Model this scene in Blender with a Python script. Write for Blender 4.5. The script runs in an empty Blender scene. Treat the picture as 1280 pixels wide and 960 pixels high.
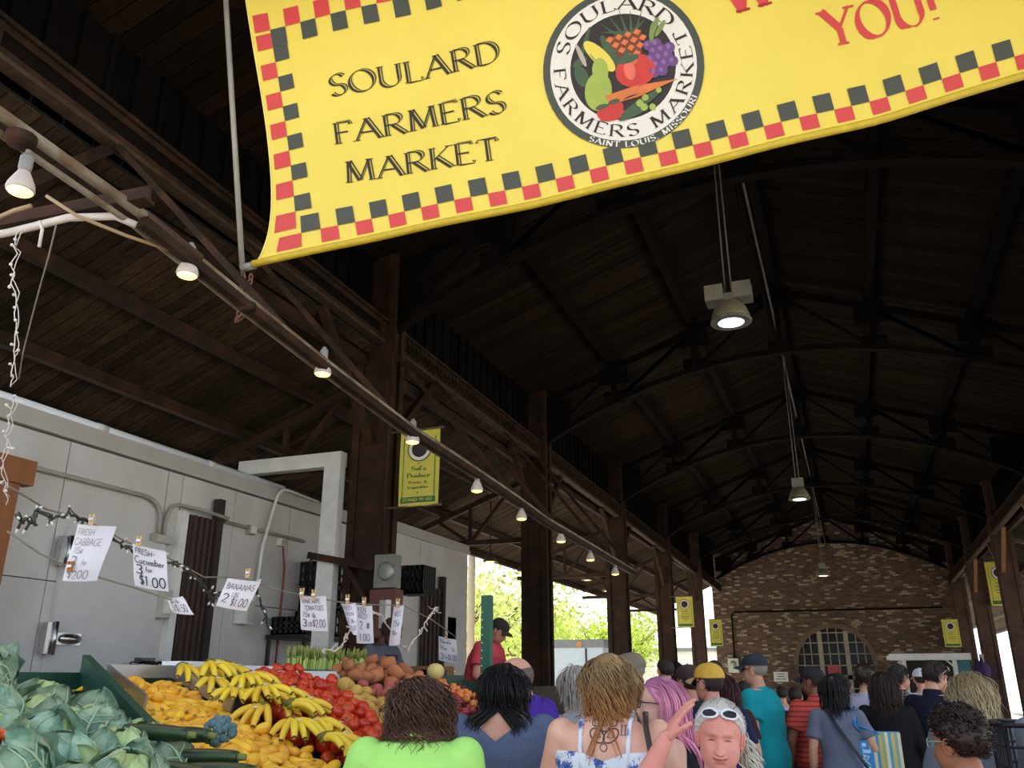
import bpy, bmesh, math, random
from math import sin, cos, pi, sqrt, radians, atan2, exp
from mathutils import Vector, Matrix, Euler, noise
random.seed(7)
scn = bpy.context.scene
C = scn.collection
# ------------------------------------------------------------------ camera
cam = bpy.data.objects.new('camera', bpy.data.cameras.new('camera'))
C.objects.link(cam)
cam.location = (0, 0, 1.6)
cam.rotation_euler = (radians(90 + 19.3), 0, radians(21.1))
cam.data.sensor_width = 36.0
cam.data.lens = 36.0 * 1050 / 1280
cam.data.clip_end = 400
scn.camera = cam
# ------------------------------------------------------------------ sky, sun, exposure
w = bpy.data.worlds.new('sky'); scn.world = w; w.use_nodes = True
nt = w.node_tree
bg = nt.nodes['Background']
sky = nt.nodes.new('ShaderNodeTexSky')
sky.sky_type = 'HOSEK_WILKIE'
sky.sun_direction = Vector((-0.45, 0.62, 0.78)).normalized()
sky.turbidity = 5.0
sky.ground_albedo = 0.5
hs = nt.nodes.new('ShaderNodeHueSaturation'); hs.inputs['Saturation'].default_value = 0.45
nt.links.new(sky.outputs[0], hs.inputs['Color'])
nt.links.new(hs.outputs[0], bg.inputs['Color'])
bg.inputs['Strength'].default_value = 4.6
sun = bpy.data.objects.new('sun', bpy.data.lights.new('sun', 'SUN'))
C.objects.link(sun)
sun.rotation_euler = Vector((-0.45, 0.62, 0.78)).to_track_quat('Z', 'Y').to_euler()
sun.data.energy = 9.0
sun.data.angle = radians(0.6)
sun.data.color = (1.0, 0.96, 0.88)
scn.view_settings.view_transform = 'Standard'
scn.view_settings.look = 'None'
scn.view_settings.exposure = 1.0
scn.view_settings.gamma = 1.0
scn.view_settings.use_curve_mapping = False
scn.cycles.max_bounces = 8
scn.cycles.diffuse_bounces = 6
scn.cycles.sample_clamp_indirect = 8.0
scn.cycles.use_denoising = True

# ------------------------------------------------------------------ materials
MATS = {}
def srgb(h):
    h = h.lstrip('#')
    def f(c):
        c /= 255.0
        return c / 12.92 if c <= 0.04045 else ((c + 0.055) / 1.055) ** 2.4
    return tuple(f(int(h[i:i + 2], 16)) for i in (0, 2, 4))
def mat(key, col='#808080', rough=0.6, metal=0.0, var=0.12, scale=6.0, bump=0.0, bscale=60.0,
        island=0.0, objvar=0.0, emit=None, estr=0.0, col2=None, mscale=3.0, stretch=None, spec=0.5, sss=0.0, hue=0.0, lo=0.45, hi=0.6, trans=0.0):
    """principled material with procedural colour noise, optional blotches, per-island / per-object variation and bump"""
    if key in MATS: return MATS[key]
    m = bpy.data.materials.new(key); m.use_nodes = True; MATS[key] = m
    n = m.node_tree.nodes; L = m.node_tree.links
    b = n['Principled BSDF']
    b.inputs['Roughness'].default_value = rough
    b.inputs['Metallic'].default_value = metal
    b.inputs['Specular IOR Level'].default_value = spec
    if trans: b.inputs['Transmission Weight'].default_value = trans
    if sss:
        b.inputs['Subsurface Weight'].default_value = sss
        b.inputs['Subsurface Radius'].default_value = (0.012, 0.005, 0.003)
    c = srgb(col) if isinstance(col, str) else col
    tc = n.new('ShaderNodeTexCoord')
    src = tc.outputs['Object']
    if stretch:
        mp = n.new('ShaderNodeMapping'); mp.inputs['Scale'].default_value = stretch
        L.new(src, mp.inputs['Vector']); src = mp.outputs[0]
    nz = n.new('ShaderNodeTexNoise'); nz.inputs['Scale'].default_value = scale; nz.inputs['Detail'].default_value = 5
    L.new(src, nz.inputs['Vector'])
    hsv = n.new('ShaderNodeHueSaturation')
    if col2:
        c2 = srgb(col2) if isinstance(col2, str) else col2
        n2 = n.new('ShaderNodeTexNoise'); n2.inputs['Scale'].default_value = mscale; n2.inputs['Detail'].default_value = 6
        L.new(src, n2.inputs['Vector'])
        rp = n.new('ShaderNodeValToRGB')
        rp.color_ramp.elements[0].position = lo; rp.color_ramp.elements[1].position = hi
        rp.color_ramp.elements[0].color = (*c, 1); rp.color_ramp.elements[1].color = (*c2, 1)
        L.new(n2.outputs['Fac'], rp.inputs[0]); L.new(rp.outputs[0], hsv.inputs['Color'])
    else:
        hsv.inputs['Color'].default_value = (*c, 1)
    mr = n.new('ShaderNodeMapRange')
    mr.inputs[1].default_value = 0.25; mr.inputs[2].default_value = 0.75
    mr.inputs[3].default_value = 1 - var; mr.inputs[4].default_value = 1 + var
    L.new(nz.outputs['Fac'], mr.inputs[0])
    val = mr.outputs[0]
    def add_rand(sock, amt, val):
        m2 = n.new('ShaderNodeMapRange'); m2.inputs[3].default_value = 1 - amt; m2.inputs[4].default_value = 1 + amt
        L.new(sock, m2.inputs[0])
        mm = n.new('ShaderNodeMath'); mm.operation = 'MULTIPLY'
        L.new(val, mm.inputs[0]); L.new(m2.outputs[0], mm.inputs[1])
        return mm.outputs[0]
    if island:
        g = n.new('ShaderNodeNewGeometry'); val = add_rand(g.outputs['Random Per Island'], island, val)
    if objvar or hue:
        oi = n.new('ShaderNodeObjectInfo')
        if objvar: val = add_rand(oi.outputs['Random'], objvar, val)
        if hue:
            mh = n.new('ShaderNodeMapRange'); mh.inputs[3].default_value = 0.5 - hue; mh.inputs[4].default_value = 0.5 + hue
            L.new(oi.outputs['Random'], mh.inputs[0]); L.new(mh.outputs[0], hsv.inputs['Hue'])
    L.new(val, hsv.inputs['Value'])
    L.new(hsv.outputs[0], b.inputs['Base Color'])
    if bump:
        nb = n.new('ShaderNodeTexNoise'); nb.inputs['Scale'].default_value = bscale; nb.inputs['Detail'].default_value = 6
        L.new(src, nb.inputs['Vector'])
        bp = n.new('ShaderNodeBump'); bp.inputs['Strength'].default_value = min(1.0, bump); bp.inputs['Distance'].default_value = 0.01
        L.new(nb.outputs['Fac'], bp.inputs['Height']); L.new(bp.outputs[0], b.inputs['Normal'])
    if emit:
        b.inputs['Emission Color'].default_value = (*(srgb(emit) if isinstance(emit, str) else emit), 1)
        b.inputs['Emission Strength'].default_value = estr
    return m
# ------------------------------------------------------------------ mesh builder
OFF = {}
def basis(d):
    d = Vector(d).normalized()
    a = Vector((0, 0, 1)) if abs(d.z) < 0.9 else Vector((0, 1, 0))
    u = d.cross(a).normalized(); return u, d.cross(u).normalized() * -1, d
class MB:
    def __init__(s): s.v = []; s.f = []; s.m = []; s.s = []
    def face(s, idx, m=0, sm=False): s.f.append(tuple(idx)); s.m.append(m); s.s.append(sm)
    def poly(s, pts, m=0):
        o = len(s.v); s.v += [tuple(p) for p in pts]; s.face(range(o, o + len(pts)), m); return s
    def box(s, c, size, rot=None, m=0):
        o = len(s.v); hx, hy, hz = size[0] / 2, size[1] / 2, size[2] / 2; c = Vector(c)
        for x, y, z in ((-1, -1, -1), (1, -1, -1), (1, 1, -1), (-1, 1, -1), (-1, -1, 1), (1, -1, 1), (1, 1, 1), (-1, 1, 1)):
            p = Vector((x * hx, y * hy, z * hz))
            if rot is not None: p = rot @ p
            s.v.append(tuple(c + p))
        for f in ((0, 3, 2, 1), (4, 5, 6, 7), (0, 1, 5, 4), (1, 2, 6, 5), (2, 3, 7, 6), (3, 0, 4, 7)): s.face([o + i for i in f], m)
        return s
    def bx(s, x0, x1, y0, y1, z0, z1, m=0): return s.box(((x0 + x1) / 2, (y0 + y1) / 2, (z0 + z1) / 2), (abs(x1 - x0), abs(y1 - y0), abs(z1 - z0)), None, m)
    def bar(s, a, b, w, h, up=(0, 0, 1), m=0):
        a, b = Vector(a), Vector(b); d = (b - a); L = d.length; d.normalize()
        u = d.cross(Vector(up))
        if u.length < 1e-4: u = d.cross(Vector((0, 1, 0)))
        u.normalize(); v = u.cross(d)
        R = Matrix((u, d, v)).transposed()
        return s.box((a + b) / 2, (w, L, h), R, m)
    def tube(s, pts, r, n=8, m=0, cap=True, sm=True, flat=1.0):
        pts = [Vector(p) for p in pts]; k = len(pts)
        rs = r if isinstance(r, (list, tuple)) else [r] * k
        o = len(s.v); pu = None
        for i, p in enumerate(pts):
            d = (pts[min(i + 1, k - 1)] - pts[max(i - 1, 0)])
            if d.length < 1e-9: d = Vector((0, 0, 1))
            d.normalize()
            if pu is None: u = basis(d)[0]
            else:
                u = pu - d * pu.dot(d)
                u = u.normalized() if u.length > 1e-6 else basis(d)[0]
            pu = u; v = d.cross(u)
            for j in range(n):
                a = 2 * pi * j / n
                s.v.append(tuple(p + (u * cos(a) + v * sin(a) * flat) * rs[i]))
        for i in range(k - 1):
            for j in range(n):
                a = o + i * n + j; b = o + i * n + (j + 1) % n
                s.face((a, b, b + n, a + n), m, sm)
        if cap:
            s.face([o + j for j in range(n)][::-1], m, sm); s.face([o + (k - 1) * n + j for j in range(n)], m, sm)
        return s
    def lathe(s, prof, n=16, o=(0, 0, 0), R=None, m=0, sm=True):
        base = len(s.v); o = Vector(o)
        for r, z in prof:
            for j in range(n):
                a = 2 * pi * j / n; p = Vector((r * cos(a), r * sin(a), z))
                if R is not None: p = R @ p
                s.v.append(tuple(o + p))
        for i in range(len(prof) - 1):
            for j in range(n):
                a = base + i * n + j; b = base + i * n + (j + 1) % n
                s.face((a, b, b + n, a + n), m, sm)
        s.face([base + j for j in range(n)][::-1], m, sm); s.face([base + (len(prof) - 1) * n + j for j in range(n)], m, sm)
        return s
    def ball(s, c, r, nu=12, nv=8, R=None, m=0, fn=None):
        if not isinstance(r, (tuple, list)): r = (r, r, r)
        base = len(s.v); c = Vector(c)
        def add(d):
            k = fn(d) if fn else 1.0
            p = Vector((d.x * r[0] * k, d.y * r[1] * k, d.z * r[2] * k))
            if R is not None: p = R @ p
            s.v.append(tuple(c + p))
        add(Vector((0, 0, -1)))
        for i in range(1, nv):
            t = -pi / 2 + pi * i / nv
            for j in range(nu):
                a = 2 * pi * j / nu; add(Vector((cos(t) * cos(a), cos(t) * sin(a), sin(t))))
        add(Vector((0, 0, 1))); top = len(s.v) - 1
        for j in range(nu): s.face((base, base + 1 + (j + 1) % nu, base + 1 + j), m, True)
        for i in range(nv - 2):
            for j in range(nu):
                a = base + 1 + i * nu + j; b = base + 1 + i * nu + (j + 1) % nu
                s.face((a, b, b + nu, a + nu), m, True)
        l = base + 1 + (nv - 2) * nu
        for j in range(nu): s.face((l + j, l + (j + 1) % nu, top), m, True)
        return s
    def grid(s, fn, nu, nv, m=0, sm=True, closed=False):
        o = len(s.v)
        for i in range(nu + 1):
            for j in range(nv + 1): s.v.append(tuple(fn(i / nu, j / nv)))
        for i in range(nu):
            for j in range(nv):
                a = o + i * (nv + 1) + j
                s.face((a, a + nv + 1, a + nv + 2, a + 1), m, sm)
        return s
    def mesh(s, name, mats, off=(0, 0, 0)):
        me = bpy.data.meshes.new(name)
        ox, oy, oz = off
        me.from_pydata([(x - ox, y - oy, z - oz) for x, y, z in s.v], [], s.f)
        for mm in (mats if isinstance(mats, (list, tuple)) else [mats]): me.materials.append(mm)
        me.polygons.foreach_set('material_index', s.m); me.polygons.foreach_set('use_smooth', s.s)
        me.update(); return me
    def build(s, name, mats, parent=None, kind=None):
        off = OFF.get(parent.name, (0, 0, 0)) if parent else (0, 0, 0)
        return link(name, s.mesh(name, mats, off), parent, kind)
def link(name, me, parent=None, kind=None):
    o = bpy.data.objects.new(name, me); C.objects.link(o)
    if parent:
        o.parent = parent
        OFF[o.name] = OFF.get(parent.name, (0, 0, 0))
    if kind: o['kind'] = kind
    return o
def thing(name, label, cat, loc=(0, 0, 0), rz=0, group=None):
    o = bpy.data.objects.new(name, None); C.objects.link(o); o.empty_display_size = 0.1
    o.location = loc; o.rotation_euler = (0, 0, rz); OFF[o.name] = tuple(loc) if not rz else (0, 0, 0)
    o['label'] = label; o['category'] = cat
    if group: o['group'] = group
    return o
def tag(o, label, cat, group=None):
    o['label'] = label; o['category'] = cat
    if group: o['group'] = group
    return o
def centre(o):
    """move a one-mesh thing's origin to its base centre"""
    me = o.data; vs = [v.co for v in me.vertices]
    c = Vector(((min(v.x for v in vs) + max(v.x for v in vs)) / 2, (min(v.y for v in vs) + max(v.y for v in vs)) / 2, min(v.z for v in vs)))
    me.transform(Matrix.Translation(-c)); o.location = c; return o
def place(o, loc, rot, label=None, group=None, scale=None):
    """copy of a thing with its parts and sub-parts"""
    c = o.copy(); C.objects.link(c); c.location = loc; c.rotation_euler = rot
    if scale: c.scale = (scale,) * 3
    if label: c['label'] = label
    if group: c['group'] = group
    for ch in o.children:
        d = ch.copy(); C.objects.link(d); d.parent = c
        for g in ch.children:
            e = g.copy(); C.objects.link(e); e.parent = d
    return c
def drop(o):
    for ch in list(o.children):
        for g in list(ch.children): bpy.data.objects.remove(g)
        bpy.data.objects.remove(ch)
    bpy.data.objects.remove(o)
def lerp(a, b, t): return a + (b - a) * t
RX = lambda a: Matrix.Rotation(a, 3, 'X')
RY = lambda a: Matrix.Rotation(a, 3, 'Y')
RZ = lambda a: Matrix.Rotation(a, 3, 'Z')
ORD = ['first', 'second', 'third', 'fourth', 'fifth', 'sixth', 'seventh', 'eighth', 'ninth', 'tenth']
# ================================================================== STRUCTURE
XL, XR, XM = -5.24, 4.15, -0.545       # column lines and ridge
WY = 39.0                               # far brick wall
COLY = [2.87, 8.87, 14.87, 20.87, 26.8, 32.8, 38.7]
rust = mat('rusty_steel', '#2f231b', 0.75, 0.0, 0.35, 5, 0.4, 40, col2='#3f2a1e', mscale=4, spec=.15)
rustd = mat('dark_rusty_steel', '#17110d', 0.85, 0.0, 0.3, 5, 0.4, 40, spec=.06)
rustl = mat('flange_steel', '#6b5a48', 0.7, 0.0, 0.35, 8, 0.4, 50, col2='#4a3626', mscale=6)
redst = mat('red_oxide_steel', '#4e3024', 0.7, 0.0, 0.3, 5, 0.3, 40, col2='#3b241c', mscale=3)
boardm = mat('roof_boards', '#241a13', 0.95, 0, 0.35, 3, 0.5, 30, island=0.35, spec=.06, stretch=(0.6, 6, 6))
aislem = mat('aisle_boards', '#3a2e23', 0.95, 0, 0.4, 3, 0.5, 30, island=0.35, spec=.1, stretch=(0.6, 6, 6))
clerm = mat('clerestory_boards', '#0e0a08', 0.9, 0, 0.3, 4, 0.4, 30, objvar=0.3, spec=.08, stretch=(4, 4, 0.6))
concrete = mat('concrete', '#8b8378', 0.9, 0, 0.2, 1.5, 0.3, 60)
pave = mat('sunlit_paving', '#b9b3a8', 0.95, 0, 0.1, 0.8, 0.2, 40)

fl = MB().bx(-5.0, 5.5, -12, WY, -0.2, 0.0).build('floor', concrete, None, 'structure')
MB().bx(-120, 120, -60, 150, -0.4, -0.2).build('floor_outside', pave, None, 'structure')
dock = MB().bx(-8.6, -4.0, 0.4, 16.0, -0.2, 0.5)
dock.build('floor_dock', concrete, None, 'structure')

def roofz(x):  return 6.9 + (1 - abs(x - XM) / 4.695) * 1.69
# nave roof: boards laid along the slope between purlins
ce = bpy.data.objects.new('ceiling', None); C.objects.link(ce); ce['kind'] = 'structure'; OFF[ce.name] = (0, 0, 0)
for side, nm in ((-1, 'left'), (1, 'right')):
    b = MB(); y = 2.75
    edges = [0, 1.55, 3.1, 4.95]
    while y < WY:
        wd = random.uniform(0.17, 0.22)
        for k in range(3):
            a0, a1 = edges[k], edges[k + 1]; dz = random.uniform(0, 0.012)
            p0 = Vector((XM + side * a0, y + wd / 2, roofz(XM + side * a0) + dz)); p1 = Vector((XM + side * a1, y + wd / 2, roofz(XM + side * a1) + dz))
            b.bar(p0, p1, wd - 0.012, 0.03)
        y += wd
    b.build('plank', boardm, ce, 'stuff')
    c = MB()
    c.poly([(XM, 2.75, roofz(XM) + .05), (XM, WY, roofz(XM) + .05), (XM + side * 4.95, WY, roofz(XM + side * 4.95) + .05), (XM + side * 4.95, 2.75, roofz(XM + side * 4.95) + .05)])
    c.build('roof_deck', mat('roof_deck', '#1b1815', 0.9), ce)
for k, dx in enumerate((-3.1, -1.55, 0, 1.55, 3.1)):
    x = XM + dx
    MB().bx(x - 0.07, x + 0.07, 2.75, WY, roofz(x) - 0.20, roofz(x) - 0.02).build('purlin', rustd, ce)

# roof trusses
def gusset(b, x, y, z, w, h): b.bx(x - w / 2, x + w / 2, y - 0.012, y + 0.012, z - h / 2, z + h / 2)
def lowz(x):  return 5.78 + (1 - ((x - XM) / 4.695) ** 2) * 1.37
def gz(y):  return 5.72 - 0.015 * (y - 3)          # underside of the side girders
TN = ['above the yellow banner', 'over the column with the grey meter box', 'over the second dark column by the trailer',
      'over the third dark column', 'over the fourth column with a stand banner', 'over the fifth column near the brick wall', 'against the brick end wall']
for i, y in enumerate(COLY):
    t = thing('roof_truss', 'dark steel roof truss with arched lower chord ' + TN[i], 'truss', (XM, y, 6.3))
    yy = y if i < 6 else WY - 0.12
    u = MB(); l = MB()
    def gp(x, z, w_, h_):
        g = MB(); gusset(g, x, yy, z, w_, h_); g.build('gusset_plate', rustd, t)
    N = 16; xs = [XL + (XR - XL) * k / N for k in range(N + 1)]
    for k in range(N):
        a, b_ = xs[k], xs[k + 1]
        u.bar((a, yy, roofz(a) - 0.28), (b_, yy, roofz(b_) - 0.28), 0.16, 0.13)
        l.bar((a, yy, lowz(a)), (b_, yy, lowz(b_)), 0.16, 0.10)
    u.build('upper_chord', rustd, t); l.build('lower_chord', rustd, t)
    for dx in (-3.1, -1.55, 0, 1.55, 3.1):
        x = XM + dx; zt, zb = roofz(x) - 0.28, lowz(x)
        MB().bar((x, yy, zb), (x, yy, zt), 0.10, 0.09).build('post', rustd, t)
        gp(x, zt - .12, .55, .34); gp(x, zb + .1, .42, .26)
        if dx:
            s_ = 1 if dx < 0 else -1
            xn = x + s_ * 1.55
            MB().bar((x, yy, zb), (xn, yy, roofz(xn) - 0.3), 0.07, 0.07).build('diagonal', rustd, t)
            xo = x - s_ * 1.4
            MB().bar((xo, yy, lowz(xo) + .05), (x, yy, zt), 0.07, 0.07).build('diagonal', rustd, t)
    for sx in (XL + 0.35, XR - 0.35): gp(sx, (roofz(sx) + lowz(sx)) / 2 - .1, .75, .62)

# clerestory boards above the girders
plank = MB().bx(-0.02, 0.02, -0.14, 0.14, -0.5, 0.5).mesh('board', clerm)
batten = MB().bx(-0.02, 0.02, -0.025, 0.025, -0.5, 0.5).mesh('batten', mat('clerestory_battens', '#14100d', 0.9, spec=.05))
for X, nm, s_ in ((XL, 'left', 1), (XR, 'right', -1)):
    wl = bpy.data.objects.new('wall_' + nm, None); C.objects.link(wl); wl['kind'] = 'structure'
    y = 2.9
    while y < WY - 0.2:
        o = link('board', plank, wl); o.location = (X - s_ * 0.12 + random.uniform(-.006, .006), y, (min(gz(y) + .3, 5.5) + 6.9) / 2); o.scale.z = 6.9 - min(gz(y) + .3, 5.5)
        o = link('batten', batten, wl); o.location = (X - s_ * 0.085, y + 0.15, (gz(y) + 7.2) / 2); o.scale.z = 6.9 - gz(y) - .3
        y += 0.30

# columns, girders and knee braces
def column(x, y, label, top=6.9, m=rust, zb=0.0, wx=0.48):
    t = thing('steel_column', label, 'column', (x, y, zb))
    MB().bx(x - wx / 2 + .03, x + wx / 2 - .03, y - 0.15, y + 0.15, zb, top).build('web_plate', m, t)
    for sx in (-1, 1):
        for sy in (-1, 1):
            b = MB(); ex = x + sx * wx / 2; ey = y + sy * 0.17
            b.bx(ex, ex - sx * 0.10, ey - .012, ey + .012, zb, top); b.bx(ex - sx * .012, ex + sx * .012, ey, ey - sy * 0.10, zb, top)
            b.build('corner_angle', m, t)
    r = MB()
    z = zb + 0.3
    while z < top - 0.3:
        for sx in (-1, 1): r.ball((x + sx * (wx / 2 - 0.05), y - 0.185, z), 0.013, 5, 4)
        z += 0.16
    r.build('rivet', m, t, 'stuff')
    MB().bx(x - wx / 2 - .06, x + wx / 2 + .06, y - .24, y + .24, zb, zb + 0.03).build('base_plate', m, t)
    return t
CN = ['rusty built-up column out of view at the near left', 'tall dark brown riveted column carrying the grey electric box, behind the vegetable stall',
      'second dark riveted column on the left, in front of the trees', 'third dark riveted column on the left, right of the white trailer',
      'fourth riveted column on the left, beside a yellow stand banner', 'fifth red-brown column on the left, nearest the brick wall']
for i in range(1, 6): column(XL, COLY[i], CN[i], m=rust if i < 5 else redst, zb=0.5 if i < 3 else 0.0)
RN = {4: 'red-brown column at the right edge of the picture', 5: 'red-brown column on the right, below the large yellow stand banner', 6: 'red-brown column on the right nearest the brick wall, beside the kiosk'}
for i in (4, 5, 6): column(XR + .1, min(COLY[i], 38.3), RN[i], m=redst)
for X, nm, s_, y0 in ((XL, 'left', 1, 2.75), (XR, 'right', -1, 2.75)):
    t = thing('lattice_girder', 'long riveted lattice girder running along the %s side of the hall' % nm, 'girder', (X, 20, 5.45))
    fx = X + s_ * 0.09
    gb = lambda dx, dz, y: (fx + dx, y, gz(y) + dz)
    MB().bar(gb(0, .31, y0), gb(0, .31, WY), .18, .04).build('top_flange', rust, t)
    MB().bar(gb(0, .02, y0), gb(0, .02, WY), .13, .04).build('bottom_flange', mat('flange_brown', '#4a3c30', .8, var=.35, scale=8, spec=.15), t)  # bottom flange in a lighter brown than the top flange
    MB().bar(gb(0, .165, y0), gb(0, .165, WY), .06, .27).build('web', rustd, t)
    lc = MB(); y = max(y0, 8.6 if X < 0 else 18)
    while y < WY - 0.2:
        lc.bar(gb(s_ * .045, .06, y), gb(s_ * .045, .28, y + .2), 0.012, 0.03, up=(1, 0, 0))
        lc.bar(gb(s_ * .055, .06, y + .2), gb(s_ * .055, .28, y), 0.012, 0.03, up=(1, 0, 0))
        y += 0.13
    lc.build('lacing', rust, t, 'stuff')
    an = MB()
    an.bar(gb(s_ * .045, .265, y0), gb(s_ * .045, .265, WY), .02, .07); an.bar(gb(s_ * .045, .07, y0), gb(s_ * .045, .07, WY), .02, .06)
    an.build('chord_angle', rust, t)
    for y in COLY[:6]:
        for sy in (-1, 1):
            if y < 3 and sy < 0: continue
            MB().bar((fx - s_ * .06, y + sy * 0.2, 4.35), (fx - s_ * .06, y + sy * 1.45, gz(y) + .02), 0.09, 0.09).build('knee_brace', rust if X < 0 else mat('sunlit_brace', '#8a5f3a', .7, var=.2), t)  # right-hand braces: sunlight put into a lighter copy of the brace colour
    ends = MB()
    for y in COLY[:6]: ends.bx(fx + .03 * s_, fx + .07 * s_, y - .3, y + .3, gz(y) + .05, gz(y) + .28)
    ends.build('splice_plate', rust, t)

# left aisle lean-to roof
def aisle(X0, Z0, X1, Z1, y0, y1, nm, label):
    t = thing('aisle_roof', label, 'roof', ((X0 + X1) / 2, (y0 + y1) / 2, Z1))
    b = MB(); y = y0
    while y < y1:
        wd = random.uniform(0.12, 0.16)
        b.bar((X0, y + wd / 2, Z0 + random.uniform(0, .01)), (X1, y + wd / 2, Z1 + random.uniform(0, .01)), wd - 0.012, 0.028)
        y += wd
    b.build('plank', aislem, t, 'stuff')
    MB().poly([(X0, y0, Z0 + .04), (X1, y0, Z1 + .04), (X1, y1, Z1 + .04), (X0, y1, Z0 + .04)]).build('roof_deck', mat('roof_deck'), t)
    for f in (0.06, 0.36, 0.72, 0.98):
        x = lerp(X0, X1, f); z = lerp(Z0, Z1, f) - 0.09
        MB().bx(x - .05, x + .05, y0, y1, z - .07, z + .06).build('purlin', rust, t)
    return t
aisle(-5.22, 5.6, -8.0, 4.42, 2.75, 38.9, 'left', 'long brown boarded lean-to roof above the cold rooms and left-hand stalls')
aisle(4.12, 5.6, 8.2, 4.2, 12.0, 60.0, 'right', 'pale boarded lean-to roof above the right-hand columns')
AN = ['over the cold room doors', 'behind the meter box column', 'behind the second dark column', 'behind the third dark column', 'behind the fourth dark column', 'behind the fifth column']
for i, y in enumerate(COLY[:6]):
    t = thing('aisle_truss', 'small steel lean-to truss with a level tie bar ' + AN[i], 'truss', (-6.6, y, 4.05))
    xe = -7.9; ze = 4.45
    MB().bar((-5.35, y, 4.05), (xe, y, 4.05), .08, .09).build('tie_bar', rust, t)
    MB().bar((-5.35, y, 5.22), (xe, y, ze - .18 + .0), .09, .10).build('rafter', rust, t)
    MB().bar((-6.6, y, 4.05), (-6.6, y, 4.75), .06, .06).build('post', rust, t)
    MB().bar((-6.6, y, 4.05), (-5.8, y, 5.0), .06, .06).build('diagonal', rust, t)
    MB().bar((-6.6, y, 4.05), (-7.3, y, 4.5), .06, .06).build('diagonal', rust, t)
for i, y in enumerate(COLY[3:6]):
    t = thing('aisle_truss', 'small steel truss carrying the right lean-to roof, %s from the camera' % ORD[i], 'truss', (5.6, y, 4.0))
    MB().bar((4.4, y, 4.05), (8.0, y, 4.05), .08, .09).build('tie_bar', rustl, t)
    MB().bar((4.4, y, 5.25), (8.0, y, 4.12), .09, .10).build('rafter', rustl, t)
    MB().bar((5.6, y, 4.05), (5.0, y, 5.0), .06, .06).build('diagonal', rustl, t)
    MB().bar((5.6, y, 4.05), (6.2, y, 4.55), .06, .06).build('diagonal', rustl, t)
    MB().bx(7.9, 8.05, y - .08, y + .08, -.2, 4.3).build('outer_post', mat('white_paint', '#d8d6d0', .6), t)

# ---------------------------------------------------------------- far brick wall with the arched window
def brick_mat():
    m = bpy.data.materials.new('brick'); m.use_nodes = True; MATS['brick'] = m
    n = m.node_tree.nodes; L = m.node_tree.links; b = n['Principled BSDF']; b.inputs['Roughness'].default_value = 0.9
    tc = n.new('ShaderNodeTexCoord'); mp = n.new('ShaderNodeMapping'); mp.inputs['Rotation'].default_value = (radians(90), 0, 0)
    sx = n.new('ShaderNodeSeparateXYZ'); cb = n.new('ShaderNodeCombineXYZ')
    L.new(tc.outputs['Object'], sx.inputs[0]); L.new(sx.outputs['X'], cb.inputs['X']); L.new(sx.outputs['Z'], cb.inputs['Y'])
    br = n.new('ShaderNodeTexBrick'); L.new(cb.outputs[0], br.inputs['Vector'])
    br.inputs['Scale'].default_value = 1.0; br.inputs['Brick Width'].default_value = 0.23; br.inputs['Row Height'].default_value = 0.085
    br.inputs['Mortar Size'].default_value = 0.008; br.offset = 0.5
    br.inputs['Color1'].default_value = (0, 0, 0, 1); br.inputs['Color2'].default_value = (1, 1, 1, 1); br.inputs['Mortar'].default_value = (0.45, .45, .45, 1)
    rp = n.new('ShaderNodeValToRGB'); e = rp.color_ramp.elements
    e[0].position = 0.0; e[0].color = (*srgb('#4a382c'), 1); e[1].position = 1.0; e[1].color = (*srgb('#a8907a'), 1)
    for pos, c in ((0.3, '#5c4535'), (0.55, '#6a5142'), (0.72, '#4e3a2f'), (0.8, '#7a6250'), (0.9, '#a08872')):
        k = e.new(pos); k.color = (*srgb(c), 1)
    L.new(br.outputs['Color'], rp.inputs[0])
    mx = n.new('ShaderNodeMixRGB'); mx.inputs[2].default_value = (*srgb('#5d5046'), 1)
    L.new(br.outputs['Fac'], mx.inputs[0]); L.new(rp.outputs[0], mx.inputs[1]); L.new(mx.outputs[0], b.inputs['Base Color'])
    bp = n.new('ShaderNodeBump'); bp.invert = True; bp.inputs['Strength'].default_value = 0.6; bp.inputs['Distance'].default_value = 0.02
    L.new(br.outputs['Fac'], bp.inputs['Height']); L.new(bp.outputs[0], b.inputs['Normal'])
    return m
bm_ = brick_mat()
AX, AZ, AR = -0.70, 2.13, 1.47
wb = MB()
def walltop(x): return roofz(x) if XL - .3 < x < XR + .3 else 6.8
xs = [-5.5 + 0.25 * k for k in range(int((AX - AR + 5.5) / .25) + 1)] + [AX - AR]
def strip(xa, xb, za, zb):
    wb.poly([(xa, WY, za), (xb, WY, zb), (xb, WY, walltop(xb)), (xa, WY, walltop(xa))])
xl = [-5.5, -4.0, -3.0, AX - AR]
for a, b_ in zip(xl, xl[1:]): strip(a, b_, 0, 0)
xr = [AX + AR, 2.0, 3.0, 4.45]
for a, b_ in zip(xr, xr[1:]): strip(a, b_, 0, 0)
NA = 32
arch = [(AX - AR * cos(pi * k / NA), AZ + AR * sin(pi * k / NA)) for k in range(NA + 1)]
for (a, za), (b_, zb) in zip(arch, arch[1:]):
    strip(a, b_, za, zb); wb.poly([(a, WY, za), (a, WY + .35, za), (b_, WY + .35, zb), (b_, WY, zb)])
wb.bx(AX - AR, AX + AR, WY, WY + .3, 0, 0.6)
for x in (AX - AR, AX + AR): wb.poly([(x, WY, .6), (x, WY + .35, .6), (x, WY + .35, AZ), (x, WY, AZ)])
wb.poly([(-5.5, WY, 0), (-5.5, WY, 6.8), (-5.5, WY + .4, 6.8), (-5.5, WY + .4, 0)])
wall = wb.build('wall_back', bm_, None, 'structure')
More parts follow.
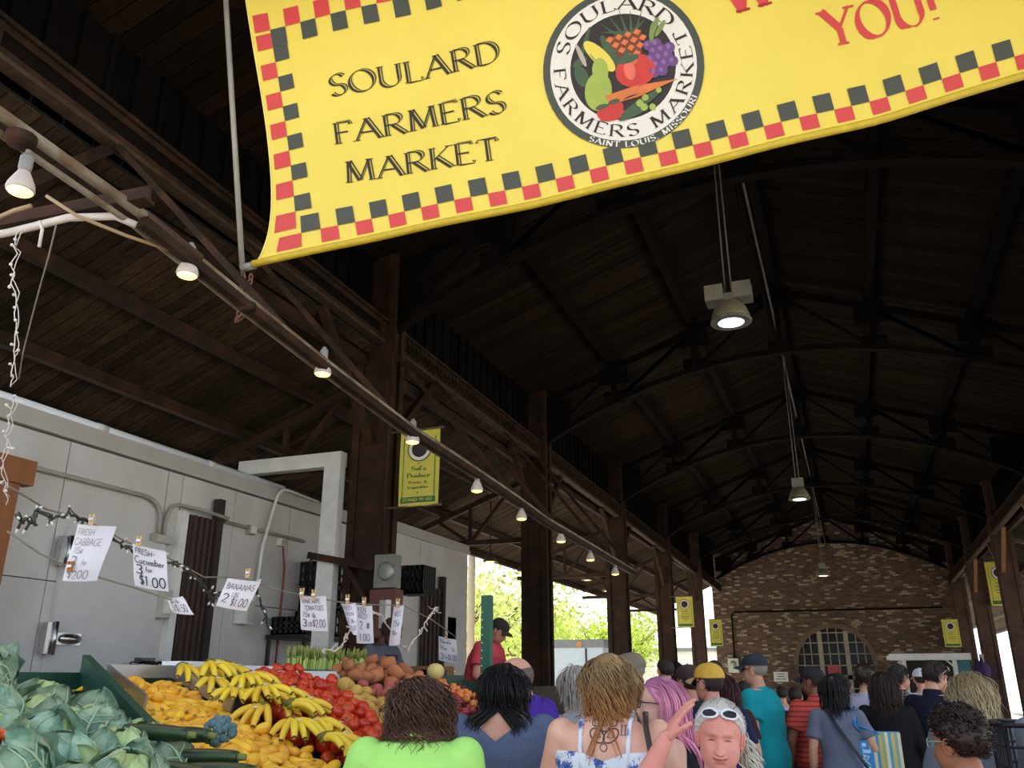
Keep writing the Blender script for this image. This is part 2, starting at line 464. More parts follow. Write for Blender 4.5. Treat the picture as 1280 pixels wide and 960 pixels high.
MB().bx(-5.5, 4.4, WY + 3, WY + 3.2, 0, 8).build('wall_inner_hall', mat('dark_plaster', '#3a2f28', .9), None, 'structure')
tr = MB()
for k in range(NA * 2):
    a0, a1 = pi * k / NA / 2, pi * (k + 1) / NA / 2
    for R0, R1, y0 in ((AR + .17, AR - .02, WY - .05),):
        p = lambda R, a, y: (AX - R * cos(a), y, AZ + R * sin(a))
        tr.poly([p(R1, a0, y0), p(R1, a1, y0), p(R0, a1, y0), p(R0, a0, y0)]); tr.poly([p(R0, a0, y0), p(R0, a1, y0), p(R0, a1, WY + .02), p(R0, a0, WY + .02)])
        tr.poly([p(R1, a0, WY + .1), p(R1, a1, WY + .1), p(R1, a1, y0), p(R1, a0, y0)])
wframe = mat('window_wood', '#a39482', .6, var=.15)
win = bpy.data.objects.new('window_1', None); C.objects.link(win); win['kind'] = 'structure'; OFF[win.name] = (0, 0, 0)
tr.build('arch_trim', mat('arch_trim', '#6d5947', .8), win)
fr = MB()
for dx in (-0.52, 0.52): fr.bx(AX + dx - .09, AX + dx + .09, WY + .08, WY + .2, .6, AZ + sqrt(AR**2 - .6**2))
fr.bx(AX - AR, AX + AR, WY + .08, WY + .2, 1.55, 1.72)
fr.build('window_frame', wframe, win)
mt = MB()
for dx in (-1.2, -.9, -.17, .17, .9, 1.2): mt.bx(AX + dx - .02, AX + dx + .02, WY + .1, WY + .14, .6, AZ + sqrt(max(0, AR**2 - dx**2)))
for z in (1.2, 2.1, 2.55, 3.0, 3.4):
    hw = sqrt(max(0, AR**2 - max(0, z - AZ)**2)); mt.bx(AX - hw, AX + hw, WY + .1, WY + .14, z - .02, z + .02)
mt.build('glazing_bar', wframe, win)
glass = mat('window_glass', '#0b0a0a', .15, var=.02, spec=.12)
xsp = [-1.47, -1.2, -.9, -.52, -.17, .17, .52, .9, 1.2, 1.47]; zsp = [.6, 1.2, 1.62, 2.1, 2.55, 3.0, 3.4, 3.60]
for a, b_ in zip(xsp, xsp[1:]):
    for c, d in zip(zsp, zsp[1:]):
        if max(0, c - AZ)**2 + min(abs(a), abs(b_))**2 > AR**2: continue
        pts = []
        for (x, z) in ((a, c), (b_, c), (b_, d), (a, d)):
            r = sqrt(x * x + max(0, z - AZ)**2)
            if z > AZ and r > AR: x, z = x * AR / r, AZ + (z - AZ) * AR / r
            pts.append((AX + x, WY + .15, z))
        MB().poly(pts).build('pane', glass, win)
# ================================================================== LETTERING (stroke font, ribbons laid on a surface)
def arc(cx, cy, rx, ry, a0, a1, n=10):
    return [(cx + rx * cos(radians(a0 + (a1 - a0) * i / n)), cy + ry * sin(radians(a0 + (a1 - a0) * i / n))) for i in range(n + 1)]
G = {
 'A': (.82, [[(.0, 0), (.41, 1)], [(.41, 1), (.82, 0)], [(.16, .36), (.66, .36)]]),
 'B': (.62, [[(.08, 0), (.08, 1)], [(.08, 1), (.3, 1)] + arc(.3, .76, .26, .24, 90, -90) + [(.08, .52)], [(.08, .52), (.32, .52)] + arc(.32, .26, .3, .26, 90, -90) + [(.08, 0)]]),
 'C': (.74, [arc(.44, .5, .42, .5, 48, 312, 18)]),
 'D': (.78, [[(.08, 0), (.08, 1)], [(.08, 1), (.3, 1)] + arc(.3, .5, .46, .5, 90, -90, 14) + [(.08, 0)]]),
 'E': (.6, [[(.08, 0), (.08, 1)], [(.08, 1), (.56, 1), (.56, .88)], [(.08, .52), (.46, .52)], [(.08, 0), (.58, 0), (.6, .14)]]),
 'F': (.56, [[(.08, 0), (.08, 1)], [(.08, 1), (.54, 1), (.55, .86)], [(.08, .52), (.44, .52)]]),
 'G': (.78, [arc(.44, .5, .42, .5, 48, 330, 18), [(.76, .42), (.76, .1)], [(.55, .42), (.8, .42)]]),
 'H': (.78, [[(.08, 0), (.08, 1)], [(.7, 0), (.7, 1)], [(.08, .52), (.7, .52)]]),
 'I': (.2, [[(.1, 0), (.1, 1)]]),
 'K': (.72, [[(.08, 0), (.08, 1)], [(.66, 1), (.1, .42)], [(.24, .55), (.7, 0)]]),
 'L': (.58, [[(.08, 0), (.08, 1)], [(.08, 0), (.55, 0), (.58, .16)]]),
 'M': (.96, [[(.1, 0), (.14, 1)], [(.14, 1), (.48, .05)], [(.48, .05), (.82, 1)], [(.82, 1), (.88, 0)]]),
 'N': (.8, [[(.1, 0), (.1, 1)], [(.1, 1), (.72, 0)], [(.72, 0), (.72, 1)]]),
 'O': (.88, [arc(.44, .5, .42, .5, 90, 450, 24)]),
 'P': (.6, [[(.08, 0), (.08, 1)], [(.08, 1), (.3, 1)] + arc(.3, .74, .28, .26, 90, -90) + [(.08, .48)]]),
 'R': (.7, [[(.08, 0), (.08, 1)], [(.08, 1), (.32, 1)] + arc(.32, .75, .26, .25, 90, -90) + [(.08, .5)], [(.3, .5), (.7, 0)]]),
 'S': (.56, [arc(.29, .75, .24, .25, 30, 270, 12) + arc(.29, .25, .25, .25, 90, -150, 12)[1:]]),
 'T': (.7, [[(.35, 0), (.35, 1)], [(.02, .86), (.04, 1), (.66, 1), (.68, .86)]]),
 'U': (.8, [[(.08, 1), (.08, .34)] + arc(.4, .34, .32, .34, 180, 360, 12) + [(.72, 1)]]),
 'V': (.78, [[(0, 1), (.39, 0)], [(.39, 0), (.78, 1)]]),
 'W': (1.1, [[(0, 1), (.3, 0)], [(.3, 0), (.55, 1)], [(.55, 1), (.8, 0)], [(.8, 0), (1.1, 1)]]),
 'Y': (.78, [[(0, 1), (.39, .45)], [(.78, 1), (.39, .45)], [(.39, .45), (.39, 0)]]),
 '0': (.6, [arc(.3, .5, .27, .5, 90, 450, 18)]), '1': (.3, [[(.02, .82), (.15, 1), (.15, 0)]]),
 '2': (.58, [arc(.28, .73, .25, .27, 170, -30, 10) + [(.04, 0), (.56, .02)]]),
 '3': (.55, [arc(.26, .75, .24, .25, 150, -90, 10) + arc(.26, .25, .27, .25, 90, -150, 10)[1:]]),
 '4': (.6, [[(.42, 0), (.42, 1), (.02, .3), (.58, .3)]]),
 '5': (.56, [[(.5, 1), (.12, 1), (.08, .55)] + arc(.26, .31, .27, .31, 115, -150, 12)]),
 '7': (.55, [[(.02, 1), (.52, 1), (.2, 0)]]), '8': (.55, [arc(.27, .75, .2, .25, 270, -90, 14) + arc(.27, .25, .25, .25, 90, 450, 14)[1:]]),
 '9': (.55, [arc(.27, .72, .23, .28, 0, 360, 14) + [(.46, 0)]]),
 '#': (.6, [[(.2, .1), (.28, .9)], [(.42, .1), (.5, .9)], [(.05, .35), (.58, .37)], [(.1, .63), (.62, .66)]]),
 '$': (.5, [arc(.25, .7, .2, .2, 30, 270, 10) + arc(.25, .3, .2, .2, 90, -150, 10)[1:], [(.25, -.08), (.25, 1.08)]]),
 '¢': (.4, [arc(.2, .35, .17, .25, 50, 310, 10), [(.1, -.05), (.32, .75)]]),
 '/': (.4, [[(.02, -.05), (.36, 1.05)]]), '-': (.4, [[(.05, .45), (.35, .45)]]), '.': (.15, [[(.04, .0), (.09, .05)]]), ',': (.15, [[(.08, .06), (.02, -.12)]]),
 "'": (.15, [[(.08, 1), (.05, .75)]]), '!': (.2, [[(.1, 1), (.1, .3)], [(.1, .03), (.1, .07)]]), '&': (.7, [[(.66, 0), (.2, .7)] + arc(.32, .8, .14, .18, 200, -30, 8) + [(.1, .35)] + arc(.28, .22, .22, .22, 150, 320, 8) + [(.62, .45)]]),
 '+': (.4, [[(.2, .2), (.2, .8)], [(.02, .5), (.38, .5)]]),
 'a': (.42, [arc(.2, .25, .18, .25, 20, 340, 12), [(.38, .5), (.38, 0)]]), 'b': (.42, [[(.04, 1), (.04, 0)], arc(.22, .25, .18, .25, 160, -160, 12)]),
 'c': (.38, [arc(.22, .25, .18, .25, 50, 310, 12)]), 'd': (.42, [arc(.2, .25, .18, .25, 20, 340, 12), [(.38, 1), (.38, 0)]]),
 'e': (.4, [[(.03, .26), (.37, .27)] + arc(.2, .25, .18, .25, 5, 320, 12)]), 'f': (.3, [[(.32, .95), (.2, .98), (.12, .8), (.12, 0)], [(0, .5), (.26, .5)]]),
 'i': (.14, [[(.07, .5), (.07, 0)], [(.07, .68), (.07, .73)]]), 'l': (.14, [[(.07, 1), (.07, 0)]]), 'm': (.6, [[(.04, .5), (.04, 0)], arc(.17, .35, .13, .15, 180, 0, 6) + [(.3, 0)], arc(.43, .35, .13, .15, 180, 0, 6) + [(.56, 0)]]),
 'n': (.38, [[(.04, .5), (.04, 0)], arc(.19, .35, .15, .15, 180, 0, 6) + [(.34, 0)]]), 'o': (.42, [arc(.21, .25, .18, .25, 90, 450, 12)]),
 'p': (.42, [[(.04, .5), (.04, -.3)], arc(.22, .25, .18, .25, 160, -160, 12)]), 'r': (.3, [[(.04, .5), (.04, 0)], arc(.18, .33, .14, .17, 180, 50, 6)]),
 's': (.36, [arc(.18, .37, .14, .13, 30, 270, 8) + arc(.18, .12, .15, .12, 90, -150, 8)[1:]]), 't': (.3, [[(.14, .75), (.14, .08), (.26, .02)], [(0, .5), (.28, .5)]]),
 'u': (.4, [[(.04, .5), (.04, .18)] + arc(.18, .17, .14, .17, 180, 340, 6), [(.35, .5), (.35, 0)]]), 'y': (.38, [[(.02, .5), (.19, .05)], [(.36, .5), (.08, -.3)]]), ' ': (.35, []),
 'g': (.42, [arc(.2, .25, .18, .25, 20, 340, 12), [(.38, .5), (.38, -.15)] + arc(.2, -.15, .18, .15, 0, -150, 6)]), 'v': (.38, [[(.02, .5), (.19, 0), (.36, .5)]]),
}
def ribbon(out, pts, wfun, mode):
    """2-D ribbon quads of one stroke; mode 'inline' leaves the open face between two edge lines"""
    n = len(pts); nor = []; wd = []
    for i in range(n):
        a = pts[max(i - 1, 0)]; b = pts[min(i + 1, n - 1)]
        dx, dy = b[0] - a[0], b[1] - a[1]; l = sqrt(dx * dx + dy * dy) or 1e-6
        nor.append((-dy / l, dx / l)); wd.append(wfun(dx / l, dy / l))
    for i in range(n - 1):
        (x0, y0), (x1, y1) = pts[i], pts[i + 1]; w0, w1 = wd[i], wd[i + 1]
        segs = [(-.5, .5)]
        if mode == 'inline' and max(w0, w1) > .075:
            segs = [(-.5, -.26), (-.02, .5)] if nor[i][0] < 0 else [(.26, .5), (-.5, .02)]
        for s0, s1 in segs:
            q = []
            for (x, y, nn, ww, ss) in ((x0, y0, nor[i], w0, s0), (x1, y1, nor[i + 1], w1, s0), (x1, y1, nor[i + 1], w1, s1), (x0, y0, nor[i], w0, s1)):
                q.append((x + nn[0] * ww * ss, y + nn[1] * ww * ss))
            out.append(q)
def serif_w(W, t):
    def f(dx, dy):
        k = abs(dx * sin(radians(30)) - dy * cos(radians(30)))
        return t + (W - t) * k ** 2
    return f
def glyphs(text, style='hand', W=.07, jitter=0.0, gap=.14, slant=0.0, rng=random):
    """quads of a line of text at cap height 1, and its width"""
    out = []; x = 0
    for ch in text:
        wdt, strokes = G.get(ch, (.4, []))
        jy = rng.uniform(-jitter, jitter); js = 1 + rng.uniform(-jitter, jitter)
        for st in strokes:
            pts = [(x + px * js + slant * py, py * js + jy) for px, py in st]
            if style == 'hand': ribbon(out, pts, lambda a, b: W, 'solid')
            else:
                ribbon(out, pts, serif_w(W, .028 if style != 'bold' else .05), 'inline' if style == 'inline' else 'solid')
                for k, (e, q) in enumerate(((st[0], st[1]), (st[-1], st[-2]))):
                    if (abs(e[1]) < .01 or abs(e[1] - 1) < .01) and abs(q[1] - e[1]) > .3:
                        hw = .13 if style != 'bold' else .16; th = .035 if style != 'bold' else .06
                        yy = e[1] + (th / 2 if e[1] < .5 else -th / 2)
                        out.append([(x + e[0] - hw, yy - th / 2), (x + e[0] + hw, yy - th / 2), (x + e[0] + hw, yy + th / 2), (x + e[0] - hw, yy + th / 2)])
        x += wdt * js + gap
    return out, x - gap
def lay(mb, quads, fn, m=0):
    for q in quads:
        p = [fn(a, b) for a, b in q]
        mb.poly(p, m)
def textline(mb, text, fn, u, v, h, width=None, style='hand', W=.09, jitter=0.0, rot=0.0, slant=0.0, center=False, m=0, gap=.14, rng=random):
    q, wd = glyphs(text, style, W, jitter, gap, slant, rng)
    k = h if width is None else width / max(wd, 1e-6)
    c, s = cos(rot), sin(rot); x0 = -wd * k / 2 if center else 0
    lay(mb, [[(u + (x0 + a * k) * c - b * h * s, v + (x0 + a * k) * s + b * h * c) for a, b in qq] for qq in q], fn, m)
    return wd * k
# ================================================================== BIG YELLOW BANNER
BP = Vector((-3.813, 4.5, 4.4585)); BE = Vector((.96491, .20184, .16797)); BV = Vector((-.12358, -.21538, .96868)); BN = BE.cross(BV)
if BN.y > 0: BN = -BN
def bsurf(off=0.0):
    def f(u, v):
        sh = -.25 * exp(-max(v, 0) / .25) * exp(-max(0, u - .29) / .14)
        sag = -.045 * sin(pi * min(max(u, 0), 5.55) / 5.55) * exp(-max(v, 0) / 1.2) + (.05 * max(0, u - 4.6) if v < .6 else 0)
        wav = .018 * sin(u * 2.1 + v * .8) + .012 * sin(u * 5.2 - v * 2.2) + .012 * sin(v * 4 + u)
        return BP + BE * (u + sh) + BV * (v + sag) + BN * (wav + off)
    return f
byel = mat('banner_yellow', '#ebd254', .55, var=.04, scale=2, bump=.08, bscale=5)
bred = mat('banner_red', '#d24242', .55, var=.04); bdark = mat('banner_dark', '#46493f', .6, var=.05); bblk = mat('banner_black', '#2a2117', .6, var=.05)
bwht = mat('banner_white', '#e6dfd3', .55, var=.03)
UL, UR, VT = .29, 7.6, 2.35
ban = thing('market_banner', 'huge yellow market banner with checkered border hanging across the hall', 'banner', tuple(BP))
b = MB(); NU, NV = 120, 30
b.grid(lambda a, c: bsurf(0)(lerp(UL, UR, a), lerp(0, VT, c)), NU, NV)
b.grid(lambda a, c: bsurf(-.006)(lerp(UL, UR, a), lerp(VT, 0, c)), NU, NV)
b.build('cloth', byel, ban)
MB().tube([bsurf(.0)(lerp(UL - .02, UR, k / 60), .02) for k in range(61)], .028, 10).build('bottom_hem', mat('banner_hem', '#cdb02e', .55, var=.12, scale=14), ban)
MB().tube([bsurf(.0)(UL + .005, lerp(0.02, VT, k / 30)) for k in range(31)], .008, 6).build('side_hem', mat('hem_pale', '#f6e27a', .6), ban)
F1 = bsurf(.006)
def sq(mb, u0, u1, v0, v1):
    for k in range(2):
        a, c = lerp(u0, u1, k / 2), lerp(u0, u1, (k + 1) / 2)
        mb.poly([F1(a, v0), F1(c, v0), F1(c, v1), F1(a, v1)])
rd = MB(); dk = MB(); P = .2475; S = .122
for k in range(0, 30):
    u = .355 + P * k
    sq(rd, u, u + S, .065, .165); sq(dk, u + S, u + P, .165, .29)
    if k < 22: pass
    u = .325 + .243 * k
    sq(rd, u, u + .12, 1.835, 1.985); sq(dk, u + .12, u + .24, 1.685, 1.835)
v = .09
for k in range(7):
    if k: sq(dk, .445, .56, v + .0, v + .12)
    sq(rd, .325, .445, v + .12, v + .245); v += .2455
rd.build('red_checks', bred, ban, 'stuff'); dk.build('dark_checks', bdark, ban, 'stuff')
tx = MB()
for s_, u, vv, wd, r in (('SOULARD', .83, 1.172, 1.29, -.036), ('FARMERS', .805, .79, 1.28, -.036), ('MARKET', .835, .472, 1.14, -.062)):
    textline(tx, s_, F1, u, vv, .168, wd, 'inline', .21, rot=r)
tx.build('lettering', bblk, ban, 'stuff')
tx = MB()
textline(tx, 'YOU!', F1, 4.40, .605, .272, .76, 'bold', .22)
textline(tx, 'W', F1, 3.80, 1.03, .30, .34, 'bold', .22)
tx.build('red_lettering', bred, ban, 'stuff')
# the round emblem: black rim, white ring with the name, dark oval with fruit and vegetables
def emblem(parent, S0, cu, cv, R, detail=True, Rv=None):
    Rv = Rv or R
    def disc(r0, r1, off, m, name, kind=None):
        mb = MB(); f = S0(off); n = 48
        for k in range(n):
            a0, a1 = 2 * pi * k / n, 2 * pi * (k + 1) / n
            q = [(r0, a0), (r1, a0), (r1, a1), (r0, a1)]
            if r0 < 1e-5: q = [(0, 0), (r1, a0), (r1, a1)]
            mb.poly([f(cu + r * R * cos(a), cv + r * Rv * sin(a)) for r, a in q])
        return mb.build(name, m, parent)
    disc(.91, 1.0, .008, bdark, 'rim'); disc(.655, .91, .008, bwht, 'name_ring'); disc(0, .655, .008, mat('emblem_dark', '#2b211c', .6), 'oval')
    mb = MB(); f = S0(.011)
    def ring(text, r, a_mid, h, span, inward, m_=mb, W=.16):
        tot = sum(G[c][0] + .2 for c in text) - .2; a = a_mid - span / 2 if inward else a_mid + span / 2
        for c in text:
            wd = G[c][0]; q, _ = glyphs(c, 'serif', W)
            am = a + (span * (wd / 2) / tot if inward else -span * (wd / 2) / tot)
            t = (am + pi / 2) if inward else (am - pi / 2); ct, st = cos(t), sin(t)
            kx = span * r * R / tot
            bx_, by_ = cu + r * R * cos(am), cv + r * Rv * sin(am)
            lay(m_, [[(bx_ + (x - wd / 2) * kx * ct - (y - .5) * h * R * st, by_ + (x - wd / 2) * kx * st + (y - .5) * h * R * ct) for x, y in qq] for qq in q], f)
            a += span * (wd + .2) / tot * (1 if inward else -1)
    if not detail: return
    ring('SOULARD', .79, radians(90), .17, radians(125), False); ring('FARMERS MARKET', .79, radians(-88), .15, radians(212), True)
    mb.build('emblem_lettering', bblk, parent, 'stuff')
    m2 = MB(); ring('SAINT LOUIS, MISSOURI', .955, radians(-82), .07, radians(92), True, m2, .24); m2.build('rim_lettering', bwht, parent, 'stuff')
    def blob(name, m, pts, off): 
        mb = MB(); f = S0(off); mb.poly([f(cu + x * R, cv + y * Rv) for x, y in pts]); return mb
    def ell(cx, cy, rx, ry, rot=0, n=20):
        return [(cx + rx * cos(a) * cos(rot) - ry * sin(a) * sin(rot), cy + rx * cos(a) * sin(rot) + ry * sin(a) * cos(rot)) for a in (2 * pi * k / n for k in range(n))]
    def part(name, m, shapes, off):
        mb = MB(); f = S0(off)
        for sh in shapes: mb.poly([f(cu + x * R, cv + y * Rv) for x, y in sh])
        return mb.build(name, m, parent)
    g1 = mat('print_green', '#43583a', .6); g2 = mat('print_light_green', '#9fb04a', .6); orr = mat('print_orange', '#d8743a', .6); yl = mat('print_yellow', '#e6cf52', .6)
    pr = mat('print_purple', '#6a4378', .6); pr2 = mat('print_light_purple', '#87609a', .6); rr = mat('print_red', '#c8382f', .6); rl = mat('print_light_red', '#e06a55', .6); gr = mat('print_grey', '#b6ab9d', .6); br = mat('print_brown', '#7a3a20', .6)
    part('pineapple_crown', g1, [[(.02 + .05 * k, .36), (.07 + .05 * k, .36), (.06 + .14 * (k - 2) + .05, .72 - .05 * abs(k - 2))] for k in range(5)] + [[(-.2, .5), (.12, .36), (.18, .4)], [(.42, .5), (.16, .38), (.22, .34)]], .0105)
    part('pineapple', br, [[(-.14, .40), (.32, .38), (.26, .06), (.1, -.06), (-.02, .1)]], .0105)
    part('pineapple_scale', orr, [[(-.13 + .115 * i + (.055 if j % 2 else 0), .36 - .085 * j), (-.08 + .115 * i + (.055 if j % 2 else 0), .40 - .085 * j), (-.03 + .115 * i + (.055 if j % 2 else 0), .36 - .085 * j), (-.08 + .115 * i + (.055 if j % 2 else 0), .315 - .085 * j)] for j in range(5) for i in range(4 - (j > 2)) if -.13 + .115 * i > -.14 + .04 * max(0, j - 1) - .001], .0125)
    part('corn', yl, [ell(-.25, .2, .09, .27, .55)], .0115); part('corn_husk', g1, [ell(-.1, .16, .06, .3, .25), ell(-.38, .42, .03, .2, -.5)], .011)
    part('corn_silk', gr, [ell(-.47, .28, .03, .16, .2)], .0115); part('leaves', g1, [ell(-.52, .02, .08, .14, .2), ell(-.5, .2, .1, .05, .3)], .011)
    part('pear', g2, [ell(-.36, -.22, .17, .24, -.25), ell(-.28, .02, .1, .16, -.1)], .0130); part('pear_stem', g2, [ell(-.33, .2, .015, .07, .5)], .0130)
    part('tomato', rr, [ell(.14, -.1, .25, .2)], .0135); part('tomato_shine', rl, [ell(.07, -.08, .07, .12)], .0145); part('tomato_leaf', g1, [ell(.08, .06, .14, .05), ell(.08, .1, .03, .08)], .0150)
    part('asparagus', mat('print_asparagus', '#7f8f4a', .6), [ell(.48, .36, .035, .14, -.6), ell(.55, .33, .03, .12, -.75), ell(.44, .3, .03, .13, -.3)], .0125)
    part('grape', pr, [ell(.36 + .1 * c_ + .05 * (r_ % 2), .16 - .085 * r_, .066, .066) for r_, n_ in enumerate((2, 3, 3, 3, 2)) for c_ in range(n_)], .0125)
    part('grape_shine', pr2, [ell(.345 + .1 * c_ + .05 * (r_ % 2), .175 - .085 * r_, .026, .03) for r_, n_ in enumerate((2, 3, 3, 3, 2)) for c_ in range(n_)], .0135)
    part('carrot', orr, [[(-.3, -.3), (-.25, -.42), (.1, -.42), (.62, -.32), (.1, -.28)]], .0150)
    part('strawberry', rr, [ell(-.35, -.5, .09, .08), ell(-.2, -.48, .1, .09), ell(-.26, -.56, .16, .06)], .0158); part('strawberry_leaf', g1, [ell(-.36, -.42, .08, .03), ell(-.2, -.4, .07, .03)], .0165)
    part('pea_pod', g1, [ell(.12, -.5, .3, .05, .35), ell(.0, -.6, .2, .04, .2)], .0158); part('pea', g2, [ell(.1, -.5, .045, .045), ell(.18, -.45, .04, .04), ell(.14, -.56, .045, .045), ell(.24, -.58, .04, .04), ell(.36, -.4, .035, .035)], .0168)
emblem(ban, bsurf, 2.975, .845, .575, True, .60)
# the white pole at the banner's left end, with its chain
pole = thing('banner_pole', 'thin white pole hanging down along the left end of the yellow banner', 'pole', tuple(BP))
p0 = BP + BE * -.055 + BV * .013; p1 = BP + BE * .16 + BV * 2.6
MB().tube([p0, p1], .021, 8).build('tube', mat('pole_paint', '#9a948a', .5, var=.15), pole)
MB().tube([p0 - BE * .01, p0 + BE * .10], .03, 8).build('elbow', mat('pole_paint'), pole)
def chain(name, pts, r, label, m):
    b = MB()
    for k in range(len(pts) - 1):
        a, c = Vector(pts[k]), Vector(pts[k + 1]); mid = (a + c) / 2; d = (c - a) * .65
        sx = Vector((r * .8, 0, 0)) if k % 2 else Vector((0, r * .8, 0))
        loop = [mid + d * cos(t) * .95 + sx * sin(t) for t in (2 * pi * i / 10 for i in range(11))]
        b.tube(loop, r * .3, 5, cap=False)
    return tag(centre(b.build(name, m)), label, 'chain')
ch = p0 + Vector((0, 0, -.03))
chain('chain', [ch + Vector((.01 + .01 * sin(k), 0, -.04 * k)) for k in range(11)] + [ch + Vector((.06 + .03 * k / 8, 0, -.36 + .04 * k)) for k in range(9)], .022, 'rusty looped chain dangling below the left corner of the yellow banner', mat('chain_rust', '#7a5844', .8))
# ================================================================== STAND BANNERS
by2 = mat('stand_banner_yellow', '#d2c84e', .6, var=.06); bg2 = mat('stand_banner_green', '#2f6b3c', .6)
def stand_banner(o, wv, hv, label, detail, lines, rz=0.0):
    """cloth with emblem, name lines and green foot band, hung between two rods; o = lower left corner, wv = width, hv = height"""
    o = Vector(o); ex = Vector((cos(rz), sin(rz), 0)); ez = Vector((0, 0, 1)); nn = Vector((sin(rz), -cos(rz), 0))
    t = thing('stand_banner', label, 'banner', tuple(o))
    S0 = lambda off: (lambda u, v: o + ex * u + ez * v + nn * (off * .4 + .012 * sin(u * 6 + v * 3)))
    MB().grid(lambda a, c: S0(.01)(a * wv, c * hv), 6, 8).grid(lambda a, c: S0(-.01)((1 - a) * wv, c * hv), 6, 8).build('cloth', by2, t)
    for z in (0, hv): MB().tube([o + ez * z - ex * .2, o + ez * z + ex * (wv + .05)], .014, 6).build('rod', rustl, t)
    fr = MB(); f = S0(.03)
    for u in (.09 * wv, .89 * wv): fr.poly([f(u, .1 * hv), f(u + .02 * wv, .1 * hv), f(u + .02 * wv, .9 * hv), f(u, .9 * hv)])
    fr.build('border_line', bg2, t, 'stuff')
    MB().grid(lambda a, c: f(lerp(.06, .94, a) * wv, lerp(.04, .115, c) * hv), 8, 1).build('foot_band', bg2, t)
    emblem(t, lambda off: S0(off + .025), .5 * wv, .74 * hv, .30 * wv, False)
    if detail:
        m = MB(); f2 = S0(.045)
        for k, (s_, v_, h_, w_) in enumerate(lines): textline(m, s_, f2, .5 * wv, v_ * hv, h_ * hv, w_ * wv, 'serif', .2, center=True)
        m.build('lettering', bg2, t, 'stuff')
        m = MB(); textline(m, 'STAND 99-102', S0(.05), .5 * wv, .06 * hv, .035 * hv, .74 * wv, 'hand', .18, center=True); m.build('band_lettering', by2, t, 'stuff')
    else:
        m = MB(); f2 = S0(.045)
        for v_, w_ in ((.5, .4), (.42, .5), (.34, .55), (.28, .45), (.2, .1)): m.poly([f2((.5 - w_ / 2) * wv, v_ * hv), f2((.5 + w_ / 2) * wv, v_ * hv), f2((.5 + w_ / 2) * wv, (v_ + .025) * hv), f2((.5 - w_ / 2) * wv, (v_ + .025) * hv)])
        m.build('printed_lines', mat('print_olive', '#8f8d3e', .6), t, 'stuff')
    return t
stand_banner((-4.74, 8.6, 3.48), .51, .92, 'yellow stand banner with green foot band beside the tall column above the stall', True,
             (('+', .53, .03, .06), ("Sal's", .455, .055, .36), ('Produce', .365, .055, .56), ('Fruits &', .285, .035, .44), ('Vegetables', .22, .033, .52), ('+', .15, .03, .06)))
stand_banner((-4.86, 26.6, 3.05), .50, .92, 'yellow stand banner on the left, between the two last dark columns', False, ())
stand_banner((-4.80, 32.6, 2.7), .46, .95, 'yellow stand banner against the edge of the brick wall, furthest on the left side', False, ())
stand_banner((4.50, 32.45, 3.85), .74, 1.44, 'large yellow stand banner on the right-hand columns, the bigger of the two', False, ())
stand_banner((3.42, 38.1, 2.74), .58, 1.05, 'small yellow stand banner on the right, above the white framed kiosk', False, ())
# ================================================================== COLD ROOM
SIGNS = [[(-3.37, 2.98, 2.29), (-3.2, 3.05, 2.28), (-3.31, 3.1, 2.04), (-3.46, 3.04, 2.04)], [(-3.38, 3.34, 2.25), (-3.22, 3.41, 2.21), (-3.22, 3.48, 2.02), (-3.38, 3.41, 2.05)], [(-3.47, 3.73, 2.01), (-3.39, 3.76, 2.02), (-3.33, 3.81, 1.93), (-3.44, 3.77, 1.94)], [(-3.42, 4.15, 2.16), (-3.24, 4.23, 2.14), (-3.33, 4.25, 1.98), (-3.5, 4.18, 2.01)], [(-3.63, 5.2, 2.15), (-3.46, 5.27, 2.15), (-3.47, 5.35, 1.92), (-3.65, 5.28, 1.93)], [(-3.71, 5.86, 2.15), (-3.6, 5.9, 2.15), (-3.6, 5.98, 1.93), (-3.64, 5.96, 1.94)], [(-3.7, 6.08, 2.16), (-3.58, 6.13, 2.15), (-3.6, 6.23, 1.87), (-3.73, 6.18, 1.87)], [(-3.52, 6.38, 2.16), (-3.44, 6.41, 2.17), (-3.51, 6.5, 1.87), (-3.59, 6.46, 1.86)], [(-4.48, 9.23, 2.06), (-4.29, 9.31, 2.02), (-4.3, 9.41, 1.76), (-4.51, 9.32, 1.8)]]
PINS = [(-3.28, 2.98, 2.31), (-3.4, 3.01, 2.1), (-3.31, 3.32, 2.26), (-3.28, 4.16, 2.19), (-3.6, 5.18, 2.17), (-3.52, 5.21, 2.16), (-3.62, 5.82, 2.18), (-3.62, 6.07, 2.18), (-3.47, 6.36, 2.19), (-4.38, 9.23, 2.07)]
CORD = [(-3.38, 2.47, 2.43), (-3.63, 2.88, 2.43), (-3.92, 3.26, 2.45), (-4.11, 3.68, 2.48), (-4.24, 4.16, 2.42), (-4.36, 4.62, 2.4), (-4.44, 5.13, 2.31), (-4.48, 5.59, 2.36), (-4.54, 6.09, 2.32), (-4.59, 6.58, 2.31), (-4.54, 7.11, 2.29), (-4.46, 7.64, 2.3), (-4.38, 8.16, 2.33), (-4.32, 8.73, 2.21), (-4.29, 9.31, 2.05)]
CORD2 = [(-3.41, 2.66, 2.21), (-3.43, 2.86, 2.14), (-3.45, 3.06, 2.1), (-3.45, 3.26, 2.07), (-3.43, 3.47, 2.04), (-3.43, 3.67, 2.01), (-3.47, 3.85, 2.0)]
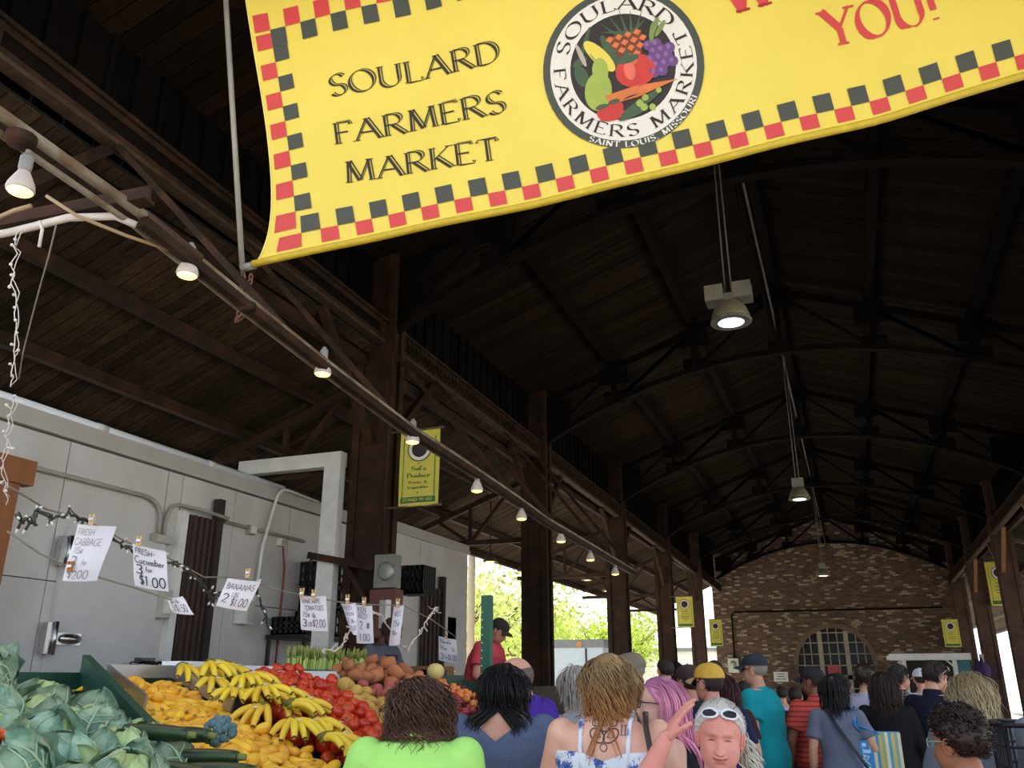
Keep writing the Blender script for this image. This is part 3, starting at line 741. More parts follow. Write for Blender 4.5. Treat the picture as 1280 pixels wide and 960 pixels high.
LIGHTW = [(-3.28, 2.58, 2.26), (-3.33, 2.67, 2.25), (-3.37, 2.76, 2.27), (-3.47, 2.82, 2.33), (-3.5, 2.92, 2.33), (-3.54, 3.01, 2.34), (-3.57, 3.1, 2.38), (-3.61, 3.2, 2.37), (-3.65, 3.3, 2.36), (-3.59, 3.47, 2.28), (-3.61, 3.58, 2.25), (-3.55, 3.73, 2.24), (-3.56, 3.84, 2.22), (-3.58, 3.95, 2.22), (-3.6, 4.07, 2.17), (-3.62, 4.2, 2.12), (-3.67, 4.32, 2.06), (-3.7, 4.41, 2.09), (-3.7, 4.51, 2.13), (-3.6, 4.65, 2.16), (-3.65, 4.76, 2.12), (-3.69, 4.9, 2.0), (-3.74, 5.02, 1.93)]
LIGHTV = [(-2.95, 2.08, 3.32), (-2.96, 2.09, 3.24), (-2.96, 2.11, 3.14), (-2.96, 2.13, 3.04), (-2.95, 2.15, 2.95), (-2.95, 2.17, 2.85), (-2.96, 2.19, 2.76), (-2.96, 2.2, 2.68)]
LIGHTV2 = [(-3.22, 2.42, 2.73), (-3.27, 2.45, 2.67), (-3.31, 2.49, 2.59), (-3.35, 2.52, 2.51), (-3.39, 2.57, 2.42), (-3.4, 2.62, 2.32)]
LIGHTW2 = [(-3.52, 5.38, 1.79), (-3.56, 5.61, 1.79), (-3.63, 5.81, 1.85), (-3.72, 5.99, 1.91), (-3.79, 6.18, 1.99), (-3.8, 6.38, 2.09), (-3.81, 6.6, 2.14), (-3.81, 6.9, 1.99), (-3.86, 7.16, 1.9), (-3.91, 7.4, 1.85), (-3.88, 7.59, 2.02), (-3.91, 7.78, 2.15), (-3.91, 7.97, 2.28), (-3.99, 8.19, 2.25), (-4.18, 8.34, 2.33)]
WIRE = [(-2.72, 2.07, 3.28), (-2.91, 2.21, 3.25), (-3.11, 2.35, 3.2), (-3.32, 2.5, 3.15), (-3.53, 2.65, 3.07), (-3.72, 2.8, 3.01)]
TIE = [(-3.02, 2.06, 3.3), (-3.5, 2.66, 3.56), (-3.9, 3.3, 3.77), (-4.24, 4.01, 3.88), (-4.27, 4.88, 3.87)]
CX = -6.6
cold = mat('cold_room_white', '#c9c6c2', .45, var=.05, scale=2, col2='#b9b2aa', mscale=1.2, lo=.4, hi=.75, spec=.4)
cold2 = mat('cold_room_grey', '#b3aea6', .5, var=.06, scale=3)
steel = mat('bright_steel', '#b9b9b9', .25, 1.0, .1); galv = mat('galvanised', '#a7a49c', .5, .4, .1)
dkbrown = mat('corrugated_brown', '#3c2b24', .7, var=.2, scale=8)
black = mat('black_plastic', '#141516', .5, var=.1); whitep = mat('white_paint', '#d8d6d0', .6)
joint = mat('dark_joint', '#5f5a55', .9)
def cold_room(y0, y1, ztop, seams, label):
    t = thing('cold_room', label, 'cold room', (CX - .9, (y0 + y1) / 2, .5))
    MB().bx(CX - 1.75, CX - .05, y0 + .02, y1, .5, ztop - .02).build('core', joint, t)
    ys = [y0] + seams + [y1]
    zz = [.5, 2.42, ztop - .18] if ztop < 3.95 else [.5, ztop - .16]
    for a, b in zip(ys, ys[1:]):
        for c, d in zip(zz, zz[1:]):
            MB().bx(CX - .06, CX + random.uniform(-.004, .004), a + .006, b - .006, c + .005, d - .005).build('panel', cold, t)
    MB().bx(CX - .06, CX + .05, y0, y1, ztop - .17, ztop - .10).build('ledge', cold2, t)
    MB().bx(CX - .06, CX + .03, y0, y1, ztop - .10, ztop).build('top_trim', cold2, t)
    MB().bx(CX - 1.75, CX, y1 - .02, y1, .5, ztop - .02).build('end_panel', cold, t)
    return t
cr = cold_room(2.2, 10.6, 3.88, [3.4, 4.45, 5.62, 6.90, 7.12, 8.0, 9.1], 'long white walk-in cold room with two doors behind the vegetable stall')
cr2 = cold_room(10.75, 14.77, 3.98, [11.9, 12.8, 13.75], 'smaller white cold room beyond the tall column, next to the trees')
# doors of the first cold room
d = MB().bx(CX, CX + .055, 5.72, 6.93, .62, 2.92); dr = d.build('door', mat('cold_door', '#c3c1c0', .4, var=.04, spec=.5), cr)
for z in (1.93, 2.68):
    h = MB(); h.bx(CX + .05, CX + .08, 5.74, 6.02, z - .05, z + .05); h.bx(CX + .05, CX + .11, 5.62, 5.70, z - .13, z + .13); h.tube([(CX + .12, 5.70, z - .14), (CX + .12, 5.70, z + .14)], .022, 8)
    h.ball((CX + .08, 5.9, z), (.04, .13, .05), 10, 6); h.build('hinge', steel, dr)
h = MB(); h.ball((CX + .12, 6.82, 1.72), (.06, .17, .055), 12, 8); h.bx(CX + .05, CX + .1, 6.72, 6.95, 1.66, 1.79); h.tube([(CX + .14, 6.6, 1.73), (CX + .14, 6.95, 1.71)], .022, 8); h.ball((CX + .13, 6.98, 1.72), .045, 10, 8)
h.build('latch', mat('dark_chrome', '#6f6f72', .18, 1.0), dr)
MB().bx(CX, CX + .08, 7.09, 7.19, .5, 3.3).build('door_frame', whitep, cr)
b = MB()
for k in range(9): b.bx(CX + .05, CX + (.10 if k % 2 else .075), 7.22 + .045 * k, 7.22 + .045 * k + .04, .5, 3.28)
b.build('strip_door', dkbrown, cr)
MB().bx(CX + .04, CX + .13, 7.60, 7.69, .5, 3.52).build('door_post', mat('dark_post', '#2c211c', .7), cr)
# conduits on the wall
def pipe(pts, r, label, m, cat='conduit', name='wall_conduit'):
    return tag(centre(MB().tube(pts, r, 8).build(name, m)), label, cat)
def bend(a, b, c, n=6):
    a, b, c = Vector(a), Vector(b), Vector(c); return [a * (1 - t)**2 + b * 2 * t * (1 - t) + c * t * t for t in (k / n for k in range(n + 1))]
cond = mat('painted_conduit', '#9d968c', .5, var=.12)
X0 = CX + .04
pipe([(X0, 3.4, 3.36), (X0, 6.45, 3.36)] + bend((X0, 6.55, 3.36), (X0, 6.78, 3.36), (X0, 6.82, 3.18)) + [(X0, 6.83, 3.0)], .022, 'grey conduit running level along the cold room then bending down', cond)
pipe([(X0, 6.90, 3.0), (X0, 6.90, 3.15)] + bend((X0, 6.91, 3.2), (X0, 6.95, 3.36), (X0, 7.1, 3.36)) + [(X0 + .1, 7.3, 3.34), (X0 + .1, 7.75, 3.32), (X0, 7.8, 3.3), (X0, 8.45, 3.3), (X0, 9.4, 3.3)], .02, 'thin conduit bending up and over the brown strip door', cond)
pipe([(X0 + .03, 9.6, 3.86), (X0 + .03, 9.0, 3.88)] + bend((X0 + .03, 8.9, 3.88), (X0 + .03, 8.72, 3.87), (X0 + .03, 8.68, 3.7)) + [(X0 + .03, 8.5, 3.1), (X0 + .03, 8.47, 2.55)], .02, 'pale conduit curving down the cold room left of the white post', whitep)
pipe([(X0, 8.95, 3.18), (X0, 9.02, 2.9), (X0, 9.0, 1.3)], .012, 'thin red wire hanging down the cold room wall', mat('red_wire', '#8c3a34', .6), 'wire', 'wire')
pipe([(X0, 9.62, 3.1), (X0 + .02, 9.68, 3.05), (X0, 9.7, 2.85)], .012, 'short red wire below the right-hand outlet box', mat('red_wire'), 'wire', 'wire')
def ebox(c, s, m, label, cat='box', name='junction_box', extra=None):
    t = thing(name, label, cat, (c[0], c[1], c[2] - s[2] / 2))
    MB().bx(c[0] - s[0] / 2, c[0] + s[0] / 2, c[1] - s[1] / 2, c[1] + s[1] / 2, c[2] - s[2] / 2, c[2] + s[2] / 2).build('body', m, t)
    if extra: extra(t)
    return t
def lid(c, s, m): return lambda t: MB().bx(c[0] - s[0] / 2, c[0] + s[0] / 2, c[1] - s[1] / 2, c[1] + s[1] / 2, c[2] - s[2] / 2, c[2] + s[2] / 2).build('cover', m, t)
ebox((X0, 6.87, 2.96), (.08, .24, .09), galv, 'grey junction box under the two bent conduits', extra=lid((X0 + .045, 6.87, 2.96), (.01, .2, .07), cold2))
ebox((X0, 8.3, 3.28), (.07, .13, .1), galv, 'small outlet box where two conduits cross', extra=lid((X0 + .04, 8.3, 3.28), (.01, .1, .08), whitep))
ebox((X0, 8.92, 3.22), (.07, .12, .09), whitep, 'small white outlet box above the long red wire', extra=lid((X0 + .04, 8.92, 3.22), (.01, .1, .07), galv))
ebox((X0, 9.6, 3.12), (.07, .1, .09), whitep, 'small white outlet box above the short red wire', extra=lid((X0 + .04, 9.6, 3.12), (.01, .08, .07), galv))
ebox((X0 + .03, 6.98, 2.32), (.12, .13, .28), cold2, 'pale switch box on the frame left of the brown strip door', extra=lid((X0 + .1, 6.98, 2.3), (.02, .08, .16), whitep))
ebox((X0 + .03, 8.28, 2.36), (.12, .2, .34), whitep, 'white control box below the bananas price sign', extra=lid((X0 + .1, 8.31, 2.33), (.03, .1, .24), cold2))
ebox((X0 + .06, 12.75, 3.2), (.16, .22, .26), mat('grey_lamp', '#57524c', .5), 'grey floodlight box on the far cold room', 'lamp', 'wall_floodlight', lid((X0 + .15, 12.75, 3.2), (.02, .17, .2), mat('lamp_glass', '#3a3835', .2)))
# second cold room's door
d = MB().bx(CX, CX + .05, 13.72, 14.55, .6, 3.0).build('door', mat('cold_door'), cr2)
h = MB(); h.ball((CX + .09, 13.85, 1.72), (.05, .13, .04), 10, 6); h.tube([(CX + .1, 13.7, 1.73), (CX + .1, 14.05, 1.72)], .018, 8); h.build('latch', steel, d)
MB().bx(CX + .04, CX + .05, 13.85, 14.2, 2.2, 2.62).build('notice', mat('notice', '#a49a86', .7), d)
b = MB()
for k in range(9): b.bx(CX + .05, CX + (.10 if k % 2 else .075), 12.82 + .075 * k, 12.82 + .075 * k + .065, .5, 3.05)
b.build('strip_door', dkbrown, cr2)
MB().bx(CX + .04, CX + .13, 13.48, 13.58, .5, 3.27).build('door_post', mat('dark_post'), cr2)
# wooden board at the far left
t = thing('plywood_post', 'orange-brown plywood post at the left edge in front of the cold room', 'post', (-6.3, 4.7, .5))
ply = mat('plywood', '#8a5630', .7, var=.15, scale=3, stretch=(4, 4, .6))
MB().bx(-6.35, -6.28, 4.2, 4.93, .5, 3.12).build('board', ply, t); MB().bx(-6.37, -6.25, 4.0, 5.03, 3.12, 3.33).build('head_board', ply, t)
# white frame against the tall column
t = thing('timber_portal', 'white painted timber portal standing left of the tall column', 'frame', (-5.6, 8.75, .5))
MB().bx(-5.80, -5.57, 8.6, 8.72, .5, 4.06).build('post', whitep, t)
MB().bx(-7.1, -5.57, 8.6, 8.74, 4.06, 4.24).build('beam', whitep, t)
t = thing('daylight_strip', 'white tube standing in for the strip of daylight between cold room top and eave', 'daylight strip', (-6.72, 6, 3.9))
MB().tube([(-6.68, 3.2, 3.93), (-6.68, 9.0, 3.93)], .045, 10).build('tube', mat('daylight_white', '#eef1f4', .35, var=.05), t)  # white tube added in place of the daylight gap below the eave
for y in (4.4, 6.0, 7.6): MB().tube([(-6.68, y - .06, 3.93), (-6.68, y + .06, 3.93)], .05, 10).build('collar', whitep, t)
# fittings on the tall column
t = thing('meter_box', 'grey electric meter box on the tall column', 'box', (-4.82, 8.55, 2.56))
mg = mat('meter_grey', '#7b7a72', .5, .2, .12)
MB().bx(-4.96, -4.70, 8.50, 8.66, 2.56, 2.93).build('body', mg, t)
MB().lathe([(.10, 0), (.105, .02), (.085, .03), (.07, .035)], 20, (-4.80, 8.50, 2.74), RX(pi / 2)).build('dial', mat('meter_dial', '#8c8c84', .3, .3), t)
MB().tube([(-4.9, 8.56, 2.93), (-4.9, 8.58, 6.2)], .022, 8).build('conduit', rust, t)
t = thing('switch_cabinet', 'red-brown switch cabinet below the grey meter box', 'cabinet', (-4.82, 8.5, 1.9))
MB().bx(-4.99, -4.66, 8.48, 8.66, 2.02, 2.54).build('body', mat('cabinet_brown', '#5f3328', .5, var=.12), t)
MB().bx(-4.84, -4.74, 8.45, 8.48, 2.12, 2.42).build('switch_plate', galv, t); MB().bx(-4.75, -4.71, 8.43, 8.48, 2.08, 2.42).build('handle', whitep, t)
t = thing('pipe_arm', 'rusty angle-iron arm sticking out left from the tall column', 'bracket', (-5.0, 8.58, 2.8))
MB().bar((-5.0, 8.58, 2.80), (-5.9, 8.58, 2.98), .09, .08).build('arm', rust, t); MB().bar((-5.0, 8.6, 2.3), (-5.4, 8.58, 2.85), .05, .05).build('brace', rust, t)
b = MB(); b.tube([Vector((-5.86, 8.56, 2.93)) + Vector((0.03 * sin(a), 0, .05 * cos(a) - .05)) for a in (2 * pi * k / 10 for k in range(11))], .006, 5, cap=False); b.build('hook_ring', rust, t)
def crate(x0, x1, y0, y1, z0, z1, label, m=black, name='plastic_crate'):
    t = thing(name, label, 'crate', ((x0 + x1) / 2, (y0 + y1) / 2, z0)); w = .02
    MB().bx(x0, x1, y0, y1, z0, z0 + w).build('base', m, t)
    for s_ in (0, 1):
        X = x0 if s_ == 0 else x1 - w; b = MB()
        b.bx(X, X + w, y0, y1, z1 - .05, z1); b.bx(X, X + w, y0, y1, z0, z0 + .05)
        n = 5
        for k in range(n + 1): yy = lerp(y0 + .015, y1 - .015, k / n); b.bx(X, X + w, yy - .015, yy + .015, z0, z1)
        b.build('side', m, t)
        Y = y0 if s_ == 0 else y1 - w; b = MB()
        b.bx(x0, x1, Y, Y + w, z1 - .06, z1); b.bx(x0, x1, Y, Y + w, z0, z0 + .06); b.bx(x0, x1, Y, Y + w, (z0 + z1) / 2 - .02, (z0 + z1) / 2 + .02)
        for k in range(n + 1): xx = lerp(x0 + .015, x1 - .015, k / n); b.bx(xx - .015, xx + .015, Y, Y + w, z0, z1)
        b.build('side', m, t)
    return t
crate(-6.52, -6.02, 9.3, 9.75, 2.72, 3.02, 'black plastic crate on top of the stack behind the white frame')
crate(-6.50, -6.00, 9.3, 9.75, 2.41, 2.71, 'black plastic crate, middle of the stack behind the white frame')
crate(-6.54, -6.04, 9.3, 9.75, 2.10, 2.40, 'black plastic crate low in the stack behind the white frame')
t = thing('shelf_rack', 'dark metal rack standing under the stacked black crates', 'shelf', (-6.4, 9.5, .5))
MB().bx(-6.54, -5.98, 8.74, 9.8, 2.04, 2.09).build('shelf', black, t)
for x in (-6.51, -6.01):
    for y in (8.77, 9.77): MB().bx(x - .02, x + .02, y - .02, y + .02, .5, 2.04).build('leg', black, t)
crate(-6.50, -6.08, 8.78, 9.2, 2.09, 2.30, 'low black crate at the left end of the dark rack')
t = crate(-5.08, -4.72, 9.25, 9.6, 2.56, 2.90, 'black plastic crate hanging at the right side of the meter box'); MB().bar((-5.0, 9.0, 2.87), (-5.0, 9.4, 2.87), .04, .04).build('hook_bar', rust, t)
# ================================================================== VEGETABLE STALL
def SZ(x): return 1.24 + .28 * (-2.4 - x)
gpaint = mat('green_paint', '#1f4a3b', .5, var=.1, scale=4); darkb = mat('stall_black', '#1b1b1c', .7)
wood = mat('stall_wood', '#5d4630', .75, var=.25, stretch=(1, 1, 5))
st = thing('produce_stall', 'long sloping wooden produce stall with green dividers, piled with vegetables', 'stall', (-3.1, 5, 0))
b = MB()
b.poly([(-2.3, 1.0, SZ(-2.3) - .14), (-2.3, 8.6, SZ(-2.3) - .14), (-3.86, 8.6, SZ(-3.86) - .14), (-3.86, 1.0, SZ(-3.86) - .14)])
b.build('deck', darkb, st)
MB().bx(-2.32, -2.28, 1.0, 8.6, .25, 1.2).build('front_board', wood, st)
MB().bx(-3.9, -3.86, 1.0, 8.6, .5, SZ(-3.86) - .02).build('back_board', gpaint, st)
MB().bx(-2.30, -1.90, 1.3, 2.9, 1.10, 1.14).build('front_shelf', gpaint, st); MB().bx(-1.93, -1.90, 1.3, 2.9, 1.14, 1.21).build('shelf_lip', gpaint, st)
for y in (1.5, 2.7): MB().bx(-1.98, -1.92, y - .03, y + .03, 0, 1.10).build('leg', wood, st)
for y in (1.0, 8.58): MB().poly([(-2.3, y, .0), (-3.88, y, .0), (-3.88, y, SZ(-3.86) - .05), (-2.3, y, SZ(-2.3) - .05)]).build('end_board', gpaint, st)
for y in (1.2, 3.6, 6.0, 8.4): MB().bx(-2.42, -2.34, y - .04, y + .04, 0, 1.08).build('leg', wood, st)
def divider(a, b_, hi=.10, m=gpaint):
    (xa, ya), (xb, yb) = a, b_; d = Vector((xb - xa, yb - ya, 0)).normalized(); n = Vector((d.y, -d.x, 0)) * .02
    pts = []
    for s_ in (-1, 1):
        for (x, y) in (a, b_):
            for z in (SZ(x) - .14, SZ(x) + hi): pts.append(Vector((x, y, z)) + n * s_)
    mb = MB(); mb.v = [tuple(p) for p in pts]
    for f in ((0, 2, 3, 1), (4, 5, 7, 6), (0, 1, 5, 4), (2, 6, 7, 3), (1, 3, 7, 5), (0, 4, 6, 2)): mb.face(f)
    mb.build('divider', m, st)
divider((-3.86, 3.62), (-2.36, 2.78), .07); 
def inpoly(x, y, P):
    c = False; j = len(P) - 1
    for i in range(len(P)):
        xi, yi = P[i]; xj, yj = P[j]
        if (yi > y) != (yj > y) and x < (xj - xi) * (y - yi) / (yj - yi) + xi: c = not c
        j = i
    return c
def heap(P, n, rad, top, tries=14, rng=None, k=.86):
    """drop n balls into a bin: each takes the lowest free spot of a few tries"""
    rng = rng or random.Random(5); out = []
    x0, x1 = min(p[0] for p in P), max(p[0] for p in P); y0, y1 = min(p[1] for p in P), max(p[1] for p in P)
    for i in range(n):
        r = rad() ; best = None
        for _ in range(tries):
            for _ in range(40):
                x, y = rng.uniform(x0, x1), rng.uniform(y0, y1)
                if inpoly(x, y, P): break
            z = top(x, y) - .10 + r
            for (a, b_, c, q) in out:
                dd = (a - x)**2 + (b_ - y)**2; s_ = (q + r) * k
                if dd < s_ * s_: z = max(z, c + sqrt(s_ * s_ - dd))
            sc = z - top(x, y)
            if best is None or sc < best[0]: best = (sc, x, y, z)
        out.append((best[1], best[2], best[3], r))
    return out
top0 = lambda x, y: SZ(x)
# ---- tomatoes
tomr = mat('tomato_red', '#c93a18', .28, var=.12, scale=9, objvar=.14, hue=.006, spec=.6, sss=.05); tomg = mat('tomato_calyx', '#5c7a32', .6)
def tomato(name, sq, label):
    b = MB(); b.ball((0, 0, 0), (1, 1, sq), 14, 10, fn=lambda d: 1 + .035 * cos(5 * atan2(d.y, d.x)) * (1 - abs(d.z)) - .16 * exp(-((1 - d.z) / .06)))
    o = link(name, b.mesh(name, tomr)); tag(o, label, 'tomato', 'tomatoes in the heap')
    c = MB()
    for k in range(5):
        a = 2 * pi * k / 5; c.poly([(0, 0, sq * .84), (.14 * cos(a - .4), .14 * sin(a - .4), sq * .9), (.42 * cos(a), .42 * sin(a), sq * .93), (.14 * cos(a + .4), .14 * sin(a + .4), sq * .9)])
    c.tube([(0, 0, sq * .8), (.04, 0, sq * 1.02)], .05, 5)
    e = link('calyx', c.mesh('calyx', tomg), o)
    return o
TL = 'ripe red tomato in the big heap between bananas and potatoes'
tp = [tomato('tomato', .82, TL), tomato('tomato', .9, TL)]
R_ = random.Random(11)
TP = [(-3.68, 4.72), (-3.72, 5.5), (-3.36, 5.42), (-2.95, 5.0), (-2.40, 4.45), (-2.34, 3.98), (-2.72, 3.98), (-3.1, 4.22)]
for i, (x, y, z, r) in enumerate(heap(TP, 265, lambda: R_.uniform(.037, .048), lambda x, y: SZ(x) - .01 + .03 * sin((y - 3.9) * 2), rng=R_)):
    place(tp[i % 2], (x, y, z), (R_.uniform(-1.2, 1.2), R_.uniform(-1.2, 1.2), R_.uniform(0, 6)), scale=r)
for k, (x, y) in enumerate(((-3.86, 5.32), (-3.83, 5.42), (-3.80, 5.50))):
    place(tp[k % 2], (x, y, 1.665), (.4 * k, .3, k), ORD[k] .capitalize().lower() + ' big red tomato from the left in the white foam tray', scale=.045)
for o in tp: drop(o)
# ---- yellow squash
sqm = mat('squash_yellow', '#f6c03a', .38, var=.10, scale=12, objvar=.10, hue=.012, spec=.5, col2='#efae2a', mscale=5); sqs = mat('squash_stem', '#b09a40', .7)
def squash(L, bendk, fat):
    b = MB(); n = 10; pts = []; rs = []
    for i in range(n + 1):
        t = i / n; pts.append((L * (t - .5), bendk * L * (t - .5)**2 * (1 if t > .4 else .3), 0))
        rs.append(fat * (.05 + .95 * sin(pi * min(1, (t + .03) / 1.02) ** .75) ** .6) * lerp(1.0, .62, t))
    b.tube(pts, rs, 9); m_ = b.mesh('yellow_squash', [sqm, sqs])
    s = MB(); e = Vector(pts[-1]); s.tube([e, e + Vector((.012, .004, 0))], [.008, .008], 6, m=0)
    o = link('yellow_squash', m_); tag(o, 'plump yellow squash in the heap beside the green divider', 'squash', 'yellow squash in the heap')
    link('stem', s.mesh('stem', sqs), o); return o
sp = [squash(.145, 1.2, .033), squash(.125, -.8, .036), squash(.165, .9, .030), squash(.115, .2, .034)]
R_ = random.Random(3)
QP = [(-3.78, 3.60), (-3.74, 4.14), (-3.2, 3.98), (-2.85, 3.92), (-2.36, 3.80), (-2.34, 2.82), (-2.75, 3.02)]
for i, (x, y, z, r) in enumerate(heap(QP, 250, lambda: .035, lambda x, y: SZ(x) - .02 + .03 * (y > 3.3), rng=R_, k=.74)):
    place(sp[i % 4], (x, y, z), (R_.uniform(-.5, .5), R_.uniform(-.35, .35), R_.uniform(0, 6.28)))
for o in sp: drop(o)
t = thing('steel_tray', 'shallow metal tray holding the back of the yellow squash heap', 'tray', (-3.5, 3.9, 1.45))
b = MB(); mt_ = mat('tray_metal', '#a8a9a8', .35, .7, .08)
for (xa, ya, xb, yb) in ((-3.78, 3.70, -3.78, 4.2), (-3.78, 4.2, -3.15, 3.98), (-3.78, 3.70, -3.25, 3.45)):
    MB().bar((xa, ya, SZ(xa) + .01), (xb, yb, SZ(xb) + .01), .012, .07).build('rim', mt_, t)
MB().poly([(-3.78, 3.70, SZ(-3.78) - .1), (-3.78, 4.2, SZ(-3.78) - .1), (-3.15, 3.98, SZ(-3.15) - .1), (-3.25, 3.45, SZ(-3.25) - .1)]).build('base', mt_, t)
# ---- bananas
banm = mat('banana_yellow', '#edcf3e', .42, var=.08, scale=10, objvar=.08, hue=.012); bang = mat('banana_green', '#93a13a', .5); bant = mat('banana_tip', '#57461f', .7); stick = mat('fruit_sticker', '#e8e6ee', .4)
def banana_mesh(L, rng):
    b = MB(); n = 10; pts = []; rs = []
    for i in range(n + 1):
        t = i / n; t = t if i < n - 1 else (t if i == n else .965); a = lerp(-.15, 1.15, t)
        pts.append((L * .95 * sin(a) * .95, 0, -L * .85 * (1 - cos(a)) - .0)); rs.append(.0185 * (.42 + .58 * sin(pi * min(1, max(0, (t + .02) / 1.04))) ** .5))
    rs[0] = .009; rs[1] = .011; rs[-1] = .007
    b.tube(pts, rs, 6); k = 0
    for i in range(n):
        for j in range(6):
            b.m[k] = 1 if i < 2 else (2 if i == n - 1 else 0); k += 1
    return b.mesh('banana', [banm, bang, bant])
R_ = random.Random(8)
bms = [banana_mesh(.17 + .015 * k, R_) for k in range(3)]
def bunch(n, spread):
    o = thing('banana_bunch', '', 'bananas'); 
    for k in range(n):
        f = (k - (n - 1) / 2) / max(1, n - 1)
        e = link('banana', bms[k % 3], o); e.rotation_euler = Euler((f * .5, -.2 + .18 * (k % 2), f * spread)); e.location = (.0, f * .03, .012 * (k % 2))
    c = MB(); c.tube([(-.035, 0, .012), (-.01, 0, .014), (.03, 0, .004)], [.012, .021, .026], 8); link('crown', c.mesh('crown', mat('banana_crown', '#6d6a2c', .7)), o)
    s = MB(); s.bx(.085, .105, -.006, .012, .012, .016); link('sticker', s.mesh('sticker', stick), o)
    return o
bp_ = [bunch(5, 1.1), bunch(4, .9), bunch(6, 1.3)]
BPOS = [(-3.72, 4.20, 0, .1), (-3.70, 4.42, 2, .5), (-3.78, 4.66, 0, .2), (-3.46, 4.16, 1, -.3), (-3.44, 4.38, 2, .2), (-3.50, 4.60, 1, .6), (-3.22, 4.08, 2, -.5), (-3.20, 4.26, 0, -.2), (-3.22, 4.46, 2, .4), (-2.98, 4.02, 1, -.4), (-2.96, 4.20, 0, .1), (-2.98, 4.30, 1, .5),
        (-2.74, 3.96, 2, -.5), (-2.72, 4.10, 0, .0), (-2.70, 4.16, 2, .4), (-2.50, 3.90, 0, -.3), (-2.44, 3.96, 2, .2), (-3.33, 4.30, 2, -.1), (-3.08, 4.14, 0, -.6), (-2.84, 4.08, 1, .3), (-3.60, 4.30, 1, -.2)]
BL = ['at the top left of the pile, by the squash tray', 'second from the left along the top of the pile', 'at the top right of the pile, before the foam tray', 'below the top left bunch', 'just under the middle of the top row', 'beside the topmost tomatoes', 'at the left edge, third row down', 'in the third row, left of centre',
      'in the third row next to the tomatoes', 'at the left edge halfway down', 'in the centre of the pile', 'halfway down beside the tomatoes', 'at the left edge above the squash', 'in the lower middle of the pile', 'low in the pile beside the tomatoes', 'lowest on the left, above the squash', 'lowest on the right, at the bottom of the pile',
      'lying on top in the upper centre', 'lying on top left of centre', 'lying on top in the lower centre', 'lying on top near the squash tray']
for i, (x, y, k, rz) in enumerate(BPOS):
    place(bp_[k], (x, y, SZ(x) + (.045 if i < 17 else .10)), (R_.uniform(-.2, .2), -.15 + R_.uniform(-.1, .2), rz - .25 + (R_.uniform(-.8, .8) if i % 2 == 1 else 0)), 'bunch of yellow bananas ' + BL[i], 'banana bunches', scale=1.12)
for o in bp_: drop(o)
# ---- potatoes
def spud(name, m, lab, cat, grp, lump):
    b = MB(); ph = random.random() * 6
    b.ball((0, 0, 0), (1.25, .95, .85), 12, 8, fn=lambda d: 1 + lump * sin(3 * d.x + ph) * cos(2.5 * d.y + ph) + lump * .6 * sin(5 * d.z + ph))
    o = link(name, b.mesh(name, m)); return tag(o, lab, cat, grp)
def heapof(protos, P, n, rad, seed, lift=0.0, k=.84, tilt=.6):
    R = random.Random(seed)
    for i, (x, y, z, r) in enumerate(heap(P, n, lambda: R.uniform(*rad), lambda x, y: SZ(x) + lift, rng=R, k=k)):
        place(protos[i % len(protos)], (x, y, z), (R.uniform(-tilt, tilt), R.uniform(-tilt, tilt), R.uniform(0, 6.28)), scale=r)
    for o in protos: drop(o)
gm = mat('gold_potato', '#c9a551', .65, var=.14, scale=10, objvar=.12, bump=.15); rm = mat('red_potato', '#a9584e', .6, var=.16, scale=9, objvar=.12, bump=.1); sm = mat('sweet_potato', '#b0714b', .75, var=.2, scale=8, objvar=.14, bump=.25)
heapof([spud('gold_potato', gm, 'tan gold potato in the heap right of the tomatoes', 'potato', 'gold potatoes', .05) for _ in range(2)], [(-3.55, 5.55), (-3.6, 5.95), (-3.2, 5.72), (-2.7, 5.1), (-2.55, 4.75), (-2.75, 4.85), (-3.2, 5.3)], 60, (.038, .052), 21)
heapof([spud('red_potato', rm, 'dusky red potato in the heap between gold and sweet potatoes', 'potato', 'red potatoes', .05) for _ in range(2)], [(-3.55, 5.98), (-3.55, 6.35), (-3.1, 6.0), (-2.6, 5.3), (-2.65, 5.12), (-3.15, 5.7)], 60, (.036, .050), 22)
heapof([spud('sweet_potato', sm, 'long brown sweet potato at the back of the potato heap', 'potato', 'sweet potatoes', .09) for _ in range(2)], [(-3.85, 6.0), (-3.85, 6.85), (-3.3, 6.75), (-3.1, 6.25), (-3.55, 6.3), (-3.6, 6.0)], 46, (.045, .065), 23, lift=.07)
# ---- fruit further along
apm = mat('apple_red', '#8c2431', .3, var=.25, scale=6, objvar=.2); pem = mat('peach', '#e0954c', .5, var=.15, scale=5, objvar=.12, col2='#c9603a'); plm = mat('plum', '#4d1f3a', .35, var=.15, objvar=.15); orm = mat('orange_fruit', '#e08a32', .5, var=.06, objvar=.1); mlm = mat('melon', '#d9c983', .6, var=.1)
def rnd(name, m, lab, cat, grp):
    b = MB(); b.ball((0, 0, 0), (1, 1, .92), 12, 8, fn=lambda d: 1 - .14 * exp(-((1 - d.z) / .07)))
    return tag(link(name, b.mesh(name, m)), lab, cat, grp)
heapof([rnd('apple', apm, 'dark red apple in the fruit heap behind the curly brown hair', 'apple', 'apples')], [(-3.75, 6.95), (-3.75, 7.4), (-3.3, 7.2), (-2.6, 6.3), (-2.6, 5.9), (-3.2, 6.7)], 40, (.036, .042), 31, lift=.02)
heapof([rnd('peach', pem, 'orange-yellow peach in the fruit heap', 'peach', 'peaches')], [(-3.75, 7.42), (-3.7, 7.75), (-3.2, 7.5), (-2.5, 6.8), (-2.5, 6.4), (-3.2, 7.15)], 44, (.036, .042), 32, lift=.02)
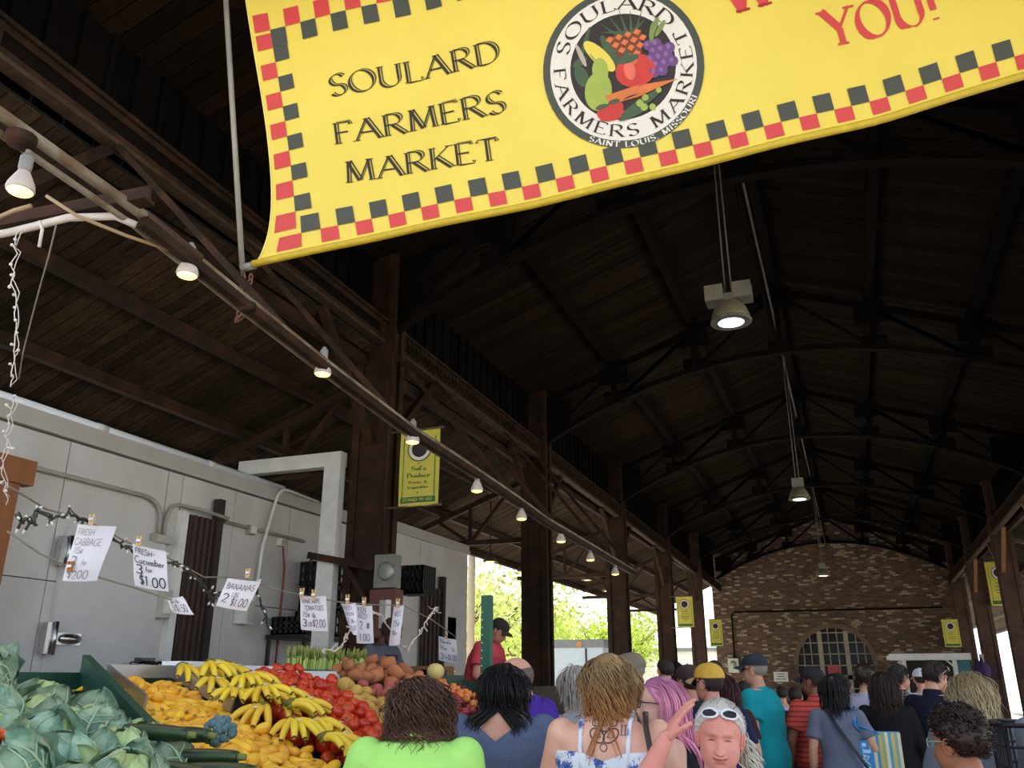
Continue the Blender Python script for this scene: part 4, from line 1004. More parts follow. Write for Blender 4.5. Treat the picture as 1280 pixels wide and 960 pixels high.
heapof([rnd('plum', plm, 'dark purple plum in the heap below the green post', 'plum', 'plums')], [(-3.6, 7.8), (-3.6, 8.4), (-2.6, 8.2), (-2.6, 7.35), (-3.2, 7.5)], 54, (.030, .036), 33, lift=.02)
heapof([rnd('orange', orm, 'small orange at the front of the fruit heap', 'orange', 'oranges')], [(-2.95, 7.2), (-2.9, 7.4), (-2.38, 7.3), (-2.38, 6.2), (-2.5, 6.5)], 40, (.030, .036), 34)
o = rnd('melon', mlm, 'pale yellow melon at the back of the fruit heap', 'melon', 'melons'); place(o, (-3.72, 7.62, 1.66), (.3, .2, 0), scale=.085, label='pale yellow melon at the back of the fruit heap by the dark apples'); drop(o)
# ---- cabbages with wrapped leaves
cbo = mat('cabbage_outer', '#5f8268', .55, var=.2, scale=18, objvar=.3, hue=.035, col2='#93b094', mscale=11, bump=.5, bscale=26)
cbi = mat('cabbage_pale', '#a3bd78', .5, var=.12, scale=14, objvar=.12, hue=.015, col2='#c3d39a', mscale=8, bump=.3, bscale=30)
vein = mat('cabbage_vein', '#a9c0a0', .6, var=.05)
def leaf_mesh(name, R, wdt, hgt, flare, seed, m):
    rr = random.Random(seed); p1, p2, p3 = rr.random() * 6, rr.random() * 6, rr.random() * 6
    b = MB()
    def f(a, t):
        t = 1 - (1 - t) ** 1.7; s_ = a * 2 - 1; w_ = wdt * (sin(pi * min(1, t * .55 + .22)) ** .7) * sqrt(max(.004, 1 - max(0, (t - .5) / .5) ** 2.2)); az = s_ * w_
        el = lerp(-1.25, hgt, t)
        edge = min(1, abs(s_) ** 3 * .8 + .45 * t ** 5)
        r = R * (1 + .03 * t) + flare * edge * (.7 + .4 * sin(s_ * 6 + p1) + .3 * sin(t * 8 + p2)) + .006 * exp(-(s_ / .07) ** 2) + .0035 * sin(abs(s_) * 14 - t * 16) + .004 * sin(s_ * 9 + t * 6 + p3)
        return (r * sin(az), r * cos(az) * cos(el), r * cos(az) * sin(el))
    b.grid(f, 14, 12)
    o = len(b.v)
    for k in range(10):   # midrib and side ribs, standing a little proud
        pass
    mid = [Vector(f(.5, t)) * 1.012 for t in (i / 11 for i in range(10))]
    b.tube(mid, [.006 * (1 - .08 * i) for i in range(10)], 5, m=1)
    for sgn in (-1, 1):
        for t0 in (.25, .42, .6):
            pts = [Vector(f(.5 + sgn * .5 * q * .8, min(.9, t0 * .6 + .22 * q))) * 1.008 for q in (0, .25, .5, .75, 1)]
            b.tube(pts, [.0035, .003, .0025, .002, .001], 4, m=1)
    return b.mesh(name, [m, vein])
def cabbage(k):
    o = thing('cabbage', '', 'cabbage'); b = MB(); b.ball((0, 0, 0), (.088, .088, .082), 18, 12, fn=lambda d: 1 + .02 * sin(d.x * 9 + k) * sin(d.y * 8))
    link('head', b.mesh('head', cbi if k != 1 else cbo), o)
    L = [(.090, 1.1, 1.4, .003), (.091, 1.15, 1.3, .004), (.093, 1.15, 1.15, .008), (.095, 1.2, 1.0, .014), (.097, 1.25, .95, .018), (.099, 1.25, .8, .026), (.101, 1.2, .6, .036)]
    for i, (R, wd, h, fl) in enumerate(L[:5 + (k + 1) % 3]):
        e = link('leaf', leaf_mesh('leaf', R, wd, h, fl * (.8 + .5 * (k % 2)), k * 10 + i, cbi if (i < 2 and k != 1) else cbo), o); e.rotation_euler = (0, 0, i * 2.3 + k)
    return o
cp = [cabbage(k) for k in range(4)]
CPOS = [(-2.12, 2.2, 1.33), (-2.48, 2.52, 1.36), (-2.08, 1.98, 1.30), (-2.42, 2.22, 1.36), (-2.32, 1.98, 1.36), (-2.20, 1.80, 1.34), (-2.72, 2.66, 1.46), (-2.66, 2.38, 1.46), (-2.60, 2.12, 1.47), (-2.50, 1.90, 1.45),
        (-2.95, 2.86, 1.53), (-2.92, 2.56, 1.57), (-2.88, 2.30, 1.60), (-2.80, 2.08, 1.58), (-3.18, 3.06, 1.60), (-3.16, 2.76, 1.65), (-3.14, 2.46, 1.72), (-3.06, 2.22, 1.70), (-3.40, 3.05, 1.60), (-3.42, 2.70, 1.76), (-3.36, 2.44, 1.80),
        (-2.42, 2.72, 1.30), (-2.70, 2.86, 1.42), (-2.26, 2.42, 1.30), (-3.3, 2.25, 1.78)]
CW = ['front cabbage with a big pale round face, at the bottom of the picture', 'dark leafed cabbage under the zucchini', 'pale green cabbage at the bottom edge, left of the round one', 'blue-green cabbage in the second row with spread leaf', 'dark cabbage at the bottom left edge',
      'pale streaked cabbage by the carrots', 'firm ribbed cabbage against the green divider', 'cabbage with torn bright yellow-green leaf, right of centre', 'smooth grey-green cabbage in the middle', 'shaded cabbage at the left edge above the carrots',
      'cabbage with cut white side below the top right one', 'pale lime cabbage in the middle of the heap', 'cabbage with large drooping blue-green leaf', 'wrinkled purple-tinged cabbage at the left edge', 'round netted cabbage at the top right by the divider',
      'upper right cabbage half hidden by leaves', 'cabbage near the top with an upright pale leaf', 'upper left cabbage with spreading leaf', 'back cabbage at the right end of the crest', 'cabbage at the top centre of the heap', 'highest cabbage at the top left of the heap',
      'low cabbage tucked under the divider', 'small cabbage wedged beside the squash divider', 'cabbage at the bottom right corner of the heap', 'topmost cabbage at the left edge of the picture']
R_ = random.Random(4)
for i, p in enumerate(CPOS):
    p = (p[0], p[1], p[2] - .03 - .13 * max(0, min(1, (-2.5 - p[0]) / .6))); place(cp[(i * 3 + i // 4) % 4], p, (R_.uniform(-.2, 1.0), R_.uniform(-.5, .8), R_.uniform(0, 6.28)), CW[i], 'cabbages', scale=R_.uniform(.95, 1.15))
for o in cp: drop(o)
lf = [leaf_mesh('loose_leaf', .105, 1.15, .9, .03, 90 + k, cbo if k % 3 else cbi) for k in range(4)]
LPOS = [(-3.30, 2.5, 1.86), (-3.38, 2.62, 1.84), (-3.2, 2.62, 1.78), (-3.05, 2.6, 1.70), (-2.84, 2.5, 1.62), (-3.45, 2.3, 1.86), (-2.6, 2.3, 1.5), (-2.3, 2.1, 1.42), (-2.9, 2.75, 1.58), (-2.35, 2.35, 1.40), (-2.75, 2.2, 1.6), (-3.1, 2.35, 1.76)]
LW = ['crest, topmost', 'crest, leaning right', 'crest, folded over', 'slope below the crest', 'middle of the heap', 'far left of the crest', 'heap above the front row', 'front row at the bottom', 'right side by the divider', 'front right beside the zucchini', 'middle left of the heap', 'upper left slope']
for i, p in enumerate(LPOS):
    o = link('cabbage_leaf', lf[i % 4]); tag(o, 'loose ribbed cabbage leaf on the ' + LW[i], 'leaf', 'loose cabbage leaves'); o.location = (p[0], p[1], p[2] - .05 - .13 * max(0, min(1, (-2.4 - p[0]) / .6))); o.rotation_euler = (R_.uniform(-1.2, .2), R_.uniform(-.5, .5), R_.uniform(-.9, .9) + .4)
# ---- zucchini, broccoli, carrots
zm = mat('zucchini_green', '#24381f', .4, var=.2, scale=14, col2='#2f4a27', mscale=20, stretch=(.3, 3, 3))
def zuc(p, rz, ry, L, lab):
    b = MB(); n = 10; b.tube([(L * (i / n - .5), .05 * L * sin(pi * i / n), 0) for i in range(n + 1)], [.030 * (.45 + .55 * sin(pi * min(1, (i + .8) / (n + 1.2))) ** .35) for i in range(n + 1)], 10)
    o = b.build('zucchini', zm); o.location = p; o.rotation_euler = (0, ry, rz); tag(o, lab, 'zucchini', 'zucchini')
    s = MB(); s.tube([(L * .5, 0, 0), (L * .5 + .03, .004, 0)], [.016, .012], 6); s.build('stem', mat('zucchini_stem', '#76803f', .7), o)
for i, (p, rz, ry, L, lab) in enumerate((((-2.44, 2.66, 1.41), .2, .05, .26, 'dark green zucchini lying above the broccoli, left one'), ((-2.42, 2.80, 1.395), -.1, .0, .24, 'dark green zucchini pointing at the broccoli crown'), ((-2.28, 2.74, 1.325), .35, .0, .26, 'dark green zucchini under the yellow squash, upper one'),
        ((-2.14, 2.66, 1.29), .25, .0, .26, 'long dark green zucchini at the bottom edge under the squash'), ((-2.20, 2.52, 1.30), .1, .1, .22, 'dark green zucchini beside the front cabbage'))): zuc(p, rz, ry, L, lab)
def broccoli(p, sc, lab):
    t = thing('broccoli', lab, 'broccoli', p); R = random.Random(6)
    b = MB(); b.tube([(0, 0, -.09), (0, 0, .0)], [.018, .026], 8); link('stalk', b.mesh('stalk', mat('broccoli_stalk', '#b9c98a', .6)), t)
    b = MB()
    for k in range(46):
        a = R.uniform(0, 6.28); e = R.uniform(0, 1.4); r = .05
        b.ball((r * cos(a) * cos(e) * 1.05, r * sin(a) * cos(e) * 1.05, r * sin(e) * .8), R.uniform(.012, .019), 7, 5)
    link('florets', b.mesh('florets', mat('broccoli_green', '#5f7f83', .8, var=.25, scale=60, bump=.8, bscale=150)), t)['kind'] = 'stuff'
    t.rotation_euler = (.9, .5, .4); t.scale = (sc,) * 3
broccoli((-2.36, 2.92, 1.40), 1.0, 'blue-green broccoli crown between the cabbages and the squash')
cm = mat('carrot_orange', '#f0642c', .45, var=.1, scale=14)
for k in range(4):
    b = MB(); b.tube([(-.12, 0, 0), (-.08, 0, 0), (.0, .004, 0), (.09, .0, 0), (.13, 0, 0)], [.016, .022, .02, .013, .004], 9)
    o = b.build('carrot', cm); o.location = (-2.47 + .02 * k, 1.90 + .03 * k, 1.47 - .012 * k); o.rotation_euler = (0, .15, .25 + .12 * k); tag(o, 'bright orange carrot at the left edge, ' + ('top of', 'second in', 'third in', 'bottom of')[k] + ' its pile among the cabbages', 'carrot', 'carrots')
# ---- white foam trays and asparagus
foam = mat('white_foam', '#dfe5ec', .6, var=.03)
def tray(x0, x1, y0, y1, z, h, lab):
    t = thing('foam_tray', lab, 'tray', ((x0 + x1) / 2, (y0 + y1) / 2, z)); w = .02
    MB().bx(x0, x1, y0, y1, z, z + w).build('base', foam, t)
    for a in ((x0, x0 + w, y0, y1), (x1 - w, x1, y0, y1), (x0, x1, y0, y0 + w), (x0, x1, y1 - w, y1)): MB().bx(*a, z + w, z + h).build('side', foam, t)
tray(-4.02, -3.86, 4.36, 4.86, 1.58, .12, 'white foam tray behind the top of the banana pile'); tray(-3.98, -3.82, 4.90, 5.22, 1.56, .12, 'plain white foam tray between bananas and tomatoes'); tray(-3.98, -3.78, 5.24, 6.06, 1.54, .11, 'white foam tray holding tomatoes and asparagus')
t = thing('back_shelf', 'narrow green shelf along the back of the stall under the foam trays', 'shelf', (-4.0, 5.3, 1.5)); MB().bx(-4.06, -3.78, 4.3, 6.3, 1.50, 1.54).build('board', gpaint, t)
for y in (4.4, 5.4, 6.2): MB().bx(-4.05, -4.0, y - .03, y + .03, .5, 1.5).build('bracket', gpaint, t)
asm = mat('asparagus_green', '#9dba5e', .5, var=.12, scale=20, island=.2, col2='#b0c878'); ast = mat('asparagus_tip', '#84944a', .6, var=.2, scale=60, bump=.6, bscale=120, island=.2)
def asp(p, lean, n, lab):
    t = thing('asparagus_bundle', lab, 'asparagus', p); R = random.Random(int(p[1] * 100)); a = MB(); b = MB()
    for k in range(n):
        q = R.uniform(0, 6.28); r = .075 * sqrt(R.random()); x, y = r * cos(q) * .7, r * sin(q); h = R.uniform(.23, .28); dx, dy = x * .35 + lean * h, y * .4
        p0, p1, p2 = Vector((x, y, 0)), Vector((x + dx * .7, y + dy * .7, h * .72)), Vector((x + dx, y + dy, h))
        a.tube([p0, p1], [.0065, .006], 5); b.tube([p1, p1.lerp(p2, .5), p2], [.0065, .009, .0025], 5)
    link('stalks', a.mesh('stalks', asm), t)['kind'] = 'stuff'; link('tips', b.mesh('tips', ast), t)['kind'] = 'stuff'
    c = MB(); c.tube([(.062 * cos(u), .088 * sin(u), .10) for u in (2 * pi * k / 16 for k in range(17))], .004, 5, cap=False); link('band', c.mesh('band', mat('rubber_band', '#4a5a7a', .5)), t)
for i, (x, y) in enumerate(((-3.88, 5.60), (-3.86, 5.77), (-3.87, 5.92), (-3.84, 6.08), (-3.80, 6.22))): asp((x, y, 1.56), .0 if i < 4 else .25, 34, 'bundle of upright green asparagus, %s from the left on the back shelf' % ORD[i])
# lettuces on the next stall
st2 = thing('far_stall', 'second produce stall beyond the green post, mostly hidden by shoppers', 'stall', (-3.1, 10.5, 0)); MB().poly([(-2.3, 8.7, 1.18), (-2.3, 12.6, 1.18), (-3.86, 12.6, 1.5), (-3.86, 8.7, 1.5)]).build('deck', darkb, st2); MB().bx(-2.32, -2.28, 8.7, 12.6, .0, 1.2).build('front_board', wood, st2)
for y in (8.9, 12.4): MB().bx(-3.86, -3.78, y - .04, y + .04, 0, 1.5).build('leg', wood, st2)
ltm = mat('lettuce_green', '#a8b45a', .6, var=.25, scale=12, objvar=.15, bump=.6, bscale=30, col2='#c9c98a')
R_ = random.Random(9)
for i in range(9):
    b = MB(); ph = i; b.ball((0, 0, 0), (.12, .11, .09), 16, 10, fn=lambda d: 1 + .12 * sin(d.x * 9 + ph) * sin(d.y * 8 + ph) + .06 * sin(d.z * 14)); o = b.build('lettuce', ltm)
    o.location = (-2.42 - .16 * (i % 3), 8.85 + .22 * (i // 3) + .05 * (i % 2), 1.32 + .045 * (i % 3)); o.rotation_euler = (R_.random(), R_.random(), R_.random()); tag(o, 'crinkled pale green lettuce on the far stall behind the purple shirt', 'lettuce', 'lettuces')
# green post
t = thing('green_post', 'dark green painted steel post rising from the stall in front of the red shirt', 'post', (-3.24, 7.75, 1.2)); MB().bx(-3.30, -3.205, 7.72, 7.80, .0, 2.36).build('post', mat('post_green', '#1f6048', .45, var=.06), t)
b = MB()
for z in [1.5 + .07 * k for k in range(11)]: b.ball((-3.285, 7.716, z), .008, 6, 4)
b.build('slot', whitep, t, 'stuff')
# cardboard box and blue crate behind the fruit
t = thing('cardboard_box', 'brown cardboard box standing behind the fruit heap', 'box', (-4.3, 8.5, 1.3)); cbd = mat('cardboard', '#7a5a3c', .8)
for a in ((-4.55, -4.53, 8.3, 8.75), (-4.07, -4.05, 8.3, 8.75), (-4.55, -4.05, 8.3, 8.32), (-4.55, -4.05, 8.73, 8.75)): MB().bx(*a, .5, 1.72).build('side', cbd, t)
crate(-4.02, -3.90, 7.9, 8.25, 1.5, 1.68, 'dark blue plastic crate beside the cardboard box', mat('blue_crate', '#22365e', .5))
# ================================================================== PRICE SIGNS ON THE CORD
paper = mat('paper', '#e4e2ec', .7, var=.03, scale=3); ink = mat('ink_black', '#17161a', .6); inkp = mat('ink_violet', '#4a4a86', .6); pin = mat('clothespin_wood', '#c9a878', .7, var=.15); pind = mat('clothespin_orange', '#a5652e', .7)
def price_sign(k, label, lines, mi=ink, curl=.012, W=.11):
    tl, tr, br, bl = [Vector(p) for p in SIGNS[k]]; t = thing('price_sign', label, 'sign', tuple((bl + br) / 2)); nn = (tr - tl).cross(bl - tl).normalized()
    if nn.y > 0: nn = -nn
    def S0(off): return lambda u, v: bl.lerp(br, u).lerp(tl.lerp(tr, u), v) + nn * (off + curl * sin(pi * u) + curl * sin(v * 4 + 1))
    MB().grid(lambda a, c: S0(0)(a, c), 8, 8).grid(lambda a, c: S0(-.0015)(1 - a, c), 8, 8).build('sheet', paper, t)
    m = MB(); R = random.Random(k)
    for (s_, u, v, h, wd) in lines: textline(m, s_, S0(.004), u, v, h, wd, 'hand', W, .05, rng=R)
    if m.f: m.build('handwriting', mi, t, 'stuff')
price_sign(0, 'white paper sign reading FRESH CABBAGE, nearest to the left edge', (('FRESH', .08, .82, .11, .44), ('CABBAGE', .06, .64, .12, .72), ('75¢', .1, .50, .1, .27), ('3', .1, .26, .18, .17), ('for', .45, .3, .1, .14), ('$200', .12, .05, .15, .6)), mat('ink_grey', '#6b6a72', .6), W=.08)
price_sign(1, 'white paper sign reading FRESH CUCUMBER 3 FOR 1.00', (('FRESH-', .08, .80, .13, .6), ('Cucumber', .06, .58, .16, .88), ('3', .1, .34, .2, .2), ('for', .4, .42, .12, .2), ('$1.00', .2, .07, .24, .75)), W=.12)
price_sign(2, 'small tilted paper tag just below the cucumber sign', (('3/$1.50', .1, .2, .4, .8), ('ea.lb', .15, .68, .22, .5)))
price_sign(3, 'tilted white paper sign reading BANANAS 2 LBS 1.00', (('BANANAS', .08, .66, .2, .84), ('2', .1, .2, .3, .18), ('LBS', .36, .42, .14, .2), ('$1.00', .42, .12, .26, .5)), mat('ink_dark_grey', '#3d3b46', .6), W=.1)
price_sign(4, 'white paper sign reading VINE RIPE TOMATOES above the asparagus', (('VINE RIPE', .07, .80, .12, .7), ('TOMATOES', .16, .60, .13, .72), ('75¢ lb', .08, .40, .14, .5), ('3', .1, .12, .22, .14), ('LBS', .3, .15, .12, .16), ('$2.00', .48, .12, .22, .45)), W=.11)
price_sign(5, 'narrow curling paper sign with violet writing', (('RED', .1, .8, .12, .6), ('SKIN', .1, .62, .12, .7), ('2 lb', .1, .4, .14, .7), ('1.50', .2, .18, .14, .7)), inkp, .03)
price_sign(6, 'tall white paper sign reading 2 pounds 1.00, right of the violet one', (('KEN', .1, .82, .12, .5), ('RED', .12, .66, .12, .55), ('2 #', .2, .38, .2, .6), ('1.00', .2, .08, .18, .6)), inkp)
price_sign(7, 'narrow twisted paper sign beside the brown switch cabinet', (('SWEET', .1, .75, .12, .7), ('75¢', .15, .5, .14, .6), ('lb', .2, .28, .12, .4)), mat('ink_grey'), .02)
price_sign(8, 'white paper sign on the far cold room door reading 3 FOR 1.00', (('Navels', .08, .76, .16, .6), ('Wash. St.', .08, .5, .16, .84), ('3', .1, .12, .22, .14), ('for', .3, .16, .12, .18), ('$1.00', .5, .12, .22, .45)))
PL = ['clothespin on the cabbage sign', 'orange clothespin low on the cabbage sign', 'pale clothespin on the cucumber sign', 'clothespin on the bananas sign', 'left clothespin on the tomatoes sign', 'right clothespin on the tomatoes sign', 'tilted clothespin on the violet sign', 'clothespin on the tall 2-pound sign', 'clothespin on the twisted sign', 'clothespin on the far sign by the trees']
for k, p in enumerate(PINS):
    t = thing('clothespin', PL[k], 'clothespin', p); s_ = .5 if k < 4 else .8; m_ = pind if k == 1 else pin
    for sx in (-1, 1): MB().bar(Vector(p) + Vector((.006 * sx, 0, -.035 * s_ - .012)), Vector(p) + Vector((.012 * sx, 0, .045 * s_)), .008, .012).build('jaw', m_, t)
    MB().bx(p[0] - .014, p[0] + .014, p[1] - .008, p[1] + .008, p[2] - .006, p[2] + .006).build('spring', steel, t)
cordm = mat('cord', '#8b857b', .8); dwire = mat('dark_green_wire', '#3b3f38', .7); wwire = mat('white_wire', '#d9cfc8', .6); lbulb = mat('clear_mini_bulb', '#cfd0cc', .25)
tag(centre(MB().tube(CORD, .006, 5).build('sign_cord', cordm)), 'thin cord carrying the price signs above the stall', 'cord')
tag(centre(MB().tube(CORD2, .005, 5).build('sign_cord', cordm)), 'lower thin cord running past the cabbage sign to the small tag', 'cord')
def lights(path, label, wm, seed, twig=.07, bulbs=True, r=.006):
    t = thing('string_lights', label, 'string lights', path[0]); R = random.Random(seed)
    P = [Vector(p) for p in path]; Q = []
    for a, b in zip(P, P[1:]):
        for k in range(4): Q.append(a.lerp(b, k / 4) + Vector((R.uniform(-.01, .01), R.uniform(-.01, .01), R.uniform(-.012, .012))))
    MB().tube(Q + [P[-1]], r, 5).build('wire', wm, t); MB().tube([q + Vector((.012 * sin(i * 1.3), .01, .012 * cos(i * 1.3))) for i, q in enumerate(Q)], r * .8, 5).build('wire', wm, t)
    for i, q in enumerate(Q[::2]):
        d = Vector((R.uniform(-1, 1), R.uniform(-.4, .4), R.uniform(-1, .7))).normalized() * twig * R.uniform(.5, 1)
        MB().tube([q, q + d * .55], [r, r * 1.2], 5).build('socket', wm, t)
        if bulbs: MB().tube([q + d * .5, q + d * .8, q + d], [.006, .007, .001], 5).build('bulb', lbulb, t)
lights(LIGHTW, 'tangled dark string lights draped behind the paper price signs', dwire, 1); lights(LIGHTV, 'white string lights hanging straight down at the far left', wwire, 2, .028, r=.0022); lights(LIGHTV2, 'white string lights dangling in front of the plywood post', wwire, 3, .035, r=.0022); lights(LIGHTW2, 'white string lights looped between the tall column and the far cold room', wwire, 4, .06, r=.0045)
pipe(WIRE, .003, 'thin wire slanting down from the bracket at the far left', cordm, 'wire', 'hanging_wire')
# ================================================================== PEOPLE
from mathutils.bvhtree import BVHTree
TMP = bpy.data.scenes.new('tmp')
def union(mb, vox, smooth=4, mats=None):
    """one continuous surface grown over overlapping solids"""
    me = mb.mesh('u', [])
    o = bpy.data.objects.new('u', me); TMP.collection.objects.link(o)
    r = o.modifiers.new('r', 'REMESH'); r.mode = 'VOXEL'; r.voxel_size = vox; r.use_smooth_shade = True
    if smooth:
        s = o.modifiers.new('s', 'SMOOTH'); s.factor = .5; s.iterations = smooth
    with bpy.context.temp_override(scene=TMP, view_layer=TMP.view_layers[0]):
        dg = bpy.context.evaluated_depsgraph_get()
        out = bpy.data.meshes.new_from_object(o.evaluated_get(dg))
    vs = [tuple(v.co) for v in out.vertices]; fs = [tuple(p.vertices) for p in out.polygons]
    bpy.data.objects.remove(o); bpy.data.meshes.remove(me); bpy.data.meshes.remove(out)
    m = MB(); m.v = vs; m.f = fs; m.m = [0] * len(fs); m.s = [True] * len(fs); return m
def join(a, b, mi=None):
    o = len(a.v); a.v += b.v; a.f += [tuple(i + o for i in f) for f in b.f]; a.m += b.m if mi is None else [mi] * len(b.f); a.s += b.s; return a
def smax(a, b, k):
    h = max(0, min(1, .5 + .5 * (a - b) / k)); return b + (a - b) * h + k * h * (1 - h)
def ell_exit(d, c, r):
    ox, oy, oz = -c[0] / r[0], -c[1] / r[1], -c[2] / r[2]; dx, dy, dz = d[0] / r[0], d[1] / r[1], d[2] / r[2]
    A = dx * dx + dy * dy + dz * dz; B = ox * dx + oy * dy + oz * dz; Cc = ox * ox + oy * oy + oz * oz - 1
    D = B * B - A * Cc
    return (-B + sqrt(D)) / A if D > 0 else 0.0
def g2(a, b, sa, sb): return exp(-(a / sa)**2 - (b / sb)**2)
def head_r(az, el, H):
    """radius of the head in direction az (0 = straight ahead), el: skull, jaw, brow, sockets, nose, lips, chin, cheeks"""
    d = (sin(az) * cos(el), cos(az) * cos(el), sin(el)); wd = H.get('wide', 1.0)
    r1 = ell_exit(d, (0, -.012, .03), (.076 * wd, .098, .092)); r2 = ell_exit(d, (0, .022, -.042), (.058 * wd * H.get('jaw', 1), .068, .076))
    r = smax(r1, r2, .02)
    if cos(az) < 0: return r
    f = 0; A = abs(az)
    f += .005 * g2(A - .3, el - .22, .25, .10)                                   # brow
    f -= .010 * g2(A - .34, el - .03, .17, .12)                                  # sockets
    f += .0045 * g2(A - .34, el - .015, .11, .055)                                # lids
    t = (.16 - el) / .56
    if -.3 < t < 1.35:
        ht = .004 + .021 * max(0, min(1, t)) ** 1.3; ht *= max(0, min(1, (t + .3) / .3)) * (1 if t < 1.0 else max(0, 1 - ((t - 1.0) / .22)) ** .7)
        f += H.get('nose', 1) * ht * exp(-(az / (.075 + .05 * max(0, min(1, t))))**2)
    f += .007 * g2(A - .13, el + .40, .06, .06)                                  # nostril wings
    f += .0055 * g2(az, el + .585, .24, .045) + .0055 * g2(az, el + .70, .2, .05) - .005 * g2(az, el + .64, .26, .022)   # lips
    f -= .004 * g2(az, el + .80, .2, .05) + .0 * az
    f += .008 * g2(az, el + .98, .25, .14)                                       # chin
    f += .006 * g2(A - .55, el + .25, .2, .2)                                    # cheeks
    if H.get('old'):
        f -= .0026 * g2(A - .27 - .35 * (-.45 - el), el + .55, .035, .2)         # fold from nose to mouth
        f -= .0022 * g2(A - .33, el + .10, .16, .025) + .002 * g2(A - .38, el + .17, .14, .02)   # bags
        for e in (.42, .52, .62): f -= .0010 * exp(-((el - e - .03 * cos(az * 4)) / .014)**2) * (1 if A < .45 else 0)
        for k in (-.05, .02, .09): f -= .0014 * g2(A - .62, el - k, .1, .015)
        f -= .002 * g2(A - .42, el + .85, .06, .12)
    return r + f
def head_mesh(H, nu, nv):
    m = MB()
    def f(a, b):
        # finer rows towards the face
        az = (a * 2 - 1) * pi; az = az - .35 * sin(az) ; el = -pi / 2 + pi * b
        r = head_r(az, el, H); return (r * sin(az) * cos(el), r * cos(az) * cos(el), r * sin(el))
    m.grid(f, nu, nv); return m
def patch(H, az0, az1, e0, e1, off, n=10, shape=None, k=6):
    m = MB()
    def f(a, b):
        az = lerp(az0, az1, a); el = lerp(e0, e1, b)
        if shape: az, el = shape(a, b)
        r = head_r(az, el, H) + off; return (r * sin(az) * cos(el), r * cos(az) * cos(el), r * sin(el))
    m.grid(f, n, k); return m
def ear(sx, H):
    m = MB(); c = Vector((sx * (.076 * H.get('wide', 1) + H.get('earx', 0)), -.008, -.004)); R = RZ(-sx * .35) @ RY(sx * .12)
    m.ball(c, (.010, .019, .032), 12, 8, R); pts = [c + R @ Vector((sx * .008, .017 * cos(t), .030 * sin(t))) for t in (radians(-110 + 320 * k / 12) for k in range(13))]
    m.tube(pts, .0045, 6); m.ball(c + R @ Vector((sx * .004, .006, -.028)), (.006, .009, .010), 8, 6); return m
def hand(m, w, d, pn, side, curl=.5, s=1.0, spread=.06, thumb=.75):
    """palm, four unequal fingers with knuckle bends and a thumb leaving the side of the palm"""
    d = Vector(d).normalized(); pn = Vector(pn); pn = (pn - d * pn.dot(d)).normalized(); ac = d.cross(pn) * side
    w = Vector(w)
    def P(a, l, n): return w + (ac * a + d * l + pn * n) * s
    M_ = Matrix((ac, d, pn)).transposed()
    m.ball(P(.0, .048, 0), (.040 * s, .052 * s, .0155 * s), 14, 10, M_); m.ball(P(.0, .075, 0), (.041 * s, .026 * s, .0135 * s), 12, 8, M_)
    m.tube([P(0, -.035, 0), P(0, .02, 0)], [.026 * s, .027 * s], 10, flat=.75)
    m.ball(P(.026, .030, .008), (.016 * s, .030 * s, .014 * s), 10, 8, M_)
    for i, (L, r) in enumerate(((.072, .0083), (.080, .0086), (.074, .0082), (.058, .0073))):
        a = .031 - .0205 * i; base = Vector((a, .085 - (.004, 0, .003, .010)[i], 0)); th = 0; fan = (1.5 - i) * spread
        pts = [base + Vector((0, -.02, 0)), base]; p = base.copy()
        for q, fr in enumerate((.45, .31, .24)):
            th += curl * (.45, .75, .55)[q] * (1 + .06 * i)
            p = p + Vector((sin(fan) * cos(th), cos(fan) * cos(th), sin(th))) * L * fr; pts.append(p.copy())
        m.tube([P(*q) for q in pts], [r * s * k for k in (1.05, 1.08, 1.03, .95, .8)], 8); m.ball(P(*pts[-1]), r * s * .82, 8, 6)
        for q in (1, 2, 3): m.ball(P(*pts[q]), r * s * 1.08, 8, 6)
    tp = [Vector((.022, .015, .004)), Vector((.040, .042, .012)), Vector((.052 + .01 * (1 - thumb), .070, .020 + .012 * curl)), Vector((.053, .094, .030 + .02 * curl))]
    m.tube([P(*q) for q in tp], [.013 * s, .0115 * s, .0098 * s, .0075 * s], 8); m.ball(P(*tp[-1]), .0078 * s, 8, 6)
    for q in (1, 2): m.ball(P(*tp[q]), (.0118, .0102)[q - 1] * s, 8, 6)
SKIN = {}
def skin(tone):
    c = srgb(tone); return mat('skin_' + tone.strip('#'), tone, .5, var=.05, scale=14, spec=.35, sss=.12, bump=.08, bscale=160, col2=(c[0] * .95, c[1] * .80, c[2] * .78), mscale=9, lo=.4, hi=.7)
def hairmat(key, root, tip, z0=1.35, z1=1.6, rough=.45):
    if key in MATS: return MATS[key]
    m = mat(key, root, rough, var=.15, island=.35, spec=.35); n = m.node_tree.nodes; L = m.node_tree.links
    tc = n.new('ShaderNodeTexCoord'); sx = n.new('ShaderNodeSeparateXYZ'); L.new(tc.outputs['Object'], sx.inputs[0])
    g = n.new('ShaderNodeNewGeometry'); ad = n.new('ShaderNodeMath'); ad.operation = 'MULTIPLY_ADD'; ad.inputs[1].default_value = (z1 - z0) * .5; L.new(g.outputs['Random Per Island'], ad.inputs[0]); L.new(sx.outputs['Z'], ad.inputs[2])
    mr = n.new('ShaderNodeMapRange'); mr.inputs[1].default_value = z0; mr.inputs[2].default_value = z1 + (z1 - z0) * .25; L.new(ad.outputs[0], mr.inputs[0])
    mx = n.new('ShaderNodeMixRGB'); mx.inputs[1].default_value = (*srgb(tip), 1); mx.inputs[2].default_value = (*srgb(root), 1); L.new(mr.outputs[0], mx.inputs[0])
    hv = [k for k in n if k.type == 'HUE_SAT'][0]; L.new(mx.outputs[0], hv.inputs['Color']); return m
